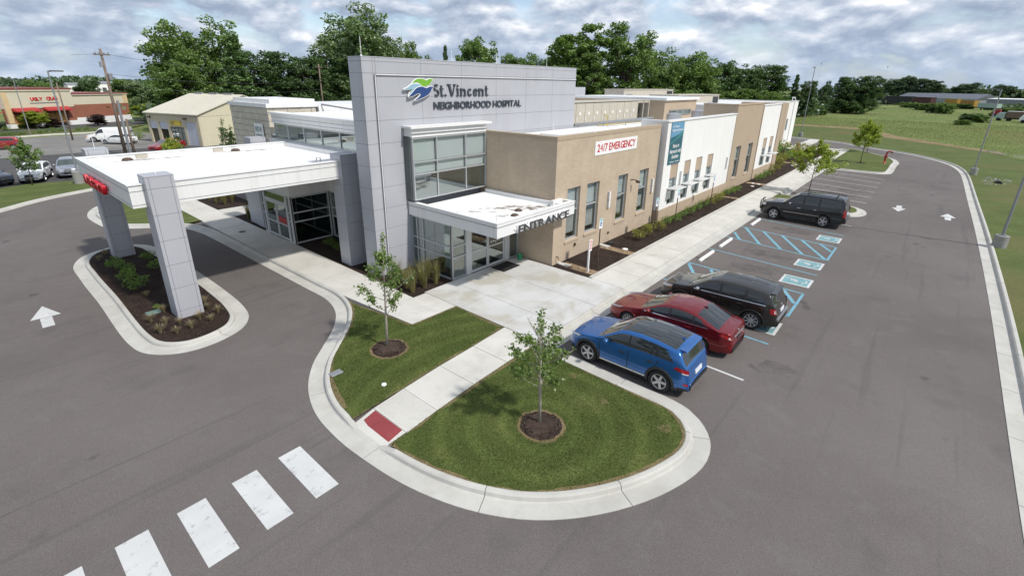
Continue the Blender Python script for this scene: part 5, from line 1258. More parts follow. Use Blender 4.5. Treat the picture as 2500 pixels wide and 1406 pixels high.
    for a in ax:
        for sg in (-1, 1):
            wh = bpy.data.objects.new('wheel', None); link(wh, root, (X(a), sg*(W/2-tw/2-.012), r)); wh.rotation_euler[2] = 0 if sg < 0 else math.pi
            WO[wh.name] = Vector((0,0,0))
            if tm is None:
                o = t.build('tyre', TYRE, wh, True, (0,0,0)); tm = o.data; o = rm.build('rim', p.get('rim', RIM), wh, False, (0,0,0)); rmm = o.data; o = bk.build('brake_disc', RIMD, wh, False, (0,0,0)); bkm = o.data
            else:
                inst('tyre', tm, wh, (0,0,0)); inst('rim', rmm, wh, (0,0,0)); inst('brake_disc', bkm, wh, (0,0,0))
    # arch trims
    aw = p.get('arch', 0.05)
    for a in ax:
        for sg in (-1, 1):
            m = MB(); vs = []; A = np.linspace(math.radians(-16), math.radians(196), 26)
            for t_ in A:
                for q, o in ((ra-.012, -.05), (ra-.012, .012), (ra+aw, .012), (ra+aw, -.02)):
                    s = a-q*math.cos(t_); z = max(sill-.03, r+q*math.sin(t_)); s_c = min(max(s, .02), L-.02)
                    vs.append((X(s), sg*(side_y(s_c, min(z, belt(s_c)))+o), z))
            m.add(vs, [(4*i+c, 4*i+(c+1)%4, 4*i+4+(c+1)%4, 4*i+4+c) for i in range(len(A)-1) for c in range(4)])
            m.build('arch_trim', MT['black'] if p.get('clad') else paint, root, smooth=True)
    # surface patches: lamps, seams, trims
    def patch(nm, quad, mat, off=0.008, nu=8, nv=4, sides=(-1, 1)):
        for sg in sides:
            m = MB(); vs = []
            for i in range(nu+1):
                for j in range(nv+1):
                    u, v = i/nu, j/nv
                    a = [quad[0][c]*(1-u)+quad[1][c]*u for c in (0, 1)]; b = [quad[3][c]*(1-u)+quad[2][c]*u for c in (0, 1)]
                    s, z = a[0]*(1-v)+b[0]*v, a[1]*(1-v)+b[1]*v; s_c = min(max(s, .01), L-.01)
                    y = side_y(s_c, min(z, ztop(s_c)-.03)); dx = 0
                    if s > L-.35: dx = -off*1.5
                    if s < .35: dx = off*1.5
                    vs.append((X(s)+dx, sg*(y+off), z))
            f = [(i*(nv+1)+j, (i+1)*(nv+1)+j, (i+1)*(nv+1)+j+1, i*(nv+1)+j+1) for i in range(nu) for j in range(nv)]
            m.add(vs, f); m.build(nm, mat, root, smooth=True)
    for nm, quad, mat in p.get('patches', ()): patch(nm, quad, mat)
    for s, z0, z1, ds in p.get('seams', ()): patch('door_gap', [(s,z0),(s+.026,z0),(s+ds+.026,z1),(s+ds,z1)], MT['black'], 0.003, 1, 8)
    for s, z in p.get('handles', ()):
        for sg in (-1, 1):
            y = side_y(s, z); m = MB(); m.bevbox(X(s+.20), X(s), min(sg*(y-.01), sg*(y+.035)), max(sg*(y-.01), sg*(y+.035)), z-.018, z+.018, .006); m.build('door_handle', p.get('handle_mat', paint), root)
    if 'belt_trim' in p:
        z0 = p['belt_trim']; patch('belt_trim', [(wa-.05, belt(wa)-.005), (we-.03, belt(we)-.005), (we-.03, belt(we)+.018), (wa-.05, belt(wa)+.018)], z0, 0.010, 24, 1)
    # mirrors
    sm_ = p.get('mirror', cow+.42)
    for sg in (-1, 1):
        y = side_y(sm_, belt(sm_)); z = belt(sm_)+.09; m = MB()
        m.add([(X(sm_)+dx*k, sg*(y+.12+dy*k), z+dz*k) for dz, k in ((-.07,.8),(-.03,1),(.04,1),(.075,.75)) for dx, dy in ((.07,-.09),(.07,.08),(.03,.11),(-.05,.10),(-.05,-.09))],
              [tuple(range(4,-1,-1)), tuple(range(15,20))]+[(i*5+j, i*5+(j+1)%5, i*5+5+(j+1)%5, i*5+5+j) for i in range(3) for j in range(5)])
        m.tube([(X(sm_), sg*(y-.03), z-.05), (X(sm_), sg*(y+.08), z-.03)], .025, 6); m.build('mirror', p.get('mirror_mat', paint), root, smooth=True)
    # tail and nose pieces
    def tail_s(z):
        q = np.linspace(L*.6, L, 300); zz_ = np.array([ztop(a) for a in q]); k = np.where(zz_ >= z)[0]; return float(q[k[-1]]) if len(k) else L
    def rear_box(nm, y0, y1, z0, z1, mat, out_=0.02, th=0.05):
        s0, s1 = tail_s(z0), tail_s(z1); m = MB()
        m.add([(X(s0)+th,y0,z0),(X(s0)-out_,y0,z0),(X(s0)-out_,y1,z0),(X(s0)+th,y1,z0),(X(s1)+th,y0,z1),(X(s1)-out_,y0,z1),(X(s1)-out_,y1,z1),(X(s1)+th,y1,z1)], [(0,3,2,1),(4,5,6,7),(0,1,5,4),(1,2,6,5),(2,3,7,6),(3,0,4,7)])
        m.build(nm, mat, root)
    for a in p.get('rear', ()): rear_box(*a)
    def nose_s(z):
        q = np.linspace(0, L*.4, 200); zz_ = np.array([ztop(a) for a in q]); k = np.where(zz_ >= z)[0]; return float(q[k[0]]) if len(k) else 0
    for nm, y0, y1, z0, z1, mat in p.get('front', ()):
        s0, s1 = nose_s(z0), nose_s(z1); m = MB(); n_ = 8; vs = []
        for i in range(n_+1):
            y = y0+(y1-y0)*i/n_; bow = 0.10*(y/(W/2))**2*2.2
            for s_, z in ((s0,z0),(s1,z1)): vs += [(X(s_)+.03-bow, y, z), (X(s_)-.06-bow, y, z)]
        m.add(vs, [(4*i+a, 4*i+4+a, 4*i+4+b, 4*i+b) for i in range(n_) for a, b in ((0,2),(2,3),(3,1),(1,0))]+[(0,2,3,1),(4*n_,4*n_+1,4*n_+3,4*n_+2)])
        m.build(nm, mat, root)
    if p.get('rails'):
        for sg in (-1, 1):
            a, b = p['rails']; P_ = [(X(a), sg*(section(a)[3]-.05), section(a)[2]+.02)]+[(X(s), sg*(section(s)[3]-.04), section(s)[2]+.10) for s in np.linspace(a+.1, b-.1, 6)]+[(X(b), sg*(section(b)[3]-.05), section(b)[2]+.02)]
            m = MB(); m.tube(P_, 0.022, 6); m.build('roof_rail', p.get('rail_mat', MT['black']), root, smooth=True)
    if p.get('crossbars'):
        for s in p['crossbars']: m = MB(); m.tube([(X(s), -section(s)[3]+.04, section(s)[2]+.11), (X(s), 0, ztop(s)+.07), (X(s), section(s)[3]-.04, section(s)[2]+.11)], .025, 6); m.build('crossbar', MT['black'], root)
    if p.get('fin'):
        s = p['fin']; m = MB(); m.add([(X(s),0.02,ztop(s)-.01),(X(s)-.2,0.03,ztop(s+.2)-.01),(X(s)-.2,-.03,ztop(s+.2)-.01),(X(s),-.02,ztop(s)-.01),(X(s)-.17,0,ztop(s)+.055)],[(0,1,4),(1,2,4),(2,3,4),(3,0,4)]); m.build('antenna_fin', paint, root)
    if p.get('ribs'):
        a, b = p['ribs']
        for y in (-.42,-.21,0,.21,.42):
            m = MB(); m.tube([(X(s), y, ztop(s)-.012*(abs(y)/.42)**2*3) for s in np.linspace(a, b, 8)], .012, 5); m.build('roof_rib', paint, root)
    return root
BLUE = M_carpaint('paint_blue_car', (0.020,0.125,0.38), 0.45, 0.25); RED = M_carpaint('paint_red_car', (0.20,0.010,0.014), 0.45, 0.25)
GREY = M_carpaint('paint_grey_car', (0.038,0.035,0.031), 0.5, 0.24); BLK = M_carpaint('paint_black_car', (0.010,0.010,0.011), 0.1, 0.2)
WHT = M_carpaint('paint_white_car', (0.74,0.75,0.74), 0.0, 0.3); SLV = M_carpaint('paint_silver_car', (0.40,0.42,0.46), 0.6, 0.28); RED2 = M_carpaint('paint_red2', (0.30,0.018,0.016), 0.3, 0.28); DRK = M_carpaint('paint_dark', (0.018,0.024,0.04), 0.3, 0.25)
suv = dict(L=4.48, W=1.85, r=0.365, ax=(0.90,3.57), paint=BLUE, clad=True, top=[(0,.50),(.015,.62),(.05,.76),(.16,.88),(.5,.97),(1.0,1.045),(1.22,1.085),(1.95,1.53),(2.2,1.615),(2.7,1.66),(3.3,1.645),(3.8,1.585),(4.02,1.545),(4.10,1.48),(4.30,1.14),(4.385,1.03),(4.43,.80),(4.46,.62),(4.48,.50)],
    belt=(.86,1.02,1.13), win=(1.45,4.02), dslope=.42, pillars=(2.42,3.38), cowl=1.24, header=1.98, rhead=4.09, rbase=4.31, dark_roof=True, arch=.075, rw=.80, fw=.68,
    patches=[('tail_lamp',[(3.98,1.00),(4.42,.90),(4.40,1.03),(4.06,1.08)],LAMPR),('head_lamp',[(.06,.76),(.50,.84),(.58,.92),(.14,.86)],LAMPW),('reverse_lamp',[(4.22,.905),(4.40,.87),(4.40,.90),(4.24,.94)],LAMPW),('fuel_flap',[(3.86,.80),(4.02,.80),(4.02,.95),(3.86,.95)],BLUE),('bumper_reflector',[(4.30,.52),(4.44,.50),(4.44,.57),(4.32,.60)],LAMPR),('sill_strip',[(1.35,.33),(3.1,.35),(3.1,.39),(1.35,.37)],CHROME)],
    seams=[(1.38,.40,1.02,-.04),(2.42,.40,1.04,0.0),(3.36,.82,1.08,.10)], handles=((2.12,.90),(3.12,.95)), handle_mat=MT['black'],
    rear=[('number_plate',-.26,.26,.70,.83,PLATE),('lower_bumper',-.70,.70,.34,.52,MT['black'],.02),('skid_strip',-.62,.62,.36,.40,CHROME,.035),('spoiler',-.62,.62,1.49,1.53,BLUE,.14)], front=[('grille',-.46,.46,.58,.80,MT['black']),('lower_grille',-.55,.55,.34,.46,MT['black'])], fin=3.72, rim=RIM, spokes=5)
car('blue_suv', 'bright blue compact SUV with a dark roof, parked at the pointed lawn', (13.52,5.98,0), R(90), suv).scale = (0.97, 1.0, 1.01)
sedan = dict(L=4.82, W=1.84, r=0.335, ax=(0.96,3.75), paint=RED, sill=.22, top=[(0,.44),(.02,.55),(.07,.66),(.25,.74),(.7,.84),(1.2,.93),(1.36,.965),(2.12,1.345),(2.4,1.43),(2.8,1.468),(3.2,1.45),(3.55,1.385),(4.30,1.085),(4.40,1.065),(4.66,1.05),(4.72,1.02),(4.78,.82),(4.81,.58),(4.82,.46)],
    belt=(.74,.92,1.03), win=(1.62,4.0), dslope=.38, pillars=(2.55,3.42), cowl=1.38, header=2.16, rhead=3.50, rbase=4.30, arch=.012, gap=.045, rw=.78, fw=.68, tumble=.40,
    patches=[('tail_lamp',[(4.36,.90),(4.77,.78),(4.76,.90),(4.46,1.0)],LAMPR),('head_lamp',[(.08,.64),(.60,.76),(.72,.83),(.18,.74)],LAMPW),('reverse_lamp',[(4.66,.83),(4.77,.80),(4.765,.87),(4.68,.90)],LAMPW),('bumper_reflector',[(4.70,.50),(4.79,.48),(4.79,.53),(4.71,.55)],LAMPR)],
    seams=[(1.55,.36,.93,-.06),(2.56,.36,.96,0.0),(3.50,.70,.99,.06)], handles=((2.2,.80),(3.2,.85)), belt_trim=CHROME,
    rear=[('number_plate',-.16,.16,.64,.74,RIMD),('chrome_bar',-.42,.42,.78,.81,CHROME,.02),('lower_bumper',-.62,.62,.27,.40,MT['black'],.015),('badge',-.06,.06,.90,.95,CHROME,.02)], front=[('grille',-.42,.42,.46,.60,MT['black'])], fin=3.42, spokes=10)
car('red_sedan', 'dark red sedan parked between the blue SUV and the dark grey car', (16.72,5.98,0), R(90), sedan)
edge = dict(L=4.68, W=1.93, r=0.385, ax=(0.96,3.80), paint=GREY, sill=.29, top=[(0,.55),(.015,.72),(.05,.86),(.18,.97),(.6,1.05),(1.05,1.10),(1.22,1.13),(1.98,1.58),(2.3,1.67),(2.8,1.70),(3.5,1.69),(4.1,1.635),(4.28,1.59),(4.33,1.52),(4.50,1.17),(4.57,1.06),(4.63,.84),(4.66,.66),(4.68,.52)],
    belt=(.90,1.06,1.14), win=(1.5,4.25), dslope=.36, pillars=(2.5,3.45), cowl=1.24, header=2.02, rhead=4.30, rbase=4.51, arch=.02, rw=.82, fw=.72,
    patches=[('tail_lamp',[(4.40,.86),(4.61,.84),(4.55,1.08),(4.36,1.06)],LAMPR),('head_lamp',[(.05,.78),(.50,.86),(.56,.97),(.12,.93)],LAMPW),('reverse_lamp',[(4.53,.90),(4.60,.88),(4.575,1.02),(4.52,1.02)],LAMPW),('amber_lamp',[(.30,.80),(.52,.85),(.54,.90),(.34,.87)],LAMPA)],
    seams=[(1.42,.42,1.05,-.05),(2.50,.42,1.08,0.0),(3.46,.86,1.10,.08)], handles=((2.2,.93),(3.2,.96)), belt_trim=CHROME, mirror_mat=CHROME,
    rear=[('number_plate',-.26,.26,.78,.91,PLATE),('bumper_step',-.80,.80,.60,.68,SLV,.03),('lower_bumper',-.72,.72,.34,.50,MT['black'],.02),('spoiler',-.62,.62,1.53,1.57,GREY,.12),('badge',-.08,.08,1.0,1.05,CHROME,.02)], front=[('grille',-.50,.50,.62,.88,CHROME)], ribs=(2.35,4.0), spokes=9)
car('dark_grey_suv', 'dark grey brown SUV with ribbed roof beside the red sedan', (19.86,5.22,0), R(90), edge)
sub = dict(L=5.62, W=2.01, r=0.405, ax=(0.98,4.28), paint=BLK, sill=.36, top=[(0,.62),(.01,.90),(.04,1.04),(.15,1.13),(.7,1.19),(1.35,1.24),(1.50,1.27),(2.12,1.76),(2.4,1.88),(2.9,1.93),(4.6,1.92),(5.25,1.885),(5.36,1.84),(5.40,1.76),(5.50,1.26),(5.54,1.12),(5.585,.84),(5.60,.70),(5.62,.58)],
    belt=(1.02,1.17,1.20), win=(1.72,5.28), dslope=.12, pillars=(2.85,3.85), cowl=1.52, header=2.16, rhead=5.37, rbase=5.50, arch=.02, gap=.075, rw=.90, fw=.86, front_round=.5, rear_round=.4, tumble=.24,
    patches=[('tail_lamp',[(5.40,.82),(5.57,.82),(5.52,1.28),(5.40,1.28)],LAMPR),('head_lamp',[(.03,.88),(.34,.92),(.36,1.07),(.06,1.07)],LAMPW),('body_moulding',[(1.6,.66),(4.0,.66),(4.0,.70),(1.6,.70)],CHROME)],
    seams=[(1.62,.46,1.16,-.02),(2.85,.46,1.18,0.0),(3.86,.85,1.19,.05)], handles=((2.5,1.02),(3.55,1.04)), handle_mat=CHROME, mirror_mat=CHROME, mirror=2.0,
    rear=[('number_plate',-.26,.26,.86,1.0,PLATE),('rear_bumper',-.92,.92,.50,.70,BLK,.05)], front=[('grille',-.72,.72,.74,1.0,CHROME)], rails=(2.5,5.2), crossbars=(2.95,4.75), spokes=5, tw=.27)
c4 = car('black_suv', 'large black SUV with a bull bar parked beyond the hatched aisle', (38.75,5.75,0), R(90), sub)
m = MB()
for sg in (-1, 1): m.tube([(2.85,sg*.35,.50),(2.98,sg*.36,.60),(3.0,sg*.36,1.05),(2.88,sg*.34,1.16)],.035,8)
m.tube([(2.88,-.34,1.16),(2.92,0,1.18),(2.88,.34,1.16)],.035,8); m.tube([(2.78,-.92,.95),(2.96,-.6,.92),(2.99,0,.90),(2.96,.6,.92),(2.78,.92,.95)],.03,8); m.tube([(2.80,-.92,.62),(2.97,-.5,.62),(3.0,0,.62),(2.97,.5,.62),(2.80,.92,.62)],.035,8); m.tube([(2.78,-.92,.95),(2.74,-.96,.78),(2.80,-.92,.62)],.03,8); m.tube([(2.78,.92,.95),(2.74,.96,.78),(2.80,.92,.62)],.03,8)
m.build('bull_bar', MT['black'], c4, smooth=True); c4.scale = (0.93, 1.0, 1.09)
# ---- cars of the neighbouring lot
def variant(base, **kw): q = dict(base); q.update(kw); return q
trax = variant(suv, L=4.25, W=1.78, paint=WHT, ax=(.85,3.40), dark_roof=False, top=[(a*4.25/4.48,b) for a,b in suv['top']], win=(1.38,3.8), pillars=(2.3,3.2), cowl=1.18, header=1.88, rhead=3.88, rbase=4.09, seams=(), handles=((2.0,.9),(2.95,.94)), patches=[('tail_lamp',[(3.85,.92),(4.18,.86),(4.14,1.06),(3.90,1.06)],LAMPR),('head_lamp',[(.05,.74),(.50,.84),(.56,.94),(.14,.88)],LAMPW)], rear=(), fin=None)
car('white_suv', 'small white SUV facing the lawn behind the young lot tree', (4.55,62.9,-.02), R(-108), trax)
equi = variant(edge, L=4.77, W=1.84, paint=SLV, r=.36, ribs=None, mirror_mat=SLV, rails=(2.3,4.2), front=[('grille',-.50,.50,.70,.90,MT['black']),('lower_grille',-.6,.6,.42,.58,MT['black']),('chrome_bar',-.50,.50,.77,.81,CHROME)], rear=(), belt_trim=MT['black'], patches=[('head_lamp',[(.05,.80),(.55,.88),(.60,1.0),(.12,.96)],LAMPW)])
car('silver_suv', 'silver SUV facing the lawn beside the lot light pole', (7.15,64.0,-.02), R(-100), equi)
car('dark_hatchback', 'dark blue car cut by the left picture edge in the car lot', (1.35,62.6,-.02), R(-60), variant(trax, paint=DRK))
car('dark_wagon', 'dark car with a red tail lamp behind the dark blue car', (1.25,66.6,-.02), R(100), variant(trax, paint=DRK, rear=[('tail_strip',-.7,.7,.9,1.02,LAMPR,.02)]))
car('red_hatchback', 'red car parked at the back of the car lot on the left', (4.25,93.6,-.014), R(170), variant(suv, paint=RED2, dark_roof=False, r=.33, clad=False, arch=.012))
car('white_sedan', 'white sedan in front of the white van', (16.6,91.2,-.014), R(125), variant(sedan, paint=WHT))
car('red_coupe', 'red car behind the white canopy near the tan workshop', (19.4,78.8,-.014), R(-150), variant(sedan, paint=RED2))
van = dict(L=5.7, W=2.0, r=0.38, ax=(0.95,4.40), paint=WHT, sill=.34, top=[(0,.60),(.02,.85),(.06,.98),(.3,1.08),(.95,1.20),(1.10,1.25),(1.75,1.95),(2.0,2.07),(2.4,2.10),(5.5,2.08),(5.62,2.0),(5.66,1.2),(5.68,.8),(5.70,.6)],
    belt=(1.05,1.2,1.22), win=(1.3,2.3), dslope=.02, pillars=(), cowl=1.12, header=1.78, rhead=5.63, rbase=5.655, arch=.015, gap=.07, rw=.94, fw=.86, front_round=.5, rear_round=.25, tumble=.16,
    patches=[('head_lamp',[(.03,.78),(.28,.80),(.3,.95),(.06,.95)],LAMPA)], seams=[(1.25,.45,1.9,.1),(2.35,.45,1.9,0)], handles=((2.1,1.05),), front=[('grille',-.65,.65,.70,.92,MT['black']),('bumper',-.9,.9,.42,.60,CHROME)], mirror=1.55, mirror_mat=MT['black'], spokes=8)
car('white_van', 'white cargo van parked along the hedge of the car lot', (16.5,95.8,-.014), R(155), van)['category'] = 'van'
# ================================================================== PLANTS
def leaf_faces(C, size, rs, up=0.35, asp=0.6):
    n = len(C); nrm = rs.normal(size=(n,3)); nrm[:,2] = np.abs(nrm[:,2])+up; nrm /= np.linalg.norm(nrm, axis=1)[:,None]
    a = np.cross(nrm, rs.normal(size=(n,3))); a /= np.linalg.norm(a, axis=1)[:,None]; b = np.cross(nrm, a)
    s = (size*rs.uniform(.6,1.35,n))[:,None]; fold = nrm*s*rs.uniform(-.25,.25,(n,1))
    return np.stack([C-a*s, C-b*s*asp+fold, C+a*s, C+b*s*asp+fold], 1)
def clump_points(clumps, per, rs, shell=0.45):
    out_ = []
    for (c, r_) in clumps:
        k = max(4, int(per*r_*r_)); d = rs.normal(size=(k,3)); d /= np.linalg.norm(d, axis=1)[:,None]
        rad = r_*(shell+(1-shell)*rs.uniform(0,1,k)**0.6)*(1+0.12*rs.normal(size=k)); d[:,2] *= 0.8
        out_.append(np.array(c)+d*rad[:,None])
    return np.concatenate(out_)
def mesh_leaves(name, C, size, rs, mat, up=0.35, asp=0.6): return tri_mesh(name, leaf_faces(C, size, rs, up, asp), mat, nper=4)
def big_tree_meshes(seed, H=20.0, rad=6.5, base=0.10, leaf=0.24, nclump=230, total=21000, shape='round', lobes=12, cz=0.56, open_=0.0):
    """trunk with limbs and a crown: lobes set round the stem, leaf clumps on the lobes, leaves on the clumps"""
    rs = np.random.default_rng(seed); cl = []; lb = []
    for k in range(lobes):
        f = (k+.5)/lobes; z = H*(base+.14+(0.66-base)*f); prof = math.sin(math.pi*(0.24+0.60*f))**.6; a = k*2.4+rs.uniform(-.6,.6); rr_ = rad*prof*rs.uniform(.40,.72)
        lb.append((np.array([math.cos(a)*rr_, math.sin(a)*rr_, z]), rad*rs.uniform(.36,.56)*(0.65+.35*prof)))
    lb.append((np.array([0,0,H*cz]), rad*.62))
    if shape == 'bush': lb = [(c*np.array([1.1,1.1,0.62]), r_*1.1) for c, r_ in lb]
    while len(cl) < nclump:
        c0, rr_ = lb[rs.integers(0, len(lb))]; d = rs.normal(size=3); d[2] += .25; d /= np.linalg.norm(d); u = rs.uniform(.45,1.02); c = c0+d*rr_*np.array([1,1,1.15])*u
        if shape == 'cone':
            t = rs.uniform(0,1)**1.25; a = rs.uniform(0,6.28); R_ = (rad*(1-t)**0.9+.2)*(0.8+.2*math.sin(t*60)); c = np.array([math.cos(a)*R_*u, math.sin(a)*R_*u, H*(base+(1-base)*t)-R_*.12])
        if c[2] < (base*H if shape != 'bush' else .3) or c[2] > H*0.97: continue
        cl.append((c, rad*rs.uniform(.10,.20)*(0.75 if shape == 'cone' else 1)))
    w = sum(r_*r_ for c, r_ in cl); C = clump_points(cl, total/w, rs, .35); C = C[C[:,2] > .1]
    crown = mesh_leaves('crown', C, leaf, rs, MT['leaf_mid'], 0.3)
    m = MB(); tr = H*0.022; m.tube([(0,0,-.3),(0.02*H*rs.uniform(-1,1),0,H*.25),(0.02*H*rs.uniform(-1,1),0.01*H,H*.55),(0,0,H*.80)], [tr*1.25,tr,tr*.6,tr*.15], 8)
    for i in rs.choice(len(cl), 26, replace=False):
        c = cl[i][0]; z0 = H*rs.uniform(.2,.5) if shape != 'cone' else max(0.2,c[2]-rad*.1)
        if z0 > c[2]: z0 = c[2]*.8
        m.tube([(0,0,z0),(c[0]*.5,c[1]*.5,(z0+c[2])/2+.3),tuple(c)], [tr*.45,tr*.25,.02], 5)
    t = bpy.data.meshes.new('trunk'); t.from_pydata(m.v, [], m.f); t.materials.append(MT['bark']); t.update()
    return t, crown
KINDS = {
 'round': big_tree_meshes(21), 'tall': big_tree_meshes(22, rad=5.0, lobes=15, nclump=240, base=.06), 'dense': big_tree_meshes(23, rad=5.6, base=.02, nclump=280, total=24000, leaf=.22),
 'loose': big_tree_meshes(24, rad=6.0, lobes=14, nclump=150, total=14000, base=.10), 'cone': big_tree_meshes(25, rad=4.6, nclump=360, total=24000, base=.02, leaf=.20, shape='cone'), 'wide': big_tree_meshes(26, rad=8.0, lobes=16, nclump=300, total=26000, base=.06, leaf=.26),
 'bush': big_tree_meshes(27, rad=7.0, nclump=240, total=16000, base=0, leaf=.34, shape='bush')}
KRAD = dict(round=6.5, tall=5.0, dense=5.6, loose=6.0, cone=4.6, wide=8.0, bush=8.5)
def tree(kind, x, y, h, w, mat, name, label, group, seed=0, z=-.05):
    q = random.Random(seed*7+3); r_ = tag(empty(name, (x,y,z), None, q.uniform(0,6.28), local=True), label, 'tree', group)
    k_ = 1.0 if kind in ('cone','bush') else 1.22
    r_.scale = (k_*w/2/KRAD[kind], k_*w/2/KRAD[kind], h/19.0)
    t, c = KINDS[kind]; inst('trunk', t, r_, (0,0,0)); inst('crown', c, r_, (0,0,0), mat=MT[mat]); return r_
TB = 'trees behind the hospital'
for i, (k, x, y, h, w, mt, lb) in enumerate((
 ('wide',38.1,119,20.6,15.5,'leaf_mid','large leafy tree at the left end of the tree line, over the tan workshop'),
 ('cone',37.4,98,16.2,11.0,'leaf_pine','soft-needled pine in front of the large left tree'),
 ('dense',44.9,102.6,15.8,10.5,'leaf_dark','dark rounded maple right of the pine'),
 ('dense',51.2,99.6,14.9,9.0,'leaf_dark','smaller dark maple beside the wooden pole behind the clinic'),
 ('wide',65.4,100.6,24.0,18.0,'leaf_silver','tall pale green tree behind the left end of the sign wall'),
 ('loose',77.1,98.4,18.8,8.5,'leaf_mid','thin tree with bare twigs right of the tall pale tree'),
 ('cone',80.1,89.3,16.7,4.2,'leaf_dark','small dark conifer tip above the sign wall'),
 ('round',85.5,84.3,20.2,10.2,'leaf_mid','rounded tree above the middle of the sign wall'),
 ('round',96.0,80.1,16.7,9.5,'leaf_mid','low tree left of the tall pair above the sign wall'),
 ('wide',102.5,77.7,17.0,10.0,'leaf_mid','low tree just left of the tall pair'),
 ('tall',96.1,63.1,22.4,14.0,'leaf_mid','left one of the tall pair right of the sign wall'),
 ('loose',101.4,54.2,22.6,13.0,'leaf_mid','right one of the tall pair, with gaps in its crown'),
 ('tall',92.5,58.0,16.0,9.0,'leaf_mid','shorter tree in front of the tall pair'),
 ('wide',119.8,50.4,17.4,15.5,'leaf_mid','broad tree right of the tall pair'),
 ('round',111,49.4,14.4,9.0,'leaf_mid','smaller tree in the gap right of the tall pair'),
 ('dense',131,48.5,15.4,11,'leaf_dark','dark tree in the middle of the right tree line'),
 ('round',142.9,45.7,16.4,11,'leaf_dark','dark round tree over the far white block'),
 ('dense',151,43.5,15.0,10,'leaf_dark','dense tree left of the last tree of the line'),
 ('dense',159.9,40.8,16.4,13,'leaf_dark','last big tree at the right end of the tree line'),
 ('round',133,41,9.0,12,'leaf_mid','low bushy tree at the foot of the right tree line'),
 ('wide',148,37,8.0,13,'leaf_mid','low spreading tree at the end of the tree line'),
 ('wide',112,42,8.0,11,'leaf_mid','low spreading tree behind the roof units'),
 ('round',30.5,108,12.5,9,'leaf_mid','lower tree at the left foot of the large left tree'),
 ('dense',57.5,102,15.5,9.5,'leaf_dark','dark tree between the wooden pole and the tall pale tree'),
 ('tall',124,48,16.5,10,'leaf_mid','upright tree behind the broad tree on the right'),
 ('round',70.5,96,14,10,'leaf_silver','lower pale tree beside the tall pale tree'))):
    tree(k, x, y, h, w, mt, 'broadleaf_tree' if k != 'cone' else 'conifer_tree', lb, TB, i)
TF = 'trees beyond the field'
for i, (k, x, y, h, w, mt, lb) in enumerate((
 ('cone',186.2,37.8,12.7,5.5,'leaf_dark','small conifer at the far end of the field'),
 ('dense',186.9,34.0,12.2,5.2,'leaf_dark','dark tree behind the far light pole'),
 ('loose',217.4,33.6,12.0,5.0,'leaf_dark','thin tree between the pole and the big field tree'),
 ('dense',232,29.2,14.4,9.5,'leaf_dark','left half of the big dark tree pair in the field'),
 ('dense',233,23.2,14.8,9.5,'leaf_dark','right half of the big dark tree pair in the field'),
 ('bush',228,26.5,7.0,15.0,'leaf_dark','low dark growth under the big tree pair'),
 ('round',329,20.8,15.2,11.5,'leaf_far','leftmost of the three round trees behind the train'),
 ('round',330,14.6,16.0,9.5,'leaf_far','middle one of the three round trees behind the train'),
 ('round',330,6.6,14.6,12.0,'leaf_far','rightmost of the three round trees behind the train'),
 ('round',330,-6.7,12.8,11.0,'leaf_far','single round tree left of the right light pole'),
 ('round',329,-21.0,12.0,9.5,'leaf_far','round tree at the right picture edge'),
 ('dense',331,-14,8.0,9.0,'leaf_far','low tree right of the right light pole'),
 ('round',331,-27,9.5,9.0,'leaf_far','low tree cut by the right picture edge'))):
    if mt == 'leaf_far': x, y, h, w = x*1.5, y*1.5, 9+(h-9)*1.5, w*1.5
    tree(k, x, y, h, w, mt, 'broadleaf_tree' if k != 'cone' else 'conifer_tree', lb, TF, 40+i)
TL = 'trees around the restaurant'
for i, (k, x, y, h, w, mt, lb) in enumerate((
 ('wide',21.3,199,8.4,8.0,'leaf_mid','tree behind the left part of the restaurant roof'),
 ('round',31.4,197.5,9.3,7.0,'leaf_dark','tree behind the middle of the restaurant roof'),
 ('round',40.0,196,9.6,7.5,'leaf_mid','tree behind the right end of the restaurant roof'),
 ('round',33.4,146.3,9.0,6.8,'leaf_silver','grey green tree right of the restaurant'),
 ('round',42,165,9.4,9.0,'leaf_mid','tree behind the grey green tree'),
 ('round',31.0,139,4.2,5.0,'leaf_lime','light green small tree at the right end of the restaurant'),
 ('round',11.7,129.2,3.4,4.2,'leaf_lime','light green small tree before the restaurant windows'),
 ('dense',14.2,130.8,1.9,2.8,'leaf_purple','small brownish tree before the restaurant windows'),
 ('dense',21.0,130.8,2.4,3.2,'leaf_purple','small dark purple tree behind the van'))):
    tree(k, x, y, h, w, mt, 'broadleaf_tree', lb, TL, 70+i)
# far belts of wood on the horizon: one mass each
def belt(name, label, p0, p1, h, n, leaf, seed, thick=25):
    rs = np.random.default_rng(seed); t = rs.uniform(0,1,n); P0, P1 = np.array(p0), np.array(p1)
    xy = P0+(P1-P0)*t[:,None]+rs.normal(size=(n,2))*thick*.4; top = h*(0.55+0.30*np.sin(t*41+seed)*np.sin(t*17)+0.25*rs.uniform(size=n))
    C = np.column_stack([xy, np.abs(top)*rs.uniform(0,1,n)**0.7]); o = C.mean(0); o[2] = 0
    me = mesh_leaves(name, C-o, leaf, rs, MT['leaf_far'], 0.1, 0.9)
    return tag(link(bpy.data.objects.new(name, me), None, tuple(o)), label, 'wood', kind='stuff')
belt('far_wood', 'far belt of trees along the left horizon', (-60,620), (260,560), 11, 30000, 1.3, 1)
belt('far_wood', 'distant belt of trees along the right horizon', (560,75), (470,-120), 11, 20000, 1.2, 2)
belt('far_wood', 'low hedge-like wood at the far edge of the field', (215,62), (300,30), 4.5, 14000, 0.5, 3, 9)
belt('far_wood', 'bushy growth behind the train yard', (408,60), (352,-45), 2.2, 5000, 0.8, 4, 7)
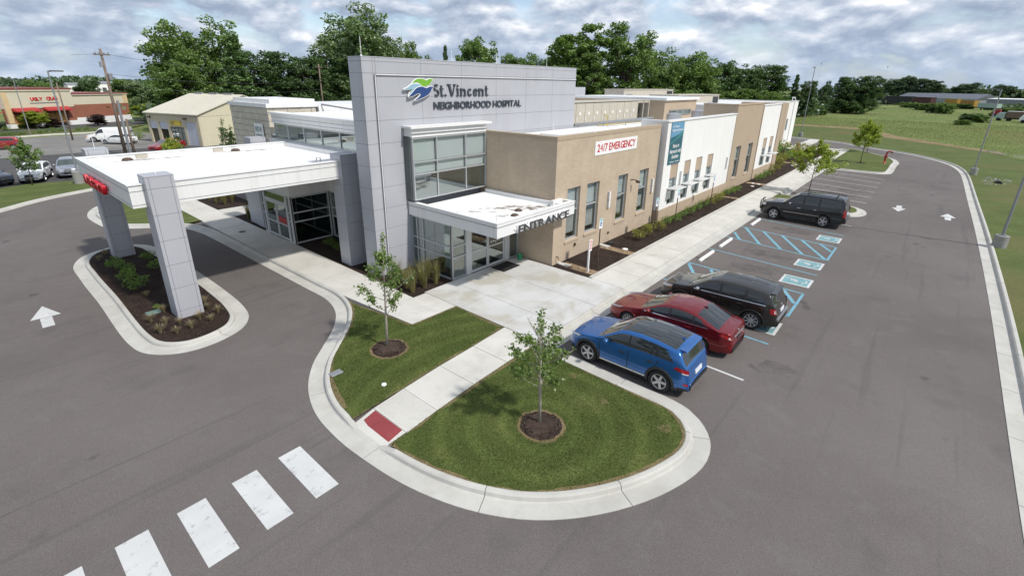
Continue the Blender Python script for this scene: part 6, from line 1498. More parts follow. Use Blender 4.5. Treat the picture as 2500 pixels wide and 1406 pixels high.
belt('far_wood', 'undergrowth below the tree line behind the hospital', (30,112), (100,85), 7.0, 22000, 0.42, 5, 8)
belt('far_wood', 'undergrowth at the foot of the right tree line', (95,62), (200,38), 6.0, 24000, 0.42, 6, 8)

# ---- young staked trees
def young_tree(x, y, h, cb, w, nleaf, leaf, mat, label, seed, z0=LZ, bare=0, trunk_r=0.038, bark='bark_pale', shape=1.0):
    rs = np.random.default_rng(seed); r_ = tag(empty('young_tree', (x,y,z0), None, 0, local=True), label, 'tree', 'young planted trees')
    m = MB(); lean = rs.uniform(-.04,.04,2)*h; top = (lean[0], lean[1], h*.93)
    m.tube([(0,0,-.05),(lean[0]*.3,lean[1]*.3,cb),(lean[0]*.6,lean[1]*.6,cb+(h-cb)*.5),top], [trunk_r*1.25,trunk_r,trunk_r*.55,.006], 8); tips = []
    nb = 16+bare
    for k in range(nb):
        f = (k+.5)/nb; zb = cb+(h-cb)*.72*f; a = k*2.4+rs.uniform(-.4,.4); prof = math.sin(math.pi*min(1,(0.16+0.84*f)**.8)); ln = w/2*(0.35+0.75*prof)*rs.uniform(.75,1.15)
        rise = ln*rs.uniform(.55,1.15); c = Vector((lean[0]*.5,lean[1]*.5,zb)); e = c+Vector((math.cos(a)*ln, math.sin(a)*ln, rise)); mid = c.lerp(e,.55)+Vector((0,0,-ln*.08))
        m.tube([c, mid, e], [trunk_r*.36,trunk_r*.2,.004], 5); tips.append((c,mid,e,k >= nb-bare))
        for t in range(4):
            s0 = c.lerp(e, rs.uniform(.35,.9)); d = Vector(rs.normal(size=3)).normalized()*ln*.32; d.z = abs(d.z); m.tube([s0, s0+d], [.007,.003], 4); tips.append((s0,s0+d*.5,s0+d,k >= nb-bare))
    m.build('trunk', MT[bark], r_, True, (0,0,0)); C = []
    live = [t for t in tips if not t[3]]
    for c, mid, e, dead in live:
        for q in range(max(1, int(nleaf/len(live)))):
            f = rs.uniform(.25,1.08)**.8; p_ = Vector(mid).lerp(e, (f-.5)*2) if f > .5 else Vector(c).lerp(mid, f*2); C.append(np.array(p_)+rs.normal(size=3)*leaf*1.3)
    for q in range(int(nleaf*.06)): C.append(np.array([lean[0],lean[1],h*rs.uniform(.8,1.0)])+rs.normal(size=3)*leaf*1.2)
    me = mesh_leaves('crown', np.array(C), leaf, rs, MT[mat], .3, .75); link(bpy.data.objects.new('crown', me), r_, (0,0,0))
    return r_
young_tree(8.42,12.95,4.2,1.2,1.65,2200,.042,'leaf_young','young tree in a mulch ring on the lawn before the sign wall',101)
young_tree(8.83,6.42,3.55,1.1,1.6,2000,.044,'leaf_young','young tree with bare twigs in a mulch ring on the pointed lawn',102,bare=7)
young_tree(49.4,7.3,4.75,1.1,3.5,5200,.075,'leaf_lime','bright lime green young tree behind the black SUV',103,z0=.02,bark='bark')
young_tree(75.2,6.24,5.2,1.5,2.8,5000,.085,'leaf_lime','lime green young tree in the middle of the far grass island',104,bark='bark')
young_tree(88.8,6.9,4.0,1.2,2.4,2600,.09,'leaf_lime','lime green young tree at the far end of the grass island',105,bark='bark')
young_tree(3.85,59.2,4.1,0.9,1.9,2600,.075,'leaf_mid','young tree on the lot lawn before the white car',106,z0=.1,bark='bark')
young_tree(21.0,62.0,4.9,0.8,1.2,700,.09,'leaf_dark','thin columnar young tree before the tan workshop wall',107,z0=.0,bark='bark')
young_tree(21.8,62.2,4.0,0.8,1.2,800,.09,'leaf_dark','shorter columnar young tree before the tan workshop wall',108,z0=.0,bark='bark')
young_tree(15.3,60.9,3.2,0.6,2.4,1100,.10,'leaf_lime','small light tree before the red car behind the canopy',109,z0=.0,bark='bark')
# ---- shrubs
def shrub_mesh(seed, r_, n, leaf, mat):
    rs = np.random.default_rng(seed); cl = [((0,0,r_*.7), r_*.75)]
    for k in range(9): a = k*.7+rs.uniform(-.3,.3); cl.append(((math.cos(a)*r_*.55, math.sin(a)*r_*.55, r_*rs.uniform(.35,1.05)), r_*rs.uniform(.28,.48)))
    C = clump_points(cl, n/(r_*r_*3), rs, .5); C = C[C[:,2] > .02]
    return mesh_leaves('foliage', C, leaf, rs, MT[mat], .5, .45)
def stem_mesh(r_):
    m = MB()
    for k in range(5): a = k*1.3; m.tube([(math.cos(a)*.05*r_,math.sin(a)*.05*r_,-.03),(math.cos(a)*.45*r_,math.sin(a)*.45*r_,r_*.8)],[.012,.006],4)
    me = bpy.data.meshes.new('stem'); me.from_pydata(m.v, [], m.f); me.materials.append(MT['bark']); return me
SHG = [shrub_mesh(s, .42, 620, .040, 'leaf_shrub') for s in (1,2,3)]; SHY = [shrub_mesh(s, .42, 560, .040, 'leaf_gold') for s in (4,5)]; STM = stem_mesh(.42)
def shrub(x, y, sc, gold, label, group, seed, z=.125):
    q = random.Random(seed); r_ = tag(empty('shrub', (x,y,z), None, q.uniform(0,6), local=True), label, 'shrub', group); sc *= 1.18; r_.scale = (sc, sc, sc*q.uniform(.9,1.1))
    inst('foliage', (SHY if gold else SHG)[seed % (2 if gold else 3)], r_, (0,0,0)); inst('stem', STM, r_, (0,0,0)); return r_
fs = [(26.2,12.2,1,1),(27.4,12.3,1,1.05),(28.3,12.4,1,.85),(29.0,12.15,1,1.1),(30.8,12.4,0,.95),(32.0,12.25,0,.85),(33.2,12.3,0,.85),(34.5,12.27,0,1.0),(36.1,12.3,0,.9),(37.4,12.3,0,1.0),(38.7,12.25,1,1.05),(40.1,12.2,1,1.15),(41.1,12.25,1,.9),(43.0,12.4,0,.9),(44.2,12.36,0,.95),(45.6,12.33,0,1.0),(52.7,12.4,0,1.0),(54.2,12.4,0,.95),(56.1,12.5,0,1.05),(57.9,12.45,1,1.1),(60.0,12.5,1,1.3)]
wh = {0:'first from the entrance',1:'second from the entrance',2:'third from the entrance',3:'fourth from the entrance'}
ordn = ['first','second','third','fourth','fifth','sixth','seventh','eighth','ninth','tenth','eleventh','twelfth','thirteenth','fourteenth','fifteenth','sixteenth','seventeenth','eighteenth','nineteenth','twentieth','twenty-first']
for i, (x, y, gd, sc) in enumerate(fs): shrub(x, y, sc, gd, '%s shrub along the front wall, %s counted from the entrance' % ('yellow green' if gd else 'dark green', ordn[i]), 'shrubs along the front wall', i)
far = [(64.2,13.2,1,1.8),(66,13.6,1,1.7),(69.2,13.8,1,1.9),(71.8,13.7,0,1.9),(73.7,13.8,0,1.7),(75.7,13.8,1,2.2),(80.1,13.8,1,2.4),(70,15.9,0,2.6),(74,16.0,0,2.8),(78,15.9,0,2.8),(82,12.3,1,2.0)]
for i, (x, y, gd, sc) in enumerate(far): shrub(x, y, sc, gd, 'big %s shrub at the far end of the bed, %s from the near side' % ('yellow green' if gd else 'dark green', ordn[i]), 'large shrubs at the far end of the bed', 50+i)
for i, (x, y, sc, lb) in enumerate(((3.92,29.4,.95,'rear shrub of the left row'),(4.07,28.1,.95,'second shrub from the rear'),(3.86,26.9,.95,'third shrub from the rear'),(3.95,25.5,1.1,'largest, front shrub of the left row'),(5.3,29.5,.75,'rear one between the columns on the right'),(5.15,27.7,.8,'front one between the columns on the right'),(3.93,22.5,.4,'tiny one beside the green lid'))):
    shrub(x, y, sc, 0, 'green shrub in the canopy island, ' + lb, 'shrubs in the canopy island', 80+i)
for i, (x, y, lb) in enumerate(((12.9,24.8,'left one'),(12.8,23.6,'right one'))): shrub(x, y, .85, 0, 'shrub in the shaded bed before the dark glass, ' + lb, 'shrubs before the dark glass', 90+i)
hed = [(6.7,115.0,0),(7.7,115.0,0),(8.4,115.2,0),(9.6,116.6,1),(10.6,116.5,0),(11.4,117.5,0),(12.6,117.8,0),(13.6,118.2,0),(16,118.5,0),(17.2,119,0),(7.2,127.5,0),(9.3,131.0,0),(10.4,131.5,0),(5.9,114.8,0),(19.8,95.5,0)]
for i, (x, y, gd) in enumerate(hed): shrub(x, y, 2.2 if i == 14 else 1.35, gd, ('bush of the hedge row behind the car lot, %s from the left' % ordn[i]) if i < 10 or i == 13 else 'bush by the restaurant wall, %s' % ('leftmost','middle','rightmost')[i-10] if i < 13 else 'dark round bush at the tail of the white van', 'bushes of the street hedge', 100+i, z=-.03)
bsh = [(300,34.9,3.3,5.2),(328,32.8,3.6,6.4),(282,27.8,2.0,3.5),(352,49.4,3.0,5.5),(332,13,3.4,10.4),(304,7.9,3.4,8),(297,4,4.0,9.3),(269,0.9,3.9,8.4),(262,-1,5.2,6.5),(183,-5.2,1.7,4.2),(202,-7.4,3.1,6.5),(201,-8.9,2.9,5),(339,-7,3.1,10.6),(290,-22.1,2.7,11.4),(256,-15.6,1.8,4.4),(210,36,4.5,7),(205,33,3.8,6),(240,34,3.2,6),(195,38,5.0,8)]
bsh.sort(key=lambda b: -math.atan2(b[1], b[0]))
for i, (x, y, h, w) in enumerate(bsh):
    r_ = tag(empty('field_bush', (x,y,-.06), None, i*1.7, local=True), 'bush in the meadow, %s from the left' % ordn[i], 'bush', 'bushes in the meadow'); t, c = KINDS['bush']
    r_.scale = (w/15, w/15, h/15.5); inst('crown', c, r_, (0,0,0), mat=MT[('leaf_mid','leaf_dark')[i % 2]]); inst('stem', t, r_, (0,0,0))
# ---- ornamental grasses
def tuft_mesh(seed, n, h, spread, w, mat, plume=False):
    rs = np.random.default_rng(seed); V = []
    for k in range(n):
        a = rs.uniform(0,6.28); r0 = rs.uniform(0,.1)*spread*2; hh = h*rs.uniform(.55,1.05); ln = spread*rs.uniform(.1,1.0)
        b = np.array([math.cos(a)*r0, math.sin(a)*r0, 0]); d = np.array([math.cos(a), math.sin(a), 0]); s_ = np.array([-math.sin(a), math.cos(a), 0])*w
        mid = b+d*ln*.35+np.array([0,0,hh*.65]); tip = b+d*ln+np.array([0,0,hh])
        V.append([b-s_, b+s_, mid+s_*.8, mid-s_*.8]); V.append([mid-s_*.8, mid+s_*.8, tip+s_*.15, tip-s_*.15])
    return tri_mesh('blades', np.array(V), MT[mat], nper=4)
RD = [tuft_mesh(s, 170, 1.1, .46, .006, 'reed') for s in (1,2)]; SG_ = [tuft_mesh(s, 110, .36, .26, .007, 'strawgrass') for s in (3,4)]
def tuftgrass(x, y, sc, me, label, group, i, z=.125):
    r_ = inst('grass_tuft', me, None, (x,y,z), i*1.9, sc); tag(r_, label, 'ornamental grass', group)
L1 = ((12.15,16.7,.95),(12.0,16.05,1.05),(12.7,16.1,1.1),(13.4,16.1,1.15),(12.5,16.9,1.0),(13.1,16.8,1.05),(13.7,17.0,1.0),(12.4,17.7,1.0))
rk_ = from_left(L1)
for i, (x, y, sc) in enumerate(L1):
    tuftgrass(x, y, sc, RD[i % 2], 'tall tan feather grass before the vestibule glass, %s from the left' % ordn[rk_[i]], 'tall grasses before the vestibule', i)
L1 = ((12.6,39.5),(13.2,39.8),(13.6,40.6),(12.3,40.4),(12.9,41.2),(12.4,32.0),(12.6,33.0),(12.2,34.2),(13.6,41.6),(12.3,41.9))
rk_ = from_left(L1)
for i, (x, y) in enumerate(L1):
    tuftgrass(x, y, 1.0, RD[i % 2], 'tall green grass in the bed beyond the canopy, %s from the left' % ordn[rk_[i]], 'tall grasses beyond the canopy', i)
L1 = ((3.42,21.3),(3.75,20.75),(3.41,20.05),(3.8,19.55),(4.1,20.3),(4.3,19.62),(4.75,20.2),(5.0,19.7),(5.3,20.95),(5.45,20.3),(4.0,21.95),(5.4,21.65),(3.57,31.2),(4.0,32.2),(3.97,24.2))
rk_ = from_left(L1)
for i, (x, y) in enumerate(L1):
    tuftgrass(x, y, random.Random(i).uniform(.75,1.1), SG_[i % 2], 'straw coloured grass tuft in the canopy island, %s from the left' % ordn[rk_[i]], 'straw grasses in the canopy island', i)
# mulch chips on the nearer beds
def chips(poly, n, z, seed, label):
    rs = np.random.default_rng(seed); q = pts_in_poly(poly, n, rs); C = np.column_stack([q, np.full(n, z)+rs.uniform(0,.02,n)])
    me = tri_mesh('mulch_chips', leaf_faces(C, .028, rs, 1.2, .3), MT['chip'], nper=4); tag(link(bpy.data.objects.new('mulch_chips', me), None, (0,0,0)), label, 'mulch', kind='stuff')
MT['chip'] = M_leaf('chip', (0.020,0.012,0.009), (0.045,0.028,0.021), (0.10,0.068,0.05), 0.05, 3.0)
chips([(p.x,p.y) for p in isl_in], 9000, .128, 1, 'dark mulch chips in the canopy island')
chips(rect(19.0,45,11.16,13.4), 14000, .128, 2, 'dark mulch chips in the bed along the front wall')
chips(rect(11.75,14.1,15.7,18.6), 2500, .13, 3, 'dark mulch chips in the bed before the vestibule')
for i, (rg, cx, cy) in enumerate(((ring1,8.42,12.84),(ring2,8.80,6.36))): chips(rg, 1500, LZ+.035, 5+i, 'brown mulch chips in the tree ring ' + ('on the left lawn','on the pointed lawn')[i])
# ================================================================== BACKGROUND THINGS
# ---- restaurant across the street (own frame: x along its front, y into the building)
rs_ = tag(empty('restaurant_building', (8.16,130.0,-.05), None, math.atan2(12.7,21.2), local=True), 'cream and red brick restaurant with red lettering across the street', 'building')
CRM = M_flat('restaurant_cream', (0.60,0.56,0.43), 0.8, 0, .04); PCH = M_flat('restaurant_peach', (0.62,0.47,0.27), 0.8); BRD = M_flat('awning_red', (0.36,0.03,0.03), 0.7); BRN = M_flat('coping_red', (0.22,0.06,0.05), 0.6); POST = M_flat('window_poster', (0.45,0.24,0.07), 0.5, 0, .45, 1.3)
MB().box(0,12.4,0,16,3.6,6.7).build('upper_wall', CRM, rs_); MB().box(12.4,24.7,0.1,16,3.95,5.8).build('upper_wall', CRM, rs_)
MB().box(12.4,24.75,.06,16,1.35,3.95).build('brick_wall', MT['brick_red'], rs_); MB().box(12.4,24.8,0.0,16,0,1.35).build('base_wall', MT['white'], rs_)
MB().box(-.15,12.55,-.15,16,6.7,7.0).build('cornice', CRM, rs_); MB().box(-.2,12.6,-.2,16,7.0,7.3).build('coping', BRN, rs_); MB().box(12.56,25.0,-.1,16,5.8,6.0).build('cornice', CRM, rs_); MB().box(12.56,25.05,-.14,16,6.0,6.2).build('coping', BRN, rs_)
MB().box(0.02,0.9,-.04,.3,1.0,6.6).build('pier', PCH, rs_); MB().box(23.8,24.76,-.02,.3,3.9,5.75).build('pier', PCH, rs_)
for x0, x1 in ((0.05,1.2),(5.0,6.6),(10.9,12.4)): MB().box(x0,x1,.1,1,0.9,3.6).build('brick_pier', MT['brick_red'], rs_); MB().box(x0-.03,x1+.03,.04,1,0,.9).build('pier_base', MT['white'], rs_)
for x0, x1 in ((1.2,5.0),(6.6,10.9)):
    w_ = MB().box(x0,x1,.5,.6,0.05,3.6).build('window', MT['black'], rs_); n = 2
    for k in range(n):
        a = x0+.1+(x1-x0-.1)*k/n; b = x0+(x1-x0-.1)*(k+1)/n; MB().box(a,b,.44,.49,0.7,2.6).build('poster_pane', POST, w_); MB().box(a,b,.44,.49,2.7,3.5).build('pane', MT['glass_dark'], w_)
    m = MB(); m.add([(x0-.2,.02,3.75),(x1+.2,.02,3.75),(x1+.2,-1.1,3.2),(x0-.2,-1.1,3.2),(x0-.2,.02,3.1),(x1+.2,.02,3.1),(x1+.2,-1.1,3.0),(x0-.2,-1.1,3.0)],[(0,1,2,3),(3,2,6,7),(0,3,7,4),(1,5,6,2)]); m.build('awning', BRD, rs_)
MB().box(-9,-.02,3,16,0,5.2).build('side_wing', M_flat('wing_grey',(0.30,0.31,0.34),.7), rs_); m = MB(); m.add([(-9.3,2.6,3.4),(-.1,2.6,3.4),(-.1,.6,2.9),(-9.3,.6,2.9)],[(0,3,2,1)]); m.build('awning', BRD, rs_)
MB().box(-8.5,-.5,2.96,2.99,0,2.9).build('entrance_glass', MT['glass_dark'], rs_)
letters('UGLY', 'Y', 4.6, 6.7, 5.0, -.06, 0.58, .1, MT['red_sign'], rs_, .03); letters('CRAB', 'Y', 7.5, 9.5, 5.0, -.06, 0.64, .1, MT['red_sign'], rs_, .03)
MB().box(4.4,9.6,-.05,-.01,4.45,4.62).build('sign_underline', MT['galv'], rs_)
for x in (14.0,16.2,17.3): m = MB(); m.lathe([(.14,6.0),(.14,6.9)],(x,6,0),10); m.build('roof_pipe', MT['white'], rs_)
m = MB(); m.box(13,15.5,5,8,5.8,6.9); m.build('roof_unit', MT['galv'], rs_)
rv = struct(MB().sheet([(5.5,127.2),(14.4,131.2),(15.2,132.6),(14,134.8),(6.2,130.2)], .06).build('planting_strip', MT['verge']))
for i, (x, y) in enumerate(((16.8,132.4),(19.4,134.0),(22.5,135.6),(25.6,137.4))): mark('stall_line', [stripe((x,y),(x-1.1,y+2.4),.14)], MT['paint_white'], 'white stall line before the restaurant, %s from the left' % ('first','second','third','fourth')[i], 'parking line', z=-.02, group='restaurant stall lines')
kerb('street_kerb', [(-10,109.5),(5,110.6),(12,112.6),(16,112.4),(22,115)], step=1.0, seglen=4)
struct(MB().sheet([(-10,110),(5,111.2),(12,113.2),(16,113),(22,115.6),(28,126),(14,121.6),(6,118.5),(-10,116)], .1).build('hedge_lawn', MT['verge']))
# ---- tan workshop
ws = tag(empty('workshop_building', (23.9,79.3,-.03), None, R(16.5), local=True), 'pale tan metal workshop with a low gable roof beside the lot', 'building')
WD, WW, ZE, ZR = 12.0, 15.0, 4.45, 6.95
ops = [(0.7,3.0,0,3.3),(3.5,6.7,0,2.5),(7.3,9.2,0,3.2),(9.8,11.5,0,3.2)]
m = MB(); us = sorted({0.0,WD}|{v for o in ops for v in o[:2]})
for a, b in zip(us, us[1:]):
    o = [o for o in ops if o[0] <= a and o[1] >= b]; m.box(0,.2,a,b,o[0][3] if o else 0,ZE)
m.build('front_wall', MT['cream_wall'], ws)
m = MB(); m.add([(0.2,0,0),(WW,0,0),(WW,0,ZE),(WW/2,0,ZR),(0.2,0,ZE+.03),(0.2,.2,0),(WW,.2,0),(WW,.2,ZE),(WW/2,.2,ZR),(0.2,.2,ZE+.03)],[(0,1,2,3,4),(9,8,7,6,5),(0,5,6,1),(1,6,7,2)]); m.build('gable_wall', M_flat('workshop_yellow',(0.60,0.55,0.405),.6,0,.03), ws)
m = MB(); m.add([(-.3,-.25,ZE-.02),(WW/2,-.25,ZR+.08),(WW+.3,-.25,ZE-.02),(-.3,WD+.25,ZE-.02),(WW/2,WD+.25,ZR+.08),(WW+.3,WD+.25,ZE-.02),(-.3,-.25,ZE-.14),(WW/2,-.25,ZR-.04),(WW+.3,-.25,ZE-.14),(-.3,WD+.25,ZE-.14),(WW/2,WD+.25,ZR-.04),(WW+.3,WD+.25,ZE-.14)],[(0,1,4,3),(1,2,5,4),(0,6,7,1),(1,7,8,2),(3,4,10,9),(4,5,11,10),(0,3,9,6),(2,8,11,5)]); rfw = m.build('roof', MT['cream_roof'], ws)
for y in (2.0,5.5,9.0): m = MB(); m.box(WW/2-.2,WW/2+.2,y,y+1.8,ZR+.05,ZR+.25); m.build('ridge_vent', MT['galv'], rfw)
MB().box(WW-.2,WW,.2,WD,0,ZE).build('rear_wall', MT['cream_wall'], ws); MB().box(.2,WW,WD-.2,WD,0,ZE).build('end_wall', MT['cream_wall'], ws)
rd = M_flat('roll_door', (0.50,0.52,0.58), .5); MB().box(.06,.12,.7,3.0,0,3.3).build('roll_door', rd, ws)
for a, b in ((7.3,9.2),(9.8,11.5)):
    d_ = MB().box(.10,.16,a,b,2.1,3.2).build('garage_door', rd, ws); MB().box(3,3.1,a-.3,b+.3,0,3.2).build('dark_bay', MT['interior'], ws)
sf = MB().box(.16,.2,3.5,6.7,0,2.5).build('shop_window', MT['black'], ws)
for k in range(4): MB().box(.10,.15,3.56+k*.79,4.22+k*.79,.3 if k != 1 else .1,2.35).build('pane', MT['glass'], sf)
sgn = MB().box(-.12,-.02,4.0,6.4,2.75,3.45).build('sign_board', M_flat('sign_yellow',(0.58,0.45,0.04),.5), ws); MB().box(-.13,-.121,5.4,6.3,2.85,3.35).build('sign_field', M_flat('sign_dim',(0.30,0.24,0.06),.5), sgn)
for y in (2.6,10.9): m = MB(); m.box(-.35,-.01,y,y+.4,3.65,3.9); m.build('wall_lamp', MT['rust'], ws)
# ---- far roofs on the left
for i, (x0,x1,y0,y1,h,lb,mt) in enumerate(((57,66,416,430,6.6,'far white warehouse on the left horizon, left one','white'),(70,81,413,430,7.6,'far white warehouse on the left horizon, right one','white'),(44,58,150,160,4.2,'grey shed behind the restaurant car park','galv'),(40,46,128,134,2.6,'small grey hut right of the restaurant','galv'))):
    b_ = tag(empty('far_building', ((x0+x1)/2,(y0+y1)/2,-.05)), lb, 'building'); MB().box(x0,x1,y0,y1,-.05,h*.8).build('wall', MT[mt], b_)
    m = MB(); xm = (x0+x1)/2; m.add([(x0-.3,y0-.3,h*.8),(x1+.3,y0-.3,h*.8),(x1+.3,(y0+y1)/2,h),(x0-.3,(y0+y1)/2,h),(x0-.3,y1,h*.8),(x1+.3,y1,h*.8)],[(0,1,2,3),(3,2,5,4),(0,3,4),(1,5,2)]); m.build('roof', MT['galv'], b_)
    m = MB(); m.box(x0+(x1-x0)*.3,x0+(x1-x0)*.5,y0-.05,y0-.01,0,h*.5); m.build('door', MT['darkgrey'], b_)
# ---- poles and wires
def lamp_pole(x, y, h, label, heads, base_h=.8, base_r=.3, z=0, cat='light pole'):
    r_ = tag(empty('light_pole', (x,y,z)), label, cat, 'parking lot light poles')
    if base_h: m = MB(); m.lathe([(base_r,z-.1),(base_r,z+base_h-.03),(base_r-.03,z+base_h)],(x,y,0),18); m.build('concrete_base', MT['old_concrete'], r_, smooth=False)
    m = MB(); m.box(x-.14,x+.14,y-.14,y+.14,z+base_h,z+base_h+.05); m.tube([(x,y,z+base_h),(x,y,h)],[.075,.055],8); m.build('pole', MT['galv'], r_)
    for dx, dy in heads: m = MB(); m.tube([(x,y,h-.08),(x+dx*.25,y+dy*.25,h-.03)],.035,6); m.bevbox(x+dx*.55-.32*abs(dx)-.14,x+dx*.55+.32*abs(dx)+.14,y+dy*.55-.32*abs(dy)-.14,y+dy*.55+.32*abs(dy)+.14,h-.06,h+.05,.03); m.build('lamp_head', MT['darkgrey'], r_)
lamp_pole(40.2,-4.5,9.1,'tall light pole on the right verge, nearest, cut by the picture edge',((0,1),),base_r=.34)
lamp_pole(74.6,-4.3,9.1,'tall light pole on the right verge beside the culvert',((0,1),),base_r=.34)
lamp_pole(109.3,19.6,12.6,'thin light pole at the far corner of the parking lot',((-1,0),),base_r=.4)
lamp_pole(6.85,57.4,9.6,'light pole on a round concrete base on the lot lawn',((1,0),),base_r=.42,base_h=1.1,z=.1)
lamp_pole(9.2,114.8,8.8,'light pole before the restaurant sign',((1,0),(-1,0)),base_h=0)
def wood_pole(x, y, h, label, lean=(0,0), r0=.16, arms=()):
    r_ = tag(empty('utility_pole', (x,y,0)), label, 'utility pole'); m = MB(); m.tube([(x,y,-.1),(x+lean[0],y+lean[1],h)],[r0,r0*.62],9); m.build('pole', MT['wood_pole'], r_, smooth=True)
    for z, w in arms: m = MB(); m.box(x+lean[0]-w/2,x+lean[0]+w/2,y+lean[1]-.18,y+lean[1]-.08,z,z+.12); m.build('crossarm', MT['wood_pole'], r_)
    return r_
up = wood_pole(13.98,75.2,12.3,'wooden utility pole with transformer arms at the edge of the car lot',(0.1,0),.2,((11.6,1.6),))
for k in range(4): m = MB(); m.lathe([(.06,11.72),(.08,11.8),(.05,11.95)],(13.5+k*.4,75.07,0),8); m.build('insulator', MT['galv'], up)
m = MB(); m.lathe([(.2,8.9),(.22,9.0),(.22,9.6),(.16,9.7)],(14.35,74.9,0),12); m.lathe([(.12,10.3),(.12,10.9)],(13.7,74.9,0),10); m.build('transformer', MT['galv'], up)
m = MB(); m.tube([(14.0,75.05,11.9),(12.6,74.6,11.6),(11.2,74.2,11.5)],.02,5); m.tube([(14.0,75.05,11.4),(14.8,74.8,11.0)],.03,5); m.build('bracket', MT['galv'], up)
gp = tag(empty('conduit_pole', (14.35,74.6,0)), 'pale grey conduit pole standing against the wooden utility pole', 'pole'); m = MB(); m.tube([(14.35,74.6,0),(14.35,74.6,6.6)],.14,10); m.build('pole', MT['galv'], gp)
wood_pole(15.0,75.9,4.4,'short wooden post right of the utility pole',(0,0),.17)
wood_pole(12.7,101.4,8.4,'thin brown wooden pole before the restaurant',(0,0),.13)
wood_pole(52.3,96.2,12.3,'weathered wooden pole before the dark maples',(0,0),.2,((11.7,1.4),))
def wire(a, b, sag, label):
    A, B = Vector(a), Vector(b); m = MB(); m.tube([A.lerp(B, t/14)-Vector((0,0,sag*4*(t/14)*(1-t/14))) for t in range(15)], .022, 4); tag(m.build('overhead_wire', MT['darkgrey']), label, 'wire', 'overhead wires')
wire((14.1,75.2,11.8),(52.3,96.2,11.8),1.2,'upper overhead wire between the two wooden poles'); wire((14.1,75.2,9.6),(52.3,96.2,9.4),.9,'middle overhead wire between the two wooden poles'); wire((14.1,75.2,8.3),(52.3,96.2,7.6),.8,'lower overhead wire between the two wooden poles')
wire((15.0,75.9,4.3),(38,69,5.6),.3,'low black cable from the short post past the workshop')
# ---- hydrants
def hydrant(x, y, h, label, arm=False, z=LZ):
    r_ = tag(empty('hydrant', (x,y,z)), label, 'hydrant'); m = MB(); m.lathe([(.16,z),(.16,z+.05),(.10,z+.07),(.10,h*.55),(.14,h*.56),(.14,h*.62),(.10,h*.64),(.11,h*.9),(.06,h)],(x,y,0),14); m.build('barrel', MT['red_paint'], r_, smooth=True)
    m = MB(); m.lathe([(.075,-.2),(.075,.2)],(x,y,h*.72),10,'y'); m.lathe([(.07,-.2),(.07,.2)],(x,y,h*.72),10,'x'); m.build('outlet', MT['red_paint'], r_)
    if arm: m = MB(); m.tube([(x,y,h*.9),(x,y-.05,h*1.15),(x,y-.3,h*1.22),(x,y-.5,h*1.15)],.09,8); m.build('elbow', MT['red_paint'], r_, smooth=True); m = MB(); m.lathe([(.11,0),(.11,.12)],(x,y-.60,h*1.13),10,'y'); m.build('cap', MT['black'], r_)
hydrant(76.9,3.95,1.35,'red hydrant with an elbow outlet on the far grass island',True); hydrant(82.9,14.9,1.3,'red post hydrant at the far end of the hospital walk')
# ---- culvert and riprap by the right verge
cu = tag(empty('culvert', (69.6,-6.2,0)), 'dark culvert pipe opening in the ditch beside the light pole', 'culvert')
m = MB(); m.lathe([(.30,-.6),(.30,.5),(.24,.5),(.24,-.55)],(69.7,-6.1,.0),16,'x'); m.build('pipe', MT['black'], cu)
rr2 = pebbles('riprap_stones', [(66.8,-4.9),(68.2,-6.4),(70.5,-7.4),(72.6,-7.0),(73.4,-5.4),(71.5,-4.9)], 45, 'pale rubble stones around the culvert', z=.05, s0=.07, s1=.17, seed=77); rr2.data.materials[0] = MT['old_concrete']
pebbles('riprap_stones', [(100,-9.6),(105.5,-6.3),(106.2,-7.0),(96,-13),(92,-12)], 90, 'pale rubble along the edge of the meadow', z=.06, s0=.10, s1=.22, seed=78).data.materials[0] = MT['old_concrete']
# ---- rail cars, sheds and trucks beyond the field
def railcar(p0, p1, h, kind, label, mat):
    P0, P1 = Vector(p0), Vector(p1); L = (P1-P0).length; r_ = tag(empty('rail_car', (P0.x,P0.y,-.06), None, math.atan2(P1.y-P0.y,P1.x-P0.x), local=True), label, 'rail car', 'rail cars')
    m = MB(); m.box(.3,L-.3,-1.5,1.5,1.1,h); b_ = m.build('body', mat, r_); m = MB()
    for k in range(int(L/2)): m.box(.5+k*2,.62+k*2,-1.58,-1.5,1.1,h); m.box(.5+k*2,.62+k*2,1.5,1.58,1.1,h)
    m.build('rib', mat, r_); m = MB(); m.box(.2,L-.2,-1.56,1.56,h,h+.12); m.build('top_rail', MT['galv'] if kind else mat, r_)
    for s_ in (2.0,4.0,L-4.0,L-2.0):
        for y in (-1.0,1.0): m = MB(); m.lathe([(.48,-.08),(.48,.08)],(s_,y,.5),12,'y'); m.build('wheel', MT['black'], r_)
railcar((379,29.2),(369.9,13.3),5.0,0,'black gondola rail car right of the big field trees',MT['black']); railcar((369.5,12.6),(360.2,4.4),4.8,0,'dark brown rail car in the middle of the train',M_flat('rail_brown',(0.07,0.028,0.025),.8))
railcar((350,-1),(345.2,-6.2),4.6,1,'mustard yellow rail car, left one',M_flat('rail_yellow',(0.36,0.22,0.04),.7)); railcar((344.6,-7.0),(340,-12.6),4.2,1,'mustard yellow rail car, right one',M_flat('rail_yellow2',(0.34,0.20,0.035),.7)); railcar((334.7,-13.3),(329.4,-20.4),3.0,1,'low pale green flat car at the right end of the train',M_flat('rail_green',(0.32,0.42,0.38),.7))
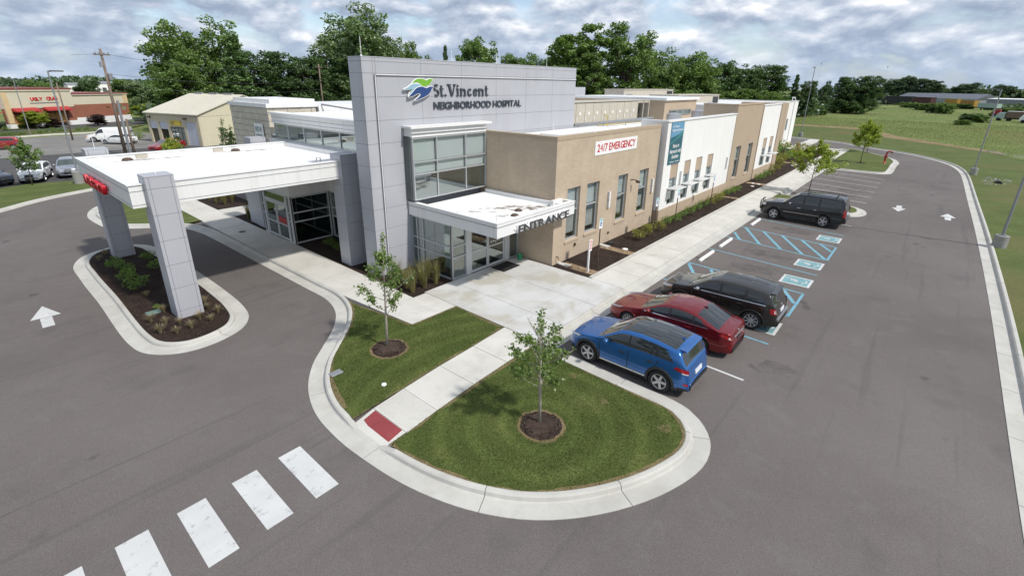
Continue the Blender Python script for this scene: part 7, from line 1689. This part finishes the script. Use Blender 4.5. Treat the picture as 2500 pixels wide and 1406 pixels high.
def shed(x0, y0, x1, y1, depth, he, hr, label, wm, rm):
    P0, P1 = Vector((x0,y0)), Vector((x1,y1)); L = (P1-P0).length; r_ = tag(empty('warehouse', (x0,y0,-.06), None, math.atan2(y1-y0,x1-x0), local=True), label, 'building'); d = depth
    MB().box(0,L,0,d,0,he).build('wall', wm, r_); m = MB(); m.add([(-.5,-.5,he),(L+.5,-.5,he),(L+.5,d/2,hr),(-.5,d/2,hr),(-.5,d+.5,he),(L+.5,d+.5,he)],[(0,1,2,3),(3,2,5,4),(0,3,4),(1,5,2)]); m.build('roof', rm, r_)
    for k in range(int(L/9)): MB().box(3+k*9,6+k*9,-.06,-.01,0,he*.6).build('door', MT['galv'], r_)
GRF = M_flat('roof_greyblue', (0.10,0.11,0.13), .5); shed(439.7,-15.7,459.3,26.8,-26,3.6,6.6,'long grey roofed warehouse behind the train',MT['galv'],GRF); shed(368.6,-33,379.6,-17.5,-14,4.6,5.0,'low pale building at the right picture edge',MT['galv'],MT['white']); shed(420,52,433,75,-12,6.0,8.0,'blue roofed shed behind the thin field trees',MT['white'],M_flat('roof_blue',(0.12,0.19,0.33),.5))
def truck(x, y, rz, cabcol, boxcol, Lb, label, hb=3.2):
    r_ = tag(empty('truck', (x,y,-.06), None, rz, local=True), label, 'truck', 'trucks at the field edge'); c = MB()
    c.add([(0,-1.1,.6),(2.2,-1.1,.6),(2.2,1.1,.6),(0,1.1,.6),(0,-1.1,2.5),(1.5,-1.05,2.5),(1.5,1.05,2.5),(0,1.1,2.5),(2.2,-1.1,1.4),(2.2,1.1,1.4)],[(0,3,2,1),(0,1,8,5,4),(3,7,6,9,2),(4,5,6,7),(5,8,9,6),(1,2,9,8),(0,4,7,3)]); c.build('cab', cabcol, r_)
    m = MB(); m.add([(1.56,-.95,2.4),(2.16,-.98,1.5),(2.16,.98,1.5),(1.56,.95,2.4)],[(0,1,2,3)]); m.build('windshield', CG, r_)
    if Lb: MB().box(-Lb-.3,-.3,-1.2,1.2,1.0,hb).build('cargo_box', boxcol, r_); MB().box(-Lb-.3,-.3,-1.22,1.22,hb,hb+.08).build('box_roof', MT['white'], r_)
    MB().box(-max(Lb,1.5)-.3,0,-.5,.5,.6,.95).build('chassis', MT['black'], r_)
    for s_ in (1.3,-1.0,-max(Lb,2)):
        for yy_ in (-1.0,1.0): m = MB(); m.lathe([(.48,-.14),(.48,.14)],(s_,yy_,.48),14,'y'); m.build('wheel', TYRE, r_)
truck(219.8,-15.6,R(75),M_flat('truck_mint',(0.36,0.46,0.43),.5),M_flat('truck_brown',(0.16,0.11,0.085),.7),5.0,'pale truck with a brown box body at the right edge of the field',2.9); truck(209.5,-20.2,R(80),MT['white'],M_flat('truck_bluegrey',(0.30,0.37,0.42),.6),6.0,'blue grey box truck cut by the right picture edge',2.8); truck(253.8,-16.4,R(80),M_flat('truck_red',(0.30,0.02,0.03),.5),MT['black'],0,'red tractor unit by the bushes at the far right')
def mast(x, y, h, label):
    r_ = tag(empty('radio_mast', (x,y,0)), label, 'mast'); m = MB(); m.tube([(x,y,0),(x,y,h)],[h*.0028,h*.0014],5); m.build('mast_tube', MT['steel'], r_); m = MB()
    for k in (-1,0,1): m.box(x-.4,x+.4,y+k*h*.004-.25,y+k*h*.004+.25,h*.97,h)
    m.build('antenna', MT['steel'], r_)
mast(757,129.5,38.8,'thin radio mast beyond the field, left one'); mast(571,45.4,27.9,'thin radio mast behind the train, right one')
